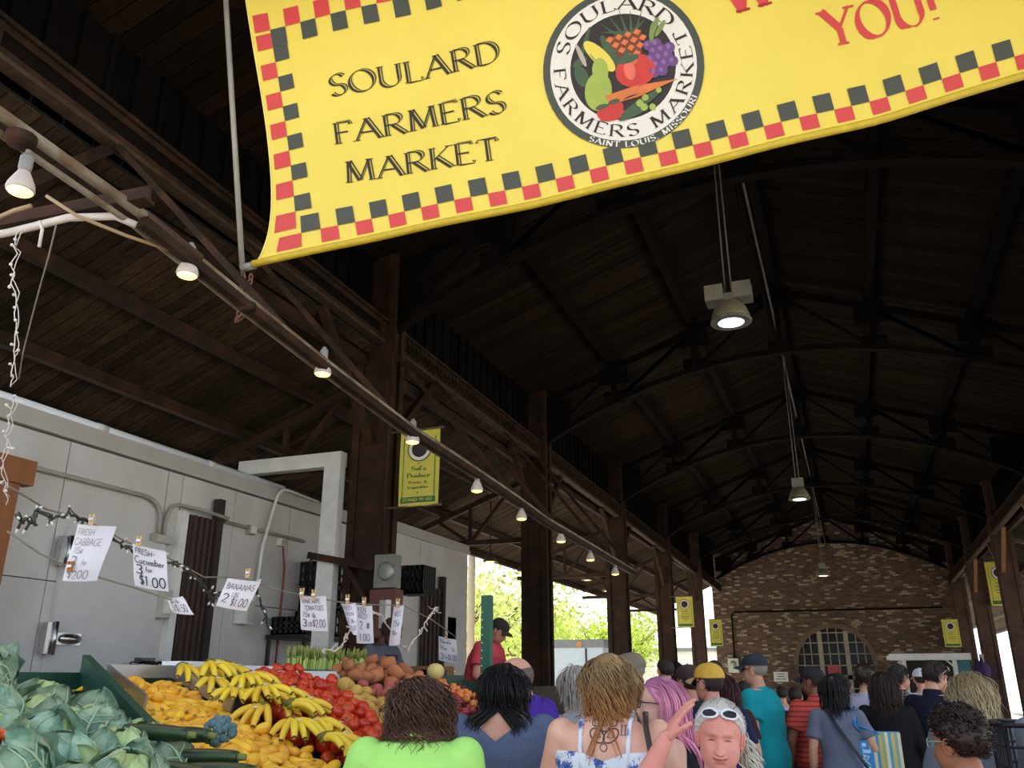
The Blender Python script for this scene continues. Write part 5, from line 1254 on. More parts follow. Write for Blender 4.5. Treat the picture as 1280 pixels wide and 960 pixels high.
def person(label, x, y, h, head_deg, z0=0.0, b=1.0, tone='#d9a68c', top=('tee', '#777777'), sleeve='short', pants='#2b2f3a', hair=None, hmat=None, cap=None, glasses=None,
           turn=0.0, nod=0.0, tilt=0.0, arms=None, H=None, near=1, shoes='#3a3532', group=None, lean=0.0, drop=0.0, vback=None, topmat=None, hand_curl=.5, pantsmat=None):
    """near: 0 far, 1 middle, 2 close, 3 hero"""
    H = H or {}; s = h / 1.70; hd = radians(head_deg)
    t = thing('person', label, 'person', (x, y, z0), 0, group); t.rotation_euler = (0, 0, hd); OFF[t.name] = (0, 0, 0)
    R = random.Random(int(abs(x * 71 + y * 137) * 10))
    vox = (.024, .014, .010, .008)[near] * s
    V = lambda *p: Vector(p) * s
    ln = lambda p: Vector((p[0], p[1] + lean * max(0, p[2] / s - .95) * 1.0 * s, p[2]))
    inv = RZ(-hd)
    def tow(p): return inv @ (Vector(p) - Vector((x, y, z0)))
    def torso(m, infl, z_lo, z_hi, neck=True, hem=0.0, bust=0):
        pr = [(.80, .158 * b, .112 * b, 0), (.92, .170 * b, .120 * b, -.005), (1.05, .150 * b, .108 * b, 0.0), (1.18, .158 * b, .112 * b, .005), (1.28, .170 * b, .112 * b, .005), (1.315, .172 * min(b, 1.15), .106 * min(b, 1.2), .002), (1.35, .172 * min(b, 1.15), .098 * min(b, 1.2), -.002), (1.395, .140, .080, -.008), (1.425, .095, .066, -.012), (1.445, .062, .058, -.010), (1.52, .053, .056, .006), (1.56, .05, .055, .012)]
        n = 20; rings = [p for p in pr if z_lo <= p[0] <= z_hi]
        o = len(m.v)
        for (z, rx, ry, yo) in rings:
            if z > 1.443 and drop: yo += drop * .75 * (z - 1.44) / .12; z = 1.44 + (z - 1.44) * max(.4, 1 - drop * 7)
            fl = infl if z > 1.0 else infl + hem * (1.0 - z)
            if z > 1.43: fl = infl * .3
            for k in range(n):
                a = 2 * pi * k / n; c_, s_ = cos(a), sin(a)
                px = (abs(c_) ** .85) * (1 if c_ > 0 else -1) * (rx + fl); py = (abs(s_) ** .9) * (1 if s_ > 0 else -1) * (ry + fl) + yo
                m.v.append(tuple(ln(V(px, py, z))))
        for i in range(len(rings) - 1):
            for k in range(n):
                a_ = o + i * n + k; b_ = o + i * n + (k + 1) % n; m.face((a_, b_, b_ + n, a_ + n), 0, True)
        m.face([o + k for k in range(n)][::-1]); m.face([o + (len(rings) - 1) * n + k for k in range(n)])
    # ---- joints
    A = {}
    for sd in (-1, 1):
        sh = ln(V(sd * .172 * (b * .35 + .65), -.005, 1.365))
        spec = (arms or {}).get(sd)
        if spec and 'ew' in spec: el_, wr = tow(spec['ew']), tow(spec['ww'])
        elif spec and 'e' in spec: el_, wr = ln(V(*spec['e'])), ln(V(*spec['w']))
        else: el_, wr = ln(V(sd * (.235 * (b * .5 + .5)), -.03, 1.10)), ln(V(sd * (.245 * (b * .5 + .5)), .06, .86))
        A[sd] = (sh, el_, wr, spec or {})
    body = MB(); torso(body, 0, .8, 1.6)
    wf = b ** .5
    for sd in (-1, 1):
        sh, el_, wr, sp = A[sd]
        body.ball(sh, .058 * s * wf, 12, 8)
        body.tube([sh, sh.lerp(el_, .5), el_], [.056 * s * wf, .050 * s * wf, .041 * s * wf], 12); body.ball(el_, .041 * s * wf, 10, 8)
        fd = (wr - el_).normalized()
        body.tube([el_, el_.lerp(wr, .3), wr, wr + fd * .012], [.041 * s * wf, .044 * s * wf, .028 * s, .027 * s], 12)
        hp, kn, an = V(sd * .09 * b, 0, .90), V(sd * .10, .015, .49), V(sd * .105, -.01, .08)
        body.tube([hp, hp.lerp(kn, .5), kn], [.085 * s * wf, .075 * s * wf, .055 * s], 12); body.tube([kn, kn.lerp(an, .3), an, an - V(0, 0, .05)], [.053 * s, .055 * s, .036 * s, .036 * s], 12)
    body = union(body, vox, 5 if near else 3)
    BVS = [BVHTree.FromPolygons([Vector(v) for v in body.v], body.f)]
    # ---- hands (their own finer skin, flowing into the wrist)
    for sd in (-1, 1):
        sh, el_, wr, sp = A[sd]; fd = (wr - el_).normalized()
        d = inv @ Vector(sp['dw']) if 'dw' in sp else fd
        pn = inv @ Vector(sp['pw']) if 'pw' in sp else Vector((-sd, 0.25, 0)); hm = MB()
        sg = sp.get('sg', 1 if (d.cross(pn)).y > 0 else -1)
        hand(hm, wr, d, pn, sg, sp.get('curl', hand_curl), s, sp.get('spread', .05))
        if near == 3: hm = union(hm, .0032, 2)
        elif near == 2: hm = union(hm, .0045, 1)
        join(body, hm)
    # ---- head
    hc = ln(V(0, .018 + drop * .5, 1.582 - drop)); HR = RZ(radians(turn)) @ RX(radians(nod)) @ RY(radians(tilt)); nk = ln(V(0, -.005 + drop * .4, 1.47 - drop * .8))
    hc = nk + HR @ (hc - nk)
    def headplace(m): m.v = [tuple(hc + HR @ (Vector(v) * s)) for v in m.v]; return m
    nu, nv = ((28, 22), (44, 36), (60, 50), (150, 130))[near]
    hm = head_mesh(H, nu, nv); join(hm, ear(-1, H)); join(hm, ear(1, H)); headplace(hm); join(body, hm)
    sk = skin(tone); bo = body.build('body', sk, t)
    # ---- face
    if near >= 1:
        if not H.get('shut'):
            for sx in (-1, 1):
                e = MB(); az, el = sx * .335, .02; r = head_r(az, el, H) - .0075
                c = Vector((r * sin(az) * cos(el), r * cos(az) * cos(el), r * sin(el))); e.ball(c, .0105, 10, 8); fdir = Vector((sx * .05, 1, 0)).normalized(); e.ball(c + fdir * .0068, .0050, 8, 6, m=1)
                headplace(e).build('eye', [mat('eye_white', '#d8d0c8', .3), mat('iris', '#3a2c22', .2)], t)
        else:
            for sx in (-1, 1):
                sp_ = lambda a, bb, sx=sx: (sx * lerp(.15, .55, a), -.005 + .05 * sin(pi * a) * .6 - .03 * a + lerp(-.024, .024, bb) * sin(pi * a))
                headplace(patch(H, 0, 0, 0, 0, .0045, 12, sp_, 2)).build('eye_slit', mat('eye_slit', '#4a2a26', .6), t)
        br = H.get('brow', '#5a4332')
        for sx in (-1, 1):
            sp_ = lambda a, bb, sx=sx: (sx * lerp(.17, .56, a), .155 + .07 * sin(pi * (a * .8 + .1)) - .02 * a + lerp(-.018, .018, bb) * (1 - a * .5))
            headplace(patch(H, 0, 0, 0, 0, .0018, 10, sp_, 2)).build('eyebrow', mat('brow_' + br.strip('#'), br, .8), t)
        lp = H.get('lip', '#b06a62')
        for nm, e0, hh in (('upper_lip', -.605, .030), ('lower_lip', -.68, .034)):
            sp_ = lambda a, bb, e0=e0, hh=hh: (lerp(-.30, .30, a), e0 + H.get('smile', 0) * (abs(a - .5) * 2) ** 2 + lerp(-hh, hh, bb) * (sin(pi * a) ** .6))
            headplace(patch(H, 0, 0, 0, 0, .0006, 14, sp_, 3)).build(nm, mat('lip_' + lp.strip('#'), lp, .45), t)
        if H.get('mouth_line'):
            sp_ = lambda a, bb: (lerp(-.31, .31, a), -.642 + H.get('smile', 0) * (abs(a - .5) * 2) ** 2 + lerp(-.007, .007, bb))
            headplace(patch(H, 0, 0, 0, 0, .0012, 14, sp_, 1)).build('mouth_line', mat('mouth_dark', '#7a3a36', .6), t)
        if H.get('blush'):
            for az_, el_, ra, re in ((.5, -.22, .26, .2), (-.5, -.22, .26, .2)): pass
    if H.get('beard'):
        sp_ = lambda a, bb: (lerp(-1.2, 1.2, a), lerp(-1.25, -.55 + .5 * abs(a - .5) * 2 ** .5 - .22 * (1 - (abs(a - .5) * 2)) , bb))
        headplace(patch(H, 0, 0, 0, 0, .0035, 18, sp_, 8)).build('beard', mat('beard_' + H['beard'].strip('#'), H['beard'], .9, var=.3, scale=60, bump=.6, bscale=200), t)
    # ---- clothes
    kind, col = top[0], top[1]
    tm = topmat or mat('cloth_' + kind + col.strip('#'), col, .85, var=.07, scale=5, bump=.35, bscale=7, spec=.25)
    inf = {'tee': .022, 'polo': .028, 'loose': .04, 'jacket': .035, 'tank': .012, 'cami': .012, 'knit': .016}.get(kind, .022)
    c = MB()
    if kind in ('cami',): torso(c, inf, .8, 1.32)
    else: torso(c, inf, .8, 1.436 if kind != 'tank' else 1.40, hem=.05 if kind in ('tee', 'loose', 'polo') else 0)
    for sd in (-1, 1):
        sh, el_, wr, sp = A[sd]
        if sleeve == 'short':
            c.ball(sh, .070 * s * wf, 12, 8); e = sh.lerp(el_, .68); c.tube([sh, sh.lerp(e, .5), e], [.070 * s * wf, .069 * s * wf, (.068 + inf * .35) * s * wf], 14)
        elif sleeve == 'long':
            c.ball(sh, .070 * s * wf, 12, 8); c.tube([sh, sh.lerp(el_, .5), el_], [.070 * s * wf, .064 * s * wf, .056 * s * wf], 14); c.ball(el_, .056 * s * wf, 10, 8); c.tube([el_, el_.lerp(wr, .5), wr.lerp(el_, .05)], [.056 * s * wf, .052 * s, .040 * s], 14)
        elif sleeve == 'elbow':
            c.ball(sh, .070 * s * wf, 12, 8); e = sh.lerp(el_, .95); c.tube([sh, sh.lerp(e, .5), e], [.070 * s * wf, .070 * s * wf, .070 * s * wf], 14)
        elif kind == 'tank':
            c.tube([ln(V(sd * .10, .075, 1.36)), ln(V(sd * .112, -.005, 1.442)), ln(V(sd * .10, -.085, 1.36))], .028 * s, 8)
    if kind == 'cami':
        for sd in (-1, 1): pass
    top_o = union(c, max(.010, vox), 5 if near else 3)
    if vback:
        bm2 = bmesh.new(); me2 = top_o.mesh('t', []); bm2.from_mesh(me2); bpy.data.meshes.remove(me2)
        for co, no in (((0, 0, s * vback[0]), (-vback[1], 0, 1)), ((0, 0, s * vback[0]), (vback[1], 0, 1)), ((0, .02 * s, 0), (0, 1, 0))):
            bmesh.ops.bisect_plane(bm2, geom=bm2.verts[:] + bm2.edges[:] + bm2.faces[:], plane_co=co, plane_no=Vector(no).normalized(), dist=1e-5)
        dl_ = []
        for f in bm2.faces:
            c_ = f.calc_center_median()
            if c_.y < .02 * s and c_.z > s * vback[0] + vback[1] * abs(c_.x): dl_.append(f)
        bmesh.ops.delete(bm2, geom=dl_, context='FACES'); bm2.verts.index_update()
        top_o.v = [tuple(q.co) for q in bm2.verts]; top_o.f = [tuple(q.index for q in f.verts) for f in bm2.faces]; top_o.m = [0] * len(top_o.f); top_o.s = [True] * len(top_o.f); bm2.free()
    if near >= 1:   # folds
        for i, v in enumerate(top_o.v):
            p = Vector(v); k = noise.noise(Vector((p.x * 5, p.y * 5, p.z * 9 + x * 7))) * .007 * s + noise.noise(Vector((p.x * 13, p.y * 13, p.z * 16 + x * 3))) * .003 * s
            q = Vector((p.x, p.y, 0)); l = q.length
            if l > 1e-4: top_o.v[i] = tuple(p + q / l * k)
    BVS.append(BVHTree.FromPolygons([Vector(v) for v in top_o.v], top_o.f))
    so = top_o.build({'jacket': 'jacket', 'tank': 'tank_top', 'cami': 'camisole', 'polo': 'polo_shirt'}.get(kind, 'shirt'), tm, t)
    if kind == 'cami':
        for sd in (-1, 1): MB().tube([ln(V(sd * .085, .125, 1.24)), ln(V(sd * .088, .08, 1.40)), ln(V(sd * .092, .0, 1.445)), ln(V(sd * .092, -.072, 1.41)), ln(V(sd * .088, -.115, 1.33)), ln(V(sd * .085, -.125, 1.25))], .009 * s, 8).build('strap', tm, t)
    if kind in ('polo', 'jacket', 'tee', 'loose') and near >= 1:
        cl = MB(); n = 20; hgt = .02 if kind in ('tee', 'loose') else .045; rr_ = 1.0
        for i in range(n):
            a0, a1 = 2 * pi * i / n, 2 * pi * (i + 1) / n
            f = lambda a, z, k: ln(V((.076 + k) * cos(a), (.070 + k) * sin(a) - .010, 1.425 + z + .010 * -sin(a)))
            q = [f(a0, -.012, .012), f(a1, -.012, .012), f(a1, hgt, -.005), f(a0, hgt, -.005)]; cl.poly(q)
            q2 = [f(a0, hgt, -.005), f(a1, hgt, -.005), f(a1, -.012, -.012), f(a0, -.012, -.012)]; cl.poly(q2)
        cl.s = [True] * len(cl.f); cl.build('collar', tm, t)
    pm = pantsmat or mat('trousers_' + pants.strip('#'), pants, .85, var=.12, scale=6, bump=.3, bscale=9, spec=.2)
    c = MB(); n = 20; torso(c, .006, .8, .95)
    for sd in (-1, 1):
        hp, kn, an = V(sd * .09 * b, 0, .90), V(sd * .10, .015, .49), V(sd * .105, -.01, .06)
        c.tube([hp, hp.lerp(kn, .5), kn, kn.lerp(an, .5), an], [.100 * s * wf, .092 * s * wf, .074 * s, .070 * s, .064 * s], 12)
    union(c, max(.014, vox), 4).build('trousers', pm, t)
    shm = mat('shoe_' + shoes.strip('#'), shoes, .6)
    for sd in (-1, 1):
        c = MB(); c.ball(V(sd * .108, .055, .04), (.046 * s, .135 * s, .042 * s), 12, 8, fn=lambda d: 1 if d.z > -.6 else .92); c.ball(V(sd * .106, -.01, .07), (.042 * s, .055 * s, .05 * s), 10, 8)
        for i, v in enumerate(c.v): c.v[i] = (v[0], v[1], max(v[2], 0.0))
        c.build('shoe', shm, t)
    # ---- hair
    if hair:
        if not hair.get('n') and near >= 1 and not cap and 'hi' not in hair: hair = {**hair, 'n': 420, 'len': .05, 'steps': 4, 'r': .0045, 'vol': .008, 'frizz': .4, 'amp': .002, 'sides': 3, 'rough': .008}
        hmm = hmat; hl = hair.get('line', (.95, .25, -.55))
        def line(az):
            A_ = abs(az); return lerp(hl[0], hl[1], min(1, (A_ / 1.25) ** 2)) if A_ < 1.25 else lerp(hl[1], hl[2], min(1, (A_ - 1.25) / .9))
        off = hair.get('off', .012)
        def capf(a, bb):
            az = (a * 2 - 1) * pi; hi_ = hair.get('hi', pi / 2); el = lerp(min(line(az), hi_), hi_, bb); r = head_r(az, el, {**H, 'old': 0}) + off * min(1, bb * 5 + .15) + (noise.noise(Vector((az * 6, el * 6, x))) * hair.get('rough', .004))
            return (r * sin(az) * cos(el), r * cos(az) * cos(el), r * sin(el))
        cm_ = MB(); cm_.grid(capf, 44, 16); headplace(cm_)
        N = hair.get('n', 0)
        if N:
            up = HR @ Vector((0, 0, 1)); L0 = hair['len'] * s; nst = hair.get('steps', 10); amp = hair.get('amp', .006); fq = hair.get('freq', 40); rad_ = hair.get('r', .006) * s; vol = hair.get('vol', .012); fz = hair.get('frizz', .2)
            for i in range(N):
                for _ in range(60):
                    el = math.asin(R.uniform(-.6, 1)); az = R.uniform(-pi, pi)
                    if el > line(az) + .02: break
                r = head_r(az, el, {**H, 'old': 0}) + .004
                dl = Vector((r * sin(az) * cos(el), r * cos(az) * cos(el), r * sin(el))); p = hc + HR @ (dl * s)
                L = L0 * R.uniform(.72, 1.08) * (1 if hair.get('even') else lerp(.75, 1.0, max(0, sin(el) * .5 + .5))); step = L / nst; pts = []; ph = R.uniform(0, 6.28); ou = R.uniform(.2, 1.0)
                lay_ = R.random(); ph = (az * 3.0 + el * 2.5 + R.uniform(-.5, .5)) if hair.get('clump') else ph; rv = Vector((R.uniform(-1, 1), R.uniform(-1, 1), R.uniform(-1, 1))) * fz
                part_ = hair.get('part', 0.0)
                for k in range(nst + 1):
                    n_ = (p - hc); dist = n_.length; nn = n_ / max(dist, 1e-5)
                    down = Vector((0, 0, -1)); tg = down - nn * down.dot(nn)
                    if nn.z > .25 and hair.get('style') != 'up':
                        side = Vector((nn.x - part_, 0, 0)) * 1.2 + Vector((0, min(nn.y, .3) - .45, 0)); side = side - nn * side.dot(nn); tg = tg + side * 1.2 * nn.z
                    if hair.get('style') == 'up': tg = nn * 1.0 + Vector((0, -.2, .35)) + rv
                    if hair.get('style') == 'back': tg = Vector((0, -1, -.15)) - nn * Vector((0, -1, -.15)).dot(nn)
                    if p.z < hc.z - .03 * s and hair.get('style') not in ('up', 'back'): tg = down + nn * (.25 * ou if p.z > hc.z - .12 * s else 0)
                    tg = tg.normalized() + rv * .35
                    pts.append(p.copy()); p = p + tg.normalized() * step
                    loc = HR.inverted() @ (p - hc) / s; lr = loc.length
                    if lr > 1e-4 and p.z > hc.z - .11 * s:
                        aa = atan2(loc.x, loc.y); ee = math.asin(max(-1, min(1, loc.z / lr))); rm_ = head_r(aa, ee, {'wide': H.get('wide', 1)}) + .004 + vol * (lay_ * .8 + .2)
                        if abs(aa) < hair.get('face', 1.12) and ee < hl[0] - .1 and hair.get('style') != 'up':
                            aa = hair.get('face', 1.12) * (1 if aa > 0 else -1); lr = max(lr, rm_); p = hc + HR @ (Vector((sin(aa) * cos(ee), cos(aa) * cos(ee), sin(ee))) * lr * s)
                        elif lr < rm_: p = hc + HR @ (loc * (rm_ / lr) * s)
                    if p.z < hc.z - .06 * s:   # slide over neck, shoulders and clothes
                        for bv_ in BVS:
                            lc_, nr_, _, _ = bv_.find_nearest(p)
                            lim = (.004 + .014 * lay_) * s
                            if lc_ is not None and (p - lc_).dot(nr_) < lim: p = lc_ + nr_ * lim
                M_ = len(pts); Q = []
                u = Vector((R.uniform(-1, 1), R.uniform(-1, 1), R.uniform(-.3, .3))).normalized() if not hair.get('clump') else Vector((1, R.uniform(-.3, .3), .1)).normalized(); v = u.cross(Vector((0, 0, 1))).normalized()
                for k, q in enumerate(pts):
                    w_ = amp * s * min(1, k / 2.5); Q.append(q + u * w_ * sin(ph + fq * k * step) + v * w_ * cos(ph + fq * k * step))
                cm_.tube(Q, [rad_ * (1 - .85 * (k / (M_ - 1)) ** 2) for k in range(M_)], hair.get('sides', 4), flat=.6)
        cm_.build('hair', hmm, t)
        if hair.get('bun'):
            bb_ = MB(); R2 = random.Random(5)
            for k in range(hair['bun']):
                d = Vector((R2.gauss(0, 1), R2.gauss(0, 1), R2.gauss(0, 1))).normalized(); c0 = Vector(hair['bunc']); rb = hair['bunr']
                p = c0 + Vector((d.x * rb[0], d.y * rb[1], d.z * rb[2])); u, v, w_ = basis(d); pts = [p - d * .02 + (u * cos(q) + v * sin(q)) * .012 + d * .009 * q * .6 for q in [j * .9 for j in range(8)]]
                bb_.tube(pts, [.006] * 7 + [.002], 4)
            bb_.ball(hair['bunc'], [q * .93 for q in hair['bunr']], 16, 10); headplace(bb_); bb_.build('hair_top', hmm, t)
    # ---- cap
    if cap:
        ck, cc = cap[0], cap[1]; cmx = mat('cap_' + cc.strip('#'), cc, .8, var=.08, scale=20, bump=.2, bscale=60); m = MB(); fdir = cap[2] if len(cap) > 2 else 1
        def dome(a, bb):
            az = (a * 2 - 1) * pi; lo = .42 if ck != 'flat' else .35
            lo = lo + (.0 if cos(az) > 0 else -.12 * -cos(az)) ; el = lerp(lo, pi / 2, bb); r = head_r(az, el, {'wide': H.get('wide', 1)}) + .016 + (.010 * sin(pi * bb) if ck == 'flat' else .008 * sin(pi * bb))
            if ck == 'flat': r += .018 * max(0, cos(az)) * (1 - bb)
            return (r * sin(az) * cos(el), r * cos(az) * cos(el), r * sin(el))
        m.grid(dome, 32, 12); headplace(m).build('cap_crown', cmx, t)
        m = MB(); bl = .075 if ck == 'cap' else .035
        def brim(a, bb):
            az = lerp(-.85, .85, a) + (0 if fdir > 0 else pi); r = head_r(az if fdir > 0 else pi, .42, {'wide': H.get('wide', 1)}) + .014
            ext = bl * bb * cos((a - .5) * 2.2); zz = r * sin(.42) - .020 * bb * bb - .018 * (abs(a - .5) * 2) ** 2 * bb - .002
            rr = r * cos(.42) + ext; return (rr * sin(az), rr * cos(az), zz)
        m.grid(brim, 16, 6); m.grid(lambda a, bb: Vector(brim(1 - a, bb)) - Vector((0, 0, .004)), 16, 6); headplace(m).build('cap_brim', mat('cap_' + cap[3].strip('#'), cap[3], .8) if len(cap) > 3 else cmx, t)
        if ck == 'cap':
            m = MB(); m.ball((0, -.012, .142), .006, 8, 6); headplace(m).build('cap_button', cmx, t)
    # ---- glasses
    if glasses:
        gm_ = mat('frame_' + glasses[1].strip('#'), glasses[1], .35); m = MB(); up_ = glasses[0] == 'head'
        fy = .098; zz = .006; pts = {}
        for sx in (-1, 1):
            c0 = Vector((sx * .033, fy, zz)); ring = [c0 + Vector((.026 * cos(q), -.008 * abs(cos(q)) * (1 if cos(q) * sx > 0 else 0), .019 * sin(q))) for q in (2 * pi * k / 20 for k in range(21))]
            m.tube(ring, .0026 if not up_ else .004, 6, cap=False); m.tube([Vector((sx * .059, fy - .008, zz + .006)), Vector((sx * .076, .05, zz + .008)), Vector((sx * .083, -.005, zz + .006)), Vector((sx * .080, -.03, zz - .012))], .0026 if not up_ else .0042, 6)
        m.tube([(-.008, fy, zz + .004), (0, fy + .003, zz + .007), (.008, fy, zz + .004)], .0026, 6)
        g_ = MB()
        for sx in (-1, 1): g_.ball((sx * .033, fy - .002, zz), (.025, .0025, .018), 14, 6)
        if up_:
            Rg = RX(radians(42)); tr_ = lambda q: Rg @ Vector((q[0] * 1.05, q[1] * 1.04, q[2])) + Vector((0, .002, .018)); m.v = [tuple(tr_(v)) for v in m.v]; g_.v = [tuple(tr_(v)) for v in g_.v]
        headplace(m).build('glasses_frame', gm_, t)
        if glasses[0] in ('sun', 'head'): headplace(g_).build('lens', mat('dark_lens', '#15161c', .08), t)
    return t, dict(s=s, A=A, hc=hc, HR=HR, body=bo, ln=ln, V=V, inv=inv, tow=tow, shirt=so)
mat('dark_hair_short', '#2a1e18', .7, var=.3, scale=70, bump=.5, bscale=120, island=.4)
LONGW = dict(line=(.85, .1, -.6))
# --- front row, seen from behind ---
person('woman with curly brown hair in a lime green t-shirt, seen from behind at the stall', -1.53, 2.97, 1.65, 18, b=1.22, top=('tee', '#b4f07c'), near=2, pants='#3a4257', tilt=0, nod=-12, lean=.10, drop=.055,
       hair=dict(n=900, len=.25, amp=.013, freq=75, r=.0042, vol=.018, steps=15, frizz=.22, sides=3, **LONGW), hmat=hairmat('curly_brown', '#4a352a', '#7d5a44', 1.25, 1.55), arms={-1: dict(e=(-.25, .02, 1.1), w=(-.2, .25, 1.0)), 1: dict(e=(.25, .02, 1.1), w=(.2, .25, 1.0))})
person('woman with short black layered hair in a heather blue-grey v-back shirt', -1.46, 3.65, 1.72, 12, b=1.16, top=('knit', '#5d6a88'), near=2, drop=.065, vback=(1.335, .75), pants='#23252b', nod=-8, sleeve='short',
       hair=dict(n=800, len=.165, amp=.004, freq=30, r=.0044, vol=.010, steps=9, frizz=.3, sides=3, line=(.85, .1, -.7)), hmat=hairmat('black_hair', '#0d0c0f', '#17151a', 1.3, 1.6), topmat=mat('heather_blue', '#5b6885', .9, var=.3, scale=220, bump=.3, bscale=8))
person('balding man with glasses in a purple t-shirt, looking at the fruit', -1.69, 4.57, 1.77, 78, b=1.2, drop=.06, tone='#d8a58e', top=('tee', '#4a2c9c'), near=2, pants='#2a2a30', nod=-8, glasses=('clear', '#17171a'),
       hair=dict(line=(.35, .15, -.5), hi=.5, off=.003, rough=.002), hmat=mat('grey_stubble', '#6a5c50', .9, var=.3, scale=90), H=dict(brow='#6a5a4a'))
person('grey haired shopper partly hidden behind the ginger woman', -1.60, 5.25, 1.66, 20, top=('tee', '#9aa0a8'), near=1, hair=dict(n=260, len=.14, amp=.004, r=.006, vol=.025, steps=7, frizz=.3, **LONGW), hmat=hairmat('silver_hair', '#aba69f', '#c4c0ba'))
ging, gi = person('woman with long wavy ginger hair and a paw tattoo, wearing a blue flowered camisole', -.91, 3.40, 1.735, 4, b=1.16, drop=.055, vback=(1.285, .35), tone='#e6b49c', top=('cami', '#dfe4ee'), sleeve=None, near=2, pants='#33405c', nod=2,
       hair=dict(n=1000, len=.155, amp=.013, freq=42, r=.0040, vol=.002, steps=14, frizz=.14, clump=1, sides=3, **LONGW), hmat=hairmat('ginger_hair', '#8d7450', '#c47c3e', 1.40, 1.62),
       arms={-1: dict(e=(-.27, .04, 1.10), w=(-.24, .24, 1.0)), 1: dict(e=(.27, .04, 1.10), w=(.24, .24, 1.0))})
def flower_mat(key, base, c1, c2, scale):
    m = mat(key, base, .85, var=.04, bump=.2, bscale=8); n = m.node_tree.nodes; L = m.node_tree.links
    tc = n.new('ShaderNodeTexCoord'); v = n.new('ShaderNodeTexVoronoi'); v.inputs['Scale'].default_value = scale; v.inputs['Randomness'].default_value = .9
    nz = n.new('ShaderNodeTexNoise'); nz.inputs['Scale'].default_value = scale * 3; nz.inputs['Detail'].default_value = 2
    ad = n.new('ShaderNodeMixRGB'); ad.blend_type = 'ADD'; ad.inputs[0].default_value = .045; L.new(tc.outputs['Object'], ad.inputs[1]); L.new(nz.outputs['Color'], ad.inputs[2]); L.new(ad.outputs[0], v.inputs['Vector'])
    r = n.new('ShaderNodeValToRGB'); r.color_ramp.interpolation = 'CONSTANT'; e = r.color_ramp.elements
    e[0].position = 0; e[0].color = (*srgb(c2), 1); e[1].position = .16; e[1].color = (*srgb(c1), 1); k = e.new(.30); k.color = (*srgb('#8fa6cf'), 1); k = e.new(.37); k.color = (*srgb(base), 1)
    L.new(v.outputs['Distance'], r.inputs[0])
    v2 = n.new('ShaderNodeTexVoronoi'); v2.inputs['Scale'].default_value = scale * 2.6; L.new(ad.outputs[0], v2.inputs['Vector'])
    r2 = n.new('ShaderNodeValToRGB'); r2.color_ramp.interpolation = 'CONSTANT'; r2.color_ramp.elements[0].color = (0, 0, 0, 1); r2.color_ramp.elements[1].position = .2; r2.color_ramp.elements[1].color = (1, 1, 1, 1); L.new(v2.outputs['Distance'], r2.inputs[0])
    mx = n.new('ShaderNodeMixRGB'); mx.inputs[1].default_value = (*srgb('#5f6f8f'), 1); L.new(r2.outputs[0], mx.inputs[0]); L.new(r.outputs[0], mx.inputs[2])
    hv = [q for q in n if q.type == 'HUE_SAT'][0]; L.new(mx.outputs[0], hv.inputs['Color']); return m
fm = flower_mat('blue_flowers', '#e2e6f0', '#4a6bb0', '#2f4a8c', 17)
for o in ging.children:
    if o.name.split('.')[0] in ('camisole', 'strap'): o.data.materials[0] = fm
def tattoo(root, info, label_off=.0012):
    me = info['body'].data; bv = BVHTree.FromPolygons([v.co for v in me.vertices], [p.vertices for p in me.polygons]); s = info['s']; m = MB()
    def S(u, z):
        h = bv.ray_cast(Vector((u, -.6, z)), Vector((0, 1, 0)))
        return (h[0] + Vector((0, -label_off, 0))) if h[0] else Vector((u, -.06, z))
    zc = 1.385 * s; quads = []
    def circ(cx, cz, rx, rz, w=.0032, n=26, tw=0): ribbon(quads, [(cx + rx * cos(q + tw), cz + rz * sin(q)) for q in (2 * pi * k / n for k in range(n + 1))], lambda a, b_: w, 'solid')
    circ(0, .024, .020, .026, .0045); circ(-.022, -.014, .024, .021, .0045, tw=.4); circ(.022, -.014, .024, .021, .0045, tw=-.4)
    for (cx, cz) in ((-.030, .024), (.030, .024), (0, -.048), (-.012, .058), (.014, .062)): circ(cx, cz, .011, .011)
    for (cx, cz) in ((0, .022), (-.02, -.012), (.02, -.012)): ribbon(quads, [(cx - .010, cz - .007), (cx + .010, cz - .007), (cx, cz + .012), (cx - .010, cz - .007)], lambda a, b_: .003, 'solid')
    for u0, n in ((-.085, 2), (.055, 3)):
        for k in range(n):
            u = u0 + .011 * k; ribbon(quads, [(u, -.012), (u, .016)], lambda a, b_: .003, 'solid'); ribbon(quads, [(u - .005, -.012), (u + .005, -.012)], lambda a, b_: .0018, 'solid'); ribbon(quads, [(u - .005, .016), (u + .005, .016)], lambda a, b_: .0018, 'solid')
    lay(m, quads, lambda a, c: S(a * 1.15 * s, zc + c * 1.15 * s))
    for tx_, u0 in (('Find a way', -.088), ('to be', .040)): textline(m, tx_, lambda a, c: S(a * s, zc + c * s), u0, .030, .010, .052 if u0 < 0 else .03, 'hand', .14)
    m.build('tattoo', mat('tattoo_ink', '#4a4142', .6), root, 'stuff')
tattoo(ging, gi)
MB().tube([gi['V'](.135, .04, 1.44), gi['V'](.145, -.03, 1.448), gi['V'](.155, -.10, 1.40), gi['V'](.18, -.142, 1.28), gi['V'](.20, -.145, 1.12), gi['V'](.22, -.12, .95)], .011, 8, flat=.4).build('bag_strap', mat('brown_leather', '#3a2d28', .5), ging)
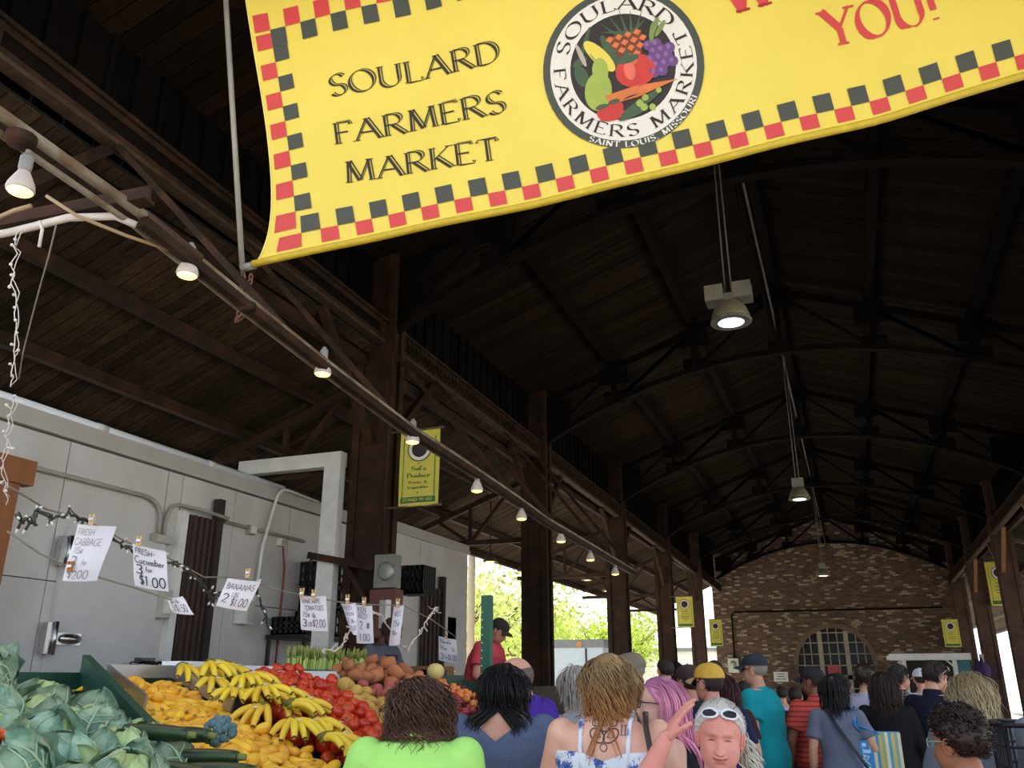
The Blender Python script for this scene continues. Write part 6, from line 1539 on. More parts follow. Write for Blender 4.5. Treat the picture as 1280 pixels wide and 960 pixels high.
person('woman in profile with bright pink hair and round glasses, wearing a black tank top', -.82, 4.03, 1.62, 108, b=1.25, drop=.03, tone='#e3b6a4', top=('tank', '#15161c'), sleeve=None, near=2, pants='#2b2d38', nod=4, glasses=('clear', '#2a2426'),
       hair=dict(n=700, len=.36, amp=.003, freq=14, r=.0050, vol=.006, steps=14, frizz=.06, sides=3, line=(.95, .30, -.6), face=1.55), hmat=hairmat('pink_hair', '#9a5a86', '#f09aba', 1.53, 1.61), H=dict(wide=1.06, jaw=1.15, brow='#7a5648', lip='#b0706c'), arms={1: dict(e=(.27, -.02, 1.1), w=(.2, .2, 1.05)), -1: dict(e=(-.27, .0, 1.1), w=(-.18, .22, 1.05))})
person('man in a grey tweed flat cap and olive jacket, facing left', -1.52, 6.44, 1.76, 70, top=('jacket', '#4b4436'), sleeve='long', near=1, cap=('flat', '#7d7263'), glasses=('clear', '#3a332c'), hair=dict(line=(1.2, .4, -.4), off=.006), hmat=mat('grey_hair_short', '#8a8178', .8, var=.2, scale=60), pants='#3a3a40', nod=-6)
person('man in a yellow cap and navy t-shirt with a pale print on the back', -.93, 6.20, 1.68, 30, b=1.1, top=('tee', '#1d2547'), near=1, turn=32, cap=('cap', '#d9a93f', 1, '#b89a6a'), glasses=('sun', '#1a1a1a'), hair=dict(line=(1.1, .3, -.75), off=.010), hmat=mat('dark_hair_short'), tone='#c98f78')
person('person in a dark cap half hidden behind the yellow cap', -1.20, 6.9, 1.68, 60, top=('tee', '#2b2a30'), near=1, cap=('cap', '#3a2a24'), hair=dict(line=(1.1, .3, -.6)), hmat=mat('dark_hair_short'), tone='#c08a74')
person('person with dark hair standing behind the yellow cap', -1.27, 8.8, 1.75, 20, top=('tee', '#3d3a42'), near=0, hair=dict(line=(1, .3, -.6)), hmat=mat('dark_hair_short'), tone='#b98672')
person('woman with long dark red hair beyond the yellow cap', -1.01, 7.40, 1.62, 25, top=('tee', '#3a2026'), near=1, hair=dict(n=300, len=.36, amp=.004, r=.006, vol=.02, steps=10, frizz=.1, **LONGW), hmat=hairmat('dark_red_hair', '#3a1618', '#4a2020'))
person('far shopper in a cobalt blue shirt left of the teal shirt', -1.20, 10.4, 1.56, 10, top=('tee', '#31519a'), near=0, hair=dict(line=(1, .3, -.6)), hmat=mat('dark_hair_short'))
tealt, tinf = person('tall man in a bright teal polo shirt, navy cap and sunglasses, in profile', -.82, 8.2, 1.79, 72, b=1.3, tone='#d09a80', top=('loose', '#0f8f9c'), near=1, cap=('cap', '#1c2733'), glasses=('sun', '#202020'), turn=8, pants='#15161a', hair=dict(line=(1.2, .3, -.5), off=.006), hmat=mat('grey_hair_short'), arms={-1: dict(e=(-.29, -.06, 1.10), w=(-.28, .05, .86)), 1: dict(e=(.28, .0, 1.1), w=(.26, .12, .88))})
stripe = mat('orange_stripes', '#c8473a', .85, var=.05, bump=.3, bscale=8)
def stripes(m, c2, scale):
    n = m.node_tree.nodes; L = m.node_tree.links; tc = n.new('ShaderNodeTexCoord'); wv = n.new('ShaderNodeTexWave'); wv.bands_direction = 'Z'; wv.inputs['Scale'].default_value = scale; wv.inputs['Distortion'].default_value = .6
    L.new(tc.outputs['Object'], wv.inputs['Vector']); r = n.new('ShaderNodeValToRGB'); r.color_ramp.elements[0].position = .80; r.color_ramp.elements[1].position = .86
    hv = [q for q in n if q.type == 'HUE_SAT'][0]; r.color_ramp.elements[0].color = hv.inputs['Color'].default_value; r.color_ramp.elements[1].color = (*srgb(c2), 1)
    L.new(wv.outputs['Fac'], r.inputs[0]); L.new(r.outputs[0], hv.inputs['Color'])
stripes(stripe, '#7a2a2c', 7.5)
person('man in a red-orange striped polo shirt and black cap, back to us', -.36, 8.6, 1.68, 32, b=1.22, tone='#8a5a45', top=('polo', '#c8473a'), topmat=stripe, near=1, cap=('cap', '#17161a'), turn=38, pants='#6a6354', hair=dict(line=(1.2, .3, -.4), off=.004), hmat=mat('dark_hair_short'), arms={-1: dict(e=(-.30, -.02, 1.08), w=(-.28, .08, .84)), 1: dict(e=(.27, .0, 1.1), w=(.24, .14, .9))})
bagw, bi = person('woman with black hair in a grey t-shirt carrying a blue striped shopping bag', -.18, 7.9, 1.62, 5, b=.92, top=('tee', '#666c80'), near=1, pants='#2b3f63', hair=dict(n=320, len=.27, amp=.002, r=.0055, vol=.006, steps=9, frizz=.06, **LONGW), hmat=hairmat('black_hair', '#0d0c0f', '#17151a'), arms={1: dict(e=(.27, -.04, 1.12), w=(.25, .12, 1.0))}, tone='#d0a080')
MB().tube([bi['V'](-.09, -.08, 1.43), bi['V'](-.02, -.145, 1.30), bi['V'](.12, -.155, 1.08), bi['V'](.2, -.13, .95)], .018, 8, flat=.35).build('bag_strap', mat('black_plastic'), bagw)
person('man in a pale lavender t-shirt with short dark hair', .08, 9.1, 1.72, -10, b=1.05, top=('tee', '#b9b8d6'), near=1, turn=-35, hair=dict(line=(.9, .3, -.5), off=.014, n=120, len=.05, r=.007, steps=4), hmat=hairmat('dark_brown_hair', '#2a1c16', '#3a281e'), tone='#d8a888', pants='#4a4660')
person('woman with straight brown hair in a long black cardigan', .215, 8.35, 1.64, -2, b=1.08, top=('jacket', '#101114'), sleeve='long', near=1, pants='#101114', hair=dict(n=340, len=.33, amp=.003, r=.0055, vol=.005, steps=10, frizz=.08, **LONGW), hmat=hairmat('brown_hair', '#241712', '#3a261d'), pantsmat=None)
plaid = mat('dark_plaid', '#1d1c1f', .9, var=.05)
def checks(m, c2, sc):
    n = m.node_tree.nodes; L = m.node_tree.links; tc = n.new('ShaderNodeTexCoord'); hv = [q for q in n if q.type == 'HUE_SAT'][0]; f = None
    for d in ('X', 'Z'):
        wv = n.new('ShaderNodeTexWave'); wv.bands_direction = d; wv.inputs['Scale'].default_value = sc; L.new(tc.outputs['Object'], wv.inputs['Vector']); r = n.new('ShaderNodeMapRange'); r.inputs[1].default_value = .86; r.inputs[2].default_value = .92; L.new(wv.outputs['Fac'], r.inputs[0])
        if f is None: f = r.outputs[0]
        else:
            a = n.new('ShaderNodeMath'); a.operation = 'MAXIMUM'; L.new(f, a.inputs[0]); L.new(r.outputs[0], a.inputs[1]); f = a.outputs[0]
    mx = n.new('ShaderNodeMixRGB'); mx.inputs[1].default_value = hv.inputs['Color'].default_value; mx.inputs[2].default_value = (*srgb(c2), 1); L.new(f, mx.inputs[0]); L.new(mx.outputs[0], hv.inputs['Color'])
checks(plaid, '#7a7468', 11)
person('man in a dark plaid shirt, head turned right', .40, 9.75, 1.72, -15, top=('polo', '#1d1c1f'), topmat=plaid, sleeve='long', near=1, turn=-40, hair=dict(line=(.95, .3, -.5), off=.012), hmat=mat('salt_pepper_hair', '#2c2826', .8, var=.3, scale=70), tone='#c48d74')
person('man in a white cap and white shirt further back', .78, 12.5, 1.70, 15, top=('tee', '#d5d6e2'), near=0, cap=('cap', '#e6e8ef'), hair=dict(line=(1.2, .3, -.5)), hmat=mat('dark_hair_short'))
person('person in a pale grey shirt beside the white cap', 1.0, 11.6, 1.62, 0, top=('tee', '#b9bcc6'), near=0, hair=dict(line=(1, .3, -.5)), hmat=mat('dark_hair_short'))
person('man in a dark navy shirt looking down, eyeglasses on his head', .61, 8.5, 1.74, -30, b=1.12, top=('polo', '#14182b'), near=1, sleeve='elbow', turn=-30, nod=-16, hair=dict(line=(.95, .3, -.5), off=.012), hmat=mat('dark_hair_short'), tone='#cf9b82', pants='#20222b', glasses=('head', '#c8b89a'))
ut, ui = person('woman with wavy blonde hair in a grey ribbed top, right side', .58, 5.5, 1.62, -12, b=1.15, top=('knit', '#6a707a'), near=2, sleeve='elbow', pants='#15161a', hair=dict(n=700, len=.30, amp=.014, freq=36, r=.0046, vol=.014, steps=12, frizz=.16, clump=1, sides=3, **LONGW), hmat=hairmat('blonde_hair', '#86734f', '#dccba2', 1.36, 1.66))
person('woman with dark curly upswept hair and pale green glasses, lower right', .32, 3.48, 1.49, 55, b=1.05, tone='#a06a4e', top=('knit', '#8f8f96'), near=2, pants='#2a2a33', glasses=('clear', '#8fb0a0'), nod=-4,
       hair=dict(n=520, len=.034, style='up', amp=.007, freq=200, r=.004, vol=.02, steps=9, frizz=.35, sides=3, line=(.75, .35, -.55), off=.02, rough=.02, bun=900, bunc=(0, -.03, .07), bunr=(.068, .084, .070)), hmat=hairmat('dark_curls', '#1d1413', '#33211c', 1.4, 1.6), H=dict(brow='#2a1a14', lip='#8a4a40'))
person('youngster in a turquoise t-shirt and dark purple cap near the right-hand columns', 1.66, 14.4, 1.56, 60, top=('tee', '#2f9dc4'), near=0, cap=('cap', '#2a2238'), hair=dict(line=(1, .3, -.5)), hmat=mat('dark_hair_short'), nod=-15, tone='#b5806a')
person('dark silhouetted person with big hair beyond the fourth column', -2.75, 14.6, 1.84, 10, top=('tee', '#2a2622'), near=0, hair=dict(n=140, len=.3, amp=.01, r=.009, vol=.05, steps=8, frizz=.3, **LONGW), hmat=hairmat('black_hair', '#0d0c0f', '#17151a'))
person('far man with a black backpack over a white shirt', -.92, 12.2, 1.5, 0, top=('tee', '#c8c4da'), near=0, hair=dict(line=(1, .3, -.5)), hmat=mat('dark_hair_short'))
person('far shopper in a light blue top between the red polo and the lavender shirt', -.14, 13.4, 1.60, 0, top=('tee', '#5a9ac0'), near=0, hair=dict(line=(1, .3, -.5)), hmat=mat('dark_hair_short'))
person('far shopper in grey seen over the grey t-shirt woman', .12, 14.2, 1.66, 0, top=('tee', '#a8acb8'), near=0, hair=dict(line=(1, .3, -.5)), hmat=mat('dark_hair_short'))
person('bearded shopper standing far left of the flat cap', -1.95, 9.8, 1.80, 40, top=('tee', '#4a463e'), near=0, hair=dict(line=(1, .3, -.5)), hmat=mat('dark_hair_short'))
person('far shopper in a maroon shirt behind the teal shirt', -.66, 10.6, 1.5, 0, top=('tee', '#5a2026'), near=0, hair=dict(line=(1, .3, -.5)), hmat=mat('dark_hair_short'))
# --- the two vendors on the raised dock ---
vt, vi = person('vendor bending forward behind the potatoes in a dark shirt with navy apron', -4.28, 7.4, 1.66, -100, z0=.5, b=1.15, tone='#4a2f25', top=('tee', '#4a4f5c'), near=1, nod=-25, lean=.25, hair=dict(line=(.9, .3, -.5)), hmat=mat('dark_hair_short'), arms={1: dict(e=(.28, .12, 1.08), w=(.2, .36, 1.05)), -1: dict(e=(-.28, .12, 1.08), w=(-.2, .36, 1.05))})
b = MB()
def apr(a, c):
    z = lerp(.75, 1.34, c); hw = lerp(.2, .12, c); q = vi['V']((a - .5) * 2 * hw, .19 - .10 * (abs(a - .5) * 2) ** 2, z); return vi['ln'](q)
b.grid(apr, 10, 8); b.grid(lambda a, c: Vector(apr(1 - a, c)) - Vector((0, .004, 0)), 10, 8); b.build('apron', mat('navy_apron', '#1b2452', .85, var=.1), vt)
bck = MB(); bck.grid(lambda a, c: vi['ln'](vi['V']((a - .5) * .32, -.185 + .05 * (abs(a - .5) * 2) ** 2, lerp(.8, 1.36, c))), 8, 8); bck.build('apron_back', mat('navy_apron'), vt)
person('vendor in a red t-shirt and black cap bending over the fruit behind the green post', -4.02, 9.35, 1.77, -95, z0=.5, b=1.3, tone='#c08a72', top=('loose', '#b2404c'), near=1, cap=('cap', '#161518'), nod=-28, lean=.3, hair=dict(line=(1.2, .3, -.5), off=.004), hmat=mat('dark_hair_short'), arms={1: dict(e=(.30, .10, 1.08), w=(.22, .34, .98)), -1: dict(e=(-.30, .10, 1.08), w=(-.22, .34, .98))})
# --- the woman facing us, shading her eyes ---
squig = mat('navy_squiggles', '#1a2450', .85, var=.04, bump=.2, bscale=8)
def squiggle(m, c2, sc):
    n = m.node_tree.nodes; L = m.node_tree.links; tc = n.new('ShaderNodeTexCoord'); hv = [q for q in n if q.type == 'HUE_SAT'][0]
    nz = n.new('ShaderNodeTexNoise'); nz.inputs['Scale'].default_value = sc; nz.inputs['Detail'].default_value = 1.0; nz.inputs['Distortion'].default_value = 1.5; L.new(tc.outputs['Object'], nz.inputs['Vector'])
    r = n.new('ShaderNodeValToRGB'); r.color_ramp.interpolation = 'CONSTANT'; e = r.color_ramp.elements; base = hv.inputs['Color'].default_value
    e[0].position = 0; e[0].color = base; e[1].position = .40; e[1].color = (*srgb(c2), 1); k = e.new(.455); k.color = base; k = e.new(.52); k.color = (*srgb(c2), 1); k = e.new(.57); k.color = base; k = e.new(.64); k.color = (*srgb(c2), 1)
    L.new(nz.outputs['Fac'], r.inputs[0]); L.new(r.outputs[0], hv.inputs['Color'])
squiggle(squig, '#dfe3f0', 26)
hero, hi = person('older woman with white hair shading her eyes with a raised hand, sunglasses on her head', -.45, 3.07, 1.525, 187, b=1.18, tone='#e09a8c', top=('tee', '#1a2450'), topmat=squig, near=3, pants='#22294a', tilt=-4, nod=-5,
       glasses=('head', '#e9ebf2'), H=dict(old=1, shut=1, brow='#c4a090', lip='#b5605a', smile=.05, mouth_line=1, wide=1.05, jaw=1.16, nose=.85, earx=-.006),
       hair=dict(n=1700, len=.17, amp=.003, freq=34, r=.0022, vol=.010, steps=10, frizz=.07, sides=3, style='back', line=(.86, .34, -.55), off=.012), hmat=hairmat('white_hair', '#b9b4ad', '#d8d4cc', 1.3, 1.6),
       arms={1: dict(ew=(-.715, 2.86, 1.20), ww=(-.575, 2.84, 1.425), dw=(.42, -.02, .62), pw=(.72, .30, -.42), curl=.20, spread=.055), -1: dict(e=(-.26, .0, 1.08), w=(-.24, .16, .95))})
b = MB(); R_ = random.Random(2)
for k in range(90):
    p = Vector((-.07 + R_.uniform(-.015, .01), -.07 + R_.uniform(-.03, .03), -.01 + R_.uniform(-.06, .04))); pts = [p + Vector((-.010 * j + .012 * sin(j + k), -.006 * j, -.016 * j)) for j in range(8)]; b.tube(pts, [.004] * 7 + [.001], 3)
b.v = [tuple(hi['hc'] + hi['HR'] @ (Vector(v) * hi['s'])) for v in b.v]; b.build('ponytail', hairmat('white_hair', '', ''), hero)
MB().tube([hi['V'](-.118, -.115, 1.40), hi['V'](-.122, -.05, 1.452), hi['V'](-.122, .03, 1.455), hi['V'](-.12, .095, 1.415), hi['V'](-.118, .150, 1.33), hi['V'](-.115, .168, 1.18)], .014, 8, flat=.4).build('bag_strap', mat('yellow_strap', '#e6dc4a', .6), hero)
MB().tube([hi['V'](.045, .055, 1.43), hi['V'](.02, .10, 1.37), hi['V'](0, .115, 1.335), hi['V'](-.02, .10, 1.37), hi['V'](-.045, .055, 1.43)], .0018, 6).build('necklace', mat('silver', '#d0d0d0', .2, 1.0), hero)
bpy.data.scenes.remove(TMP)
# the shopping bag in her hand
wv_ = Matrix.Rotation(radians(5), 3, 'Z') @ bi['A'][1][2] + Vector((-.18, 7.9, 0))
t = thing('shopping_bag', 'blue shopping bag with a striped side and long handles, held by the grey t-shirt woman', 'bag', (wv_.x - .02, wv_.y - .1, .78))
bl = mat('bag_blue', '#2f8fd0', .5); bx0, by0, bz0 = wv_.x - .11, wv_.y - .17, .83
MB().bx(bx0, bx0 + .13, by0, by0 + .02, bz0, bz0 + .36).bx(bx0, bx0 + .02, by0, by0 + .16, bz0, bz0 + .36).bx(bx0, bx0 + .34, by0 + .14, by0 + .16, bz0, bz0 + .36).bx(bx0, bx0 + .34, by0, by0 + .16, bz0 - .01, bz0 + .01).build('blue_panel', bl, t)
cols = ['#d9d3b0', '#4f8fb4', '#c9b46a', '#9fb07a', '#e0dcc8', '#5a9fbf', '#d3bd74', '#8fae9a', '#dcd7bd']
for k, c_ in enumerate(cols): MB().bx(bx0 + .13 + .0235 * k, bx0 + .13 + .0235 * (k + 1), by0, by0 + .02, bz0, bz0 + .36).build('stripe', mat('bag_' + c_[1:], c_, .6), t)
m = MB(); fS = lambda a, c: Vector((bx0 + .015 + a * .1, by0 - .002, bz0 + .03 + c * .3)); q = []
ribbon(q, [(.15, .95), (.9, .95), (.9, .62), (.35, .62), (.35, .78), (.62, .78)], lambda a, b_: .09, 'solid'); ribbon(q, [(.2, .5), (.8, .28), (.2, .28), (.8, .5), (.2, .5)], lambda a, b_: .09, 'solid'); ribbon(q, [(.2, .05), (.2, .2), (.8, .2), (.8, .05), (.5, .05)], lambda a, b_: .09, 'solid')
lay(m, q, fS); m.build('white_pattern', mat('bag_pattern', '#bfe0f2', .6), t, 'stuff')
sh = Matrix.Rotation(radians(5), 3, 'Z') @ bi['A'][1][0] + Vector((-.18, 7.9, 0))
for yy in (by0 + .01, by0 + .15): MB().tube([(bx0 + .06, yy, bz0 + .34), (sh.x - .03, sh.y - .12 if yy < by0 + .1 else sh.y + .09, sh.z - .06), (sh.x - .02, sh.y, sh.z + .08), (sh.x - .01, sh.y - .10 if yy < by0 + .1 else sh.y + .10, sh.z - .06), (bx0 + .20, yy, bz0 + .34)], .012, 6, flat=.4).build('handle', bl, t)
# ================================================================== LAMP RUN OVER THE STALL
PIPE = [(-3.4, 1.2, 4.13), (-3.4, 1.96, 4.09), (-3.4, 2.61, 4.06), (-3.4, 3.07, 4.04), (-3.4, 3.95, 3.93), (-3.4, 4.94, 3.82), (-3.4, 6.35, 3.69), (-3.4, 7.42, 3.65), (-3.4, 8.81, 3.58), (-3.4, 9.99, 3.5), (-3.4, 12.1, 3.45), (-3.4, 14.7, 3.38)]
LAMPS = [(-3.4, 2.37, 3.8), (-3.4, 3.48, 3.88), (-3.4, 4.93, 3.75), (-3.4, 6.37, 3.6), (-3.4, 7.81, 3.45), (-3.4, 9.12, 3.38), (-3.4, 10.6, 3.33), (-3.4, 11.99, 3.26), (-3.4, 13.42, 3.21)]
condm = mat('dusty_conduit', '#8f8371', .6, var=.25, scale=10, col2='#6a5540', mscale=5)
t = thing('lamp_conduit', 'dusty conduit and angle-iron run carrying the row of flood bulbs above the stall', 'conduit', PIPE[5])
MB().tube(PIPE, .032, 10).build('conduit', condm, t)
MB().tube([(x - .06, y, z - .05) for x, y, z in PIPE], .018, 8).build('thin_conduit', condm, t)
b = MB()
for a, c in zip(PIPE[3:], PIPE[4:]): b.bar(Vector(a) + Vector((.03, 0, -.06)), Vector(c) + Vector((.03, 0, -.06)), .05, .06)
b.build('angle_iron', rust, t)
MB().tube([(-3.4, 3.10, 4.035), (-3.4, 3.55, 3.985)], .042, 10).build('rusty_coupling', redst, t)
for k, y in enumerate((1.6, 4.4, 5.9, 8.9, 10.3, 13.0, 14.6)):
    z = [lerp(a[2], c[2], (y - a[1]) / (c[1] - a[1])) for a, c in zip(PIPE, PIPE[1:]) if a[1] <= y <= c[1]][0]
    MB().bar((-5.12, y - .1, gz(y) + .02), (-3.4, y, z + .02), .06, .05).build('hanger_strut', rust, t)
t = thing('cross_bracket', 'rusty angle iron reaching across at the far left with pale conduit tied beneath it', 'bracket', (-4.2, 3.0, 4.05))
MB().bar((-5.1, 2.84, 4.06), (-3.27, 3.0, 4.09), .02, .10).bar((-5.1, 2.84, 4.02), (-3.27, 3.0, 4.05), .09, .02).build('angle_iron', rust, t)
MB().tube([(-4.9, 2.78, 3.93), (-4.1, 2.86, 3.95), (-3.75, 2.92, 4.0), (-3.5, 3.0, 4.0), (-3.42, 3.08, 3.97)], .022, 8).build('pale_conduit', mat('white_wire'), t)
MB().tube([(-4.6, 2.7, 3.80), (-4.15, 2.74, 3.95), (-4.0, 2.78, 4.02), (-3.9, 2.8, 4.04)], .013, 6).build('cable', mat('cable_tan', '#b09470', .6), t)
MB().tube([(-3.80, 2.8, 4.08), (-3.66, 2.9, 3.98), (-3.5, 3.1, 3.93), (-3.42, 3.35, 3.95), (-3.4, 3.46, 3.95)], .010, 6).build('cable', mat('cable_tan'), t)
MB().tube([(-3.85, 2.83, 3.95), (-3.83, 2.84, 3.9), (-3.84, 2.85, 3.80)], .009, 6).build('cable_end', mat('white_wire'), t)
refl = mat('lamp_reflector', '#b9b2ac', .4, var=.05, emit='#e8b8a0', estr=.05); warm = mat('lamp_glow', '#fff0c8', .4, emit='#ffc058', estr=2.6); sock = mat('lamp_socket', '#8d8a88', .5)
LN = ['big flood lamp with metal socket at the far left, first of the row', 'flood bulb with glowing neck left of the yellow banner corner', 'grey shaded flood lamp just below the banner corner', 'flood lamp in front of the small yellow stand banner',
      'flood lamp right of the small stand banner', 'flood lamp in front of the second dark column', 'flood lamp just right of the second dark column', 'small flood lamp between second and third columns', 'flood lamp in front of the third dark column']
for k, (x, y, z) in enumerate(LAMPS):
    t = thing('flood_lamp', LN[k], 'lamp', (x, y, z - .03)); s_ = 1.0
    zp = [lerp(a[2], c[2], (y - a[1]) / (c[1] - a[1])) for a, c in zip(PIPE, PIPE[1:]) if a[1] <= y <= c[1]][0]
    MB().lathe([(.060, -.035), (.064, -.025), (.060, 0), (.040, .045), (.024, .075), (.02, .11)], 18, (x, y, z)).build('reflector', refl, t)
    MB().lathe([(.001, -.052), (.030, -.049), (.050, -.042), (.0605, -.030)], 18, (x, y, z)).build('glowing_face', warm, t)
    MB().lathe([(.026, .07), (.030, .09), (.030, .15), (.022, .165)], 12, (x, y, z)).build('socket', sock, t)
    MB().tube([(x, y, z + .16), (x, y, max(zp - .03, z + .18))], .014, 8).build('stem', sock, t)
    lp = bpy.data.objects.new('lamp_light', bpy.data.lights.new('lamp_light', 'SPOT')); C.objects.link(lp); lp.parent = t; lp.location = (0, 0, -.04)
    lp.data.energy = 9; lp.data.color = (1, .74, .42); lp.data.spot_size = radians(120); lp.data.spot_blend = .6; lp.data.shadow_soft_size = .05
b = MB().lathe([(.06, 0), (.07, .02), (.07, .05), (.05, .06)], 14, (-3.4, 2.32, 3.99)); tag(centre(b.build('junction_box', rust)), 'round rusty junction box above the first flood lamp', 'box')
b = MB().lathe([(.05, 0), (.055, .02), (.055, .05), (.03, .06)], 14, (-3.37, 4.0, 3.83)); tag(centre(b.build('junction_box', rust)), 'round rusty junction box right of the second flood bulb', 'box')
# lamps of the lean-to roof further back
for k, (x, y, z) in enumerate(((-6.4, 15.4, 3.75), (-6.2, 21.5, 4.0), (-6.2, 23.5, 3.9))):
    t = thing('aisle_lamp', 'small lamp under the left lean-to roof, %s from the near end' % ORD[k], 'lamp', (x, y, z)); MB().lathe([(.15, 0), (.13, .06), (.05, .14), (.03, .2)], 16, (x, y, z)).build('shade', mat('lamp_shade_dark', '#4a443c', .5), t); MB().lathe([(.001, -.01), (.13, .005)], 16, (x, y, z)).build('glowing_face', warm, t); MB().tube([(x, y, z + .18), (x, y, 5.10)], .012, 6).build('stem', rust, t)
# high bay lamps on the ridge
cool = mat('bay_glow', '#f4f2ff', .3, emit='#f1ecff', estr=2.2); bayb = mat('bay_body', '#7d7a70', .5, .2, .12, col2='#5d594f'); bayr = mat('bay_reflector', '#7f7660', .45, .3)
BN = ['large hanging bay lamp with twin ballast boxes, the nearest under the ridge', 'bay lamp under the ridge in the middle of the hall', 'far bay lamp just above the arched window']
for k, (x, y, z, R0) in enumerate(((-.70, 7.6, 4.80, .18), (-.55, 15.68, 4.62, .175), (-.55, 28.2, 4.60, .20))):
    t = thing('bay_lamp', BN[k], 'lamp', (x, y, z)); c_ = .9 if k == 0 else 1.0; g_ = cool if k == 0 else mat('bay_glow_warm', '#fff8e0', .3, emit='#fff3d2', estr=1.6)
    MB().lathe([(R0, 0), (R0 * 1.03, .01), (R0 * .97, .06), (R0 * .84, .13), (R0 * .55, .19), (R0 * .45, .20)], 28, (x, y, z)).build('dome', bayr, t)
    MB().lathe([(R0 * .99, -.012), (R0 * 1.06, -.012), (R0 * 1.06, .012), (R0 * .99, .012)], 28, (x, y, z)).build('rim', bayb, t)
    MB().lathe([(.001, -.02), (R0 * .6, -.015), (R0 * .96, .0)], 28, (x, y, z)).build('glowing_lens', g_, t)
    for sx in ((-1, 1) if k == 0 else (0,)): MB().box((x + sx * .13, y, z + .285), (.17 if k == 0 else .2, .2, .16)).build('ballast_box', bayb, t)
    MB().box((x, y, z + .23), (.14, .12, .10)).build('neck', bayb, t)
    zt = 8.42
    for dx in (-.03, .03): MB().tube([(x + dx, y, z + .3), (x + dx * .5, y, zt)], .008, 6).build('hanger', mat('hanger_steel', '#5a544c', .5), t)
    l2 = bpy.data.objects.new('bay_light', bpy.data.lights.new('bay_light', 'SPOT')); C.objects.link(l2); l2.parent = t; l2.location = (0, 0, -.05); l2.data.energy = 60; l2.data.spot_size = radians(130); l2.data.color = (.95, .93, 1); l2.data.shadow_soft_size = .15
pipe([(-.62, 1.8, 7.7), (-.62, 9.7, 7.9), (-.6, 17.5, 7.75), (-.55, 28, 7.4), (-.50, 38.8, 6.9)], .018, 'pale cable running the length of the hall just under the ridge', mat('hanger_steel'), 'cable', 'ridge_cable')
pipe([(-.75, 1.8, 8.05), (-.72, 20, 8.05), (-.70, 38.8, 7.9)], .03, 'dark conduit running along under the ridge purlin', rustd, 'conduit', 'ridge_conduit')
# ================================================================== END WALL FITTINGS
t = thing('wall_panel_box', 'pale grey electric panel box on the brick wall', 'box', (-4.81, 38.9, 1.82)); MB().bx(-5.03, -4.59, 38.78, 38.98, 1.82, 2.40).build('body', mat('panel_grey', '#b3b6ae', .5), t)
MB().lathe([(.13, 0), (.14, .02), (.09, .05)], 20, (-4.81, 38.78, 2.16), RX(pi / 2)).build('dial', mat('meter_dial'), t); MB().tube([(-4.75, 38.9, 2.4), (-4.72, 38.9, 4.2), (-4.6, 38.9, 4.32), (3.6, 38.9, 4.30)], .035, 8).build('conduit', rustd, t)
t = thing('wall_notice', 'white notice board with dark lettering on the brick wall', 'sign', (-2.9, 38.95, 1.46)); MB().bx(-3.2, -2.62, 38.93, 38.98, 1.46, 1.85).build('board', whitep, t); m = MB()
for k in range(3): m.bx(-3.12 + .03 * k, -2.72 - .02 * k, 38.925, 38.93, 1.55 + .1 * k, 1.58 + .1 * k)
m.build('lettering', mat('notice_ink', '#4a5a50', .6), t, 'stuff')
t = thing('red_poster', 'small square red poster inside the arched window', 'poster', (-.78, 38.96, 1.72)); MB().bx(-1.02, -.54, 38.98, 39.0, 1.72, 2.09).build('sheet', mat('poster_red', '#b8494c', .6), t)
t = thing('green_round_sign', 'round dark green sign below the red poster in the window', 'sign', (-.7, 38.94, 1.2)); MB().lathe([(.30, 0), (.32, .02), (.30, .04)], 28, (-.70, 38.95, 1.5), RX(pi / 2)).build('disc', mat('round_green', '#2c5a45', .6), t); MB().tube([(-.7, 38.98, 0), (-.7, 38.98, 1.3)], .03, 8).build('post', rust, t)
# white framed kiosk
t = thing('kiosk', 'white framed kiosk with flat awning and teal side before the brick wall', 'kiosk', (2.3, 31, 0))
MB().bx(1.05, 3.3, 29.6, 32.4, 2.16, 2.29).build('awning', whitep, t); MB().bx(1.05, 3.3, 29.56, 29.6, 2.12, 2.31).build('fascia', whitep, t)
for x, y in ((1.45, 29.8), (2.85, 29.8), (1.45, 32.2), (3.2, 32.2)): MB().bx(x - .06, x + .06, y - .06, y + .06, 0, 2.16).build('post', whitep, t)
MB().bar((1.45, 29.8, 1.9), (1.45, 30.6, 2.16), .06, .06).build('brace', whitep, t); MB().bar((2.85, 29.8, 1.9), (2.6, 29.8, 2.16), .05, .05).build('brace', whitep, t)
MB().bx(2.92, 3.28, 29.9, 29.96, .0, 2.12).build('teal_panel', mat('teal_panel', '#2a6a70', .6), t); MB().bx(1.4, 3.25, 32.3, 32.36, 0, 2.14).build('back_panel', mat('kiosk_dark', '#2a2420', .8), t); MB().bx(1.45, 2.85, 29.9, 30.4, .85, .92).build('counter', whitep, t)
t = thing('hung_jacket', 'dark purple jacket hanging by the right-hand column', 'jacket', (3.85, 32.3, 1.4)); b = MB(); b.ball((3.85, 32.3, 1.85), (.24, .14, .52), 14, 12, fn=lambda d: 1 + .12 * sin(d.x * 7) - (.35 * max(0, d.z)) ); b.build('cloth', mat('purple_cloth', '#3b2a55', .9), t); MB().tube([(3.85, 32.3, 2.1), (3.85, 32.3, 2.45), (4.05, 32.6, 2.6)], .012, 6).build('hanger', rust, t)
t = thing('column_box', 'small pale switch box on the right-hand column', 'box', (3.95, 32.7, 2.0)); MB().bx(3.90, 4.01, 32.6, 32.8, 2.0, 2.35).build('body', galv, t)
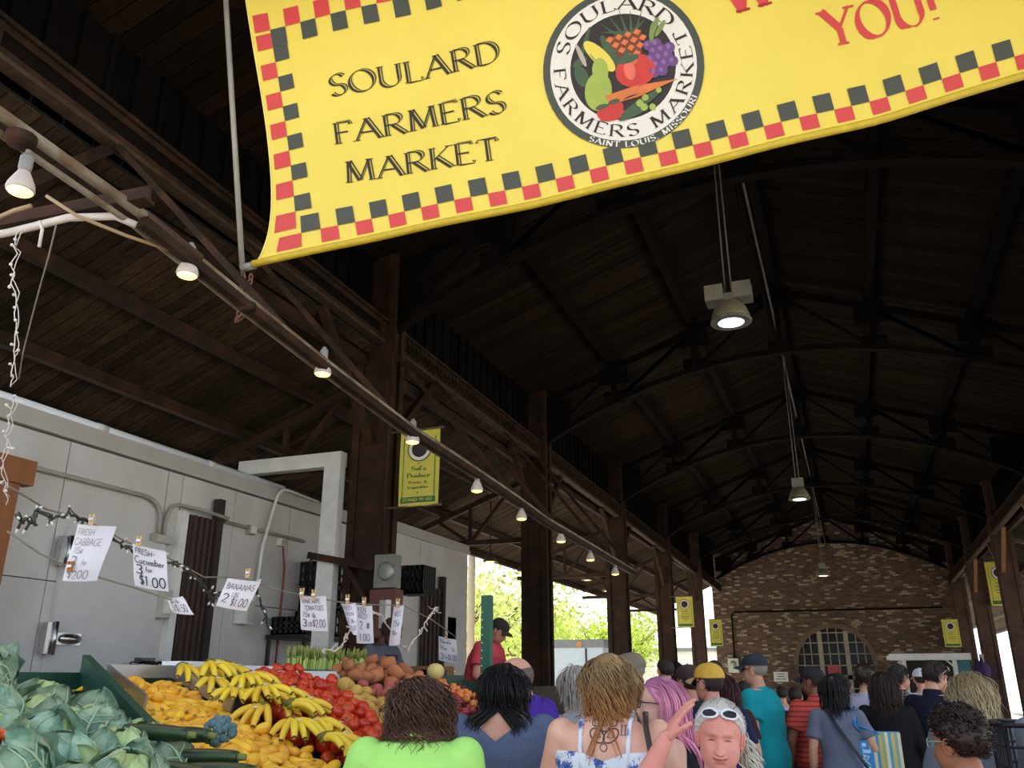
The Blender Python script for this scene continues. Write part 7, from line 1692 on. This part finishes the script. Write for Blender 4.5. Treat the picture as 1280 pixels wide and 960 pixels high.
# ================================================================== WIRE CART at the right edge
t = thing('wire_cart', 'black wire basket cart holding grey cloth at the lower right edge', 'cart', (.86, 4.75, 0)); bw = mat('black_wire', '#1c1d22', .4)
x0, x1, y0, y1, z0, z1 = .60, 1.08, 4.60, 5.05, .85, 1.40
def wiregrid(a, bb, c, d, n, m_, nm):
    g = MB(); L_ = lambda p, q, f: Vector(p).lerp(Vector(q), f)
    for k in range(n + 1): g.tube([L_(a, bb, k / n), L_(d, c, k / n)], .006 if k % n else .010, 5)
    for k in range(m_ + 1): g.tube([L_(a, d, k / m_), L_(bb, c, k / m_)], .006 if k % m_ else .011, 5)
    g.build(nm, bw, t)
wiregrid((x0, y0, z0), (x1, y0, z0), (x1, y0, z1), (x0, y0, z1), 6, 6, 'wire_side'); wiregrid((x0, y0, z0), (x0, y1, z0), (x0, y1, z1), (x0, y0, z1), 6, 6, 'wire_side'); wiregrid((x1, y0, z0), (x1, y1, z0), (x1, y1, z1), (x1, y0, z1), 6, 6, 'wire_side'); wiregrid((x0, y1, z0), (x1, y1, z0), (x1, y1, z1), (x0, y1, z1), 6, 6, 'wire_side'); wiregrid((x0, y0, z0), (x1, y0, z0), (x1, y1, z0), (x0, y1, z0), 6, 6, 'wire_base')
for x in (x0, x1):
    for y in (y0, y1): MB().tube([(x, y, .08), (x, y, z0)], .012, 6).build('leg', bw, t); MB().lathe([(.05, -.015), (.055, 0), (.05, .015)], 14, (x, y, .06), RY(pi / 2)).build('wheel', black, t)
t = thing('grey_cloth', 'heap of shiny grey cloth bulging out of the wire cart', 'cloth', (.86, 4.83, .87)); b = MB(); b.ball((.85, 4.83, 1.20), (.20, .19, .30), 26, 18, fn=lambda d: 1 + .07 * sin(d.x * 9 + d.z * 4) + .05 * sin(d.y * 12 + d.x * 6)); b.build('cloth', mat('grey_sheet', '#7f8594', .35, var=.15), t)
# ================================================================== OUTSIDE
barkm = mat('bark', '#5b4a3a', .9, var=.3, bump=.5); lm1 = mat('spring_leaf', '#c2d468', .7, var=.2, island=.35, scale=1.5, spec=.2); lm2 = mat('spring_leaf_pale', '#d9e38e', .7, var=.2, island=.35, scale=1.5, spec=.2)
for m_ in (lm1, lm2): m_.node_tree.nodes['Principled BSDF'].inputs['Transmission Weight'].default_value = 0.0
def tree(seed, R0, h, n):
    R = random.Random(seed); tr = MB(); lf_ = MB(); th = h * .30
    tr.tube([(0, 0, 0), (.1, 0, th * .5), (0, .05, th)], [.22, .18, .15], 8)
    tips = []
    for k in range(11):
        a = R.uniform(0, 6.28); e = R.uniform(.2, 1.3); L_ = R.uniform(.45, .75) * h * .75; d = Vector((cos(a) * cos(e), sin(a) * cos(e), sin(e))); p0 = Vector((0, .05, th * R.uniform(.7, 1))); p1 = p0 + d * L_ * .5 + Vector((0, 0, .1)); p2 = p0 + d * L_ * R.uniform(.85, 1.0) + Vector((0, 0, -.1))
        tr.tube([p0, p1, p2], [.09, .05, .015], 6); tips += [p1, p1.lerp(p2, .5), p2]
        for q in range(3):
            d2 = (d + Vector((R.uniform(-1, 1), R.uniform(-1, 1), R.uniform(-.6, .6))) * .8).normalized(); s0 = p0.lerp(p2, R.uniform(.35, .8)); e0 = s0 + d2 * L_ * .4; tr.tube([s0, e0], [.03, .008], 5); tips += [e0, s0.lerp(e0, .6)]
    for k in range(n):
        c = R.choice(tips) + Vector((R.gauss(0, .5), R.gauss(0, .5), R.gauss(0, .42))) * R0; u = Vector((R.gauss(0, 1), R.gauss(0, 1), R.gauss(0, 1))).normalized(); v = u.cross(Vector((R.gauss(0, 1), R.gauss(0, 1), R.gauss(0, 1)))).normalized(); s_ = R.uniform(.07, .15)
        lf_.poly([c - u * s_, c + v * s_ * .55, c + u * s_, c - v * s_ * .55])
    return tr.mesh('trunk', barkm), lf_.mesh('foliage', lm1 if seed % 2 else lm2)
TM = [tree(1, 1.1, 8.0, 5200), tree(2, 1.2, 9.0, 5200), tree(3, 1.0, 7.0, 4200)]
TP_ = [(-17, 25, 0), (-13.5, 29.5, 1), (-21, 33, 1), (-14.5, 38, 2), (-18, 44, 0), (-26, 40, 1), (-12, 47, 2), (-25, 50, 0), (-16, 51, 1), (-30, 30, 2)]
TW = ['nearest to the cold room corner', 'filling the gap between the first two columns', 'behind the nearest two at the left', 'seen left of the third column', 'behind the white trailer', 'far back at the left', 'right of the third column', 'furthest at the left', 'furthest towards the brick wall', 'mostly hidden behind the cold room']
for k, (x, y, q) in enumerate(TP_):
    t = thing('tree', 'bright yellow-green spring tree outside, ' + TW[k], 'tree', (x, y, -.2), 0, 'trees outside'); t.rotation_euler = (0, 0, k * 1.1)
    link('trunk', TM[q][0], t); link('foliage', TM[q][1], t)['kind'] = 'stuff'
t = thing('utility_pole', 'pale wooden utility pole just right of the cold room corner', 'pole', (-10.1, 22.9, -.2)); MB().tube([(-10.1, 22.9, -.2), (-10.1, 22.9, 8)], [.12, .10], 10).build('pole', mat('pole_wood', '#b3a58c', .9), t); MB().bar((-10.9, 22.9, 7.5), (-9.3, 22.9, 7.5), .1, .1).build('cross_arm', mat('pole_wood'), t)
t = thing('box_trailer', 'white box trailer with grey roof parked beyond the second column', 'trailer', (-9, 31.5, -.2)); tw = mat('trailer_white', '#cdd8e6', .4, var=.03)
MB().bx(-10.6, -8.15, 30, 33.6, .55, 2.62).build('body', tw, t); b = MB().bx(-10.65, -8.1, 29.95, 33.65, 2.62, 2.90); b.build('roof', mat('trailer_roof', '#83868a', .5), t); MB().bx(-8.8, -8.74, 29.97, 30.0, .6, 2.6).build('door_seam', mat('dark_post'), t)
MB().lathe([(.11, 0), (.12, .02), (.10, .03)], 18, (-9.0, 29.95, 2.74), RX(pi / 2)).build('round_badge', mat('badge_orange', '#c98a5a', .5), t)
for x in (-10.2, -8.5): MB().lathe([(.33, -.12), (.36, -.08), (.36, .08), (.33, .12)], 20, (x, 31.8, .16), RY(pi / 2)).build('wheel', black, t)
MB().bx(-10.3, -8.3, 30.3, 33.3, .4, .55).build('chassis', black, t)
t = thing('white_building', 'long low white building beyond the trees on the left', 'building', (-30, 62, -.2)); MB().bx(-60, -8, 60, 66, -.2, 3.3).build('wall', mat('render_white', '#eceae4', .8), t); MB().bx(-60.3, -7.7, 59.7, 66.3, 3.3, 3.55).build('roof', mat('trailer_roof'), t)
t = thing('pale_building', 'pale building in bright sun beyond the right-hand columns', 'building', (22, 60, -.2)); MB().bx(12, 40, 56, 64, -.2, 6.5).build('wall', mat('render_cream', '#e9dfcf', .8), t); MB().bx(11.7, 40.3, 55.7, 64.3, 6.5, 6.8).build('roof', mat('trailer_roof'), t)
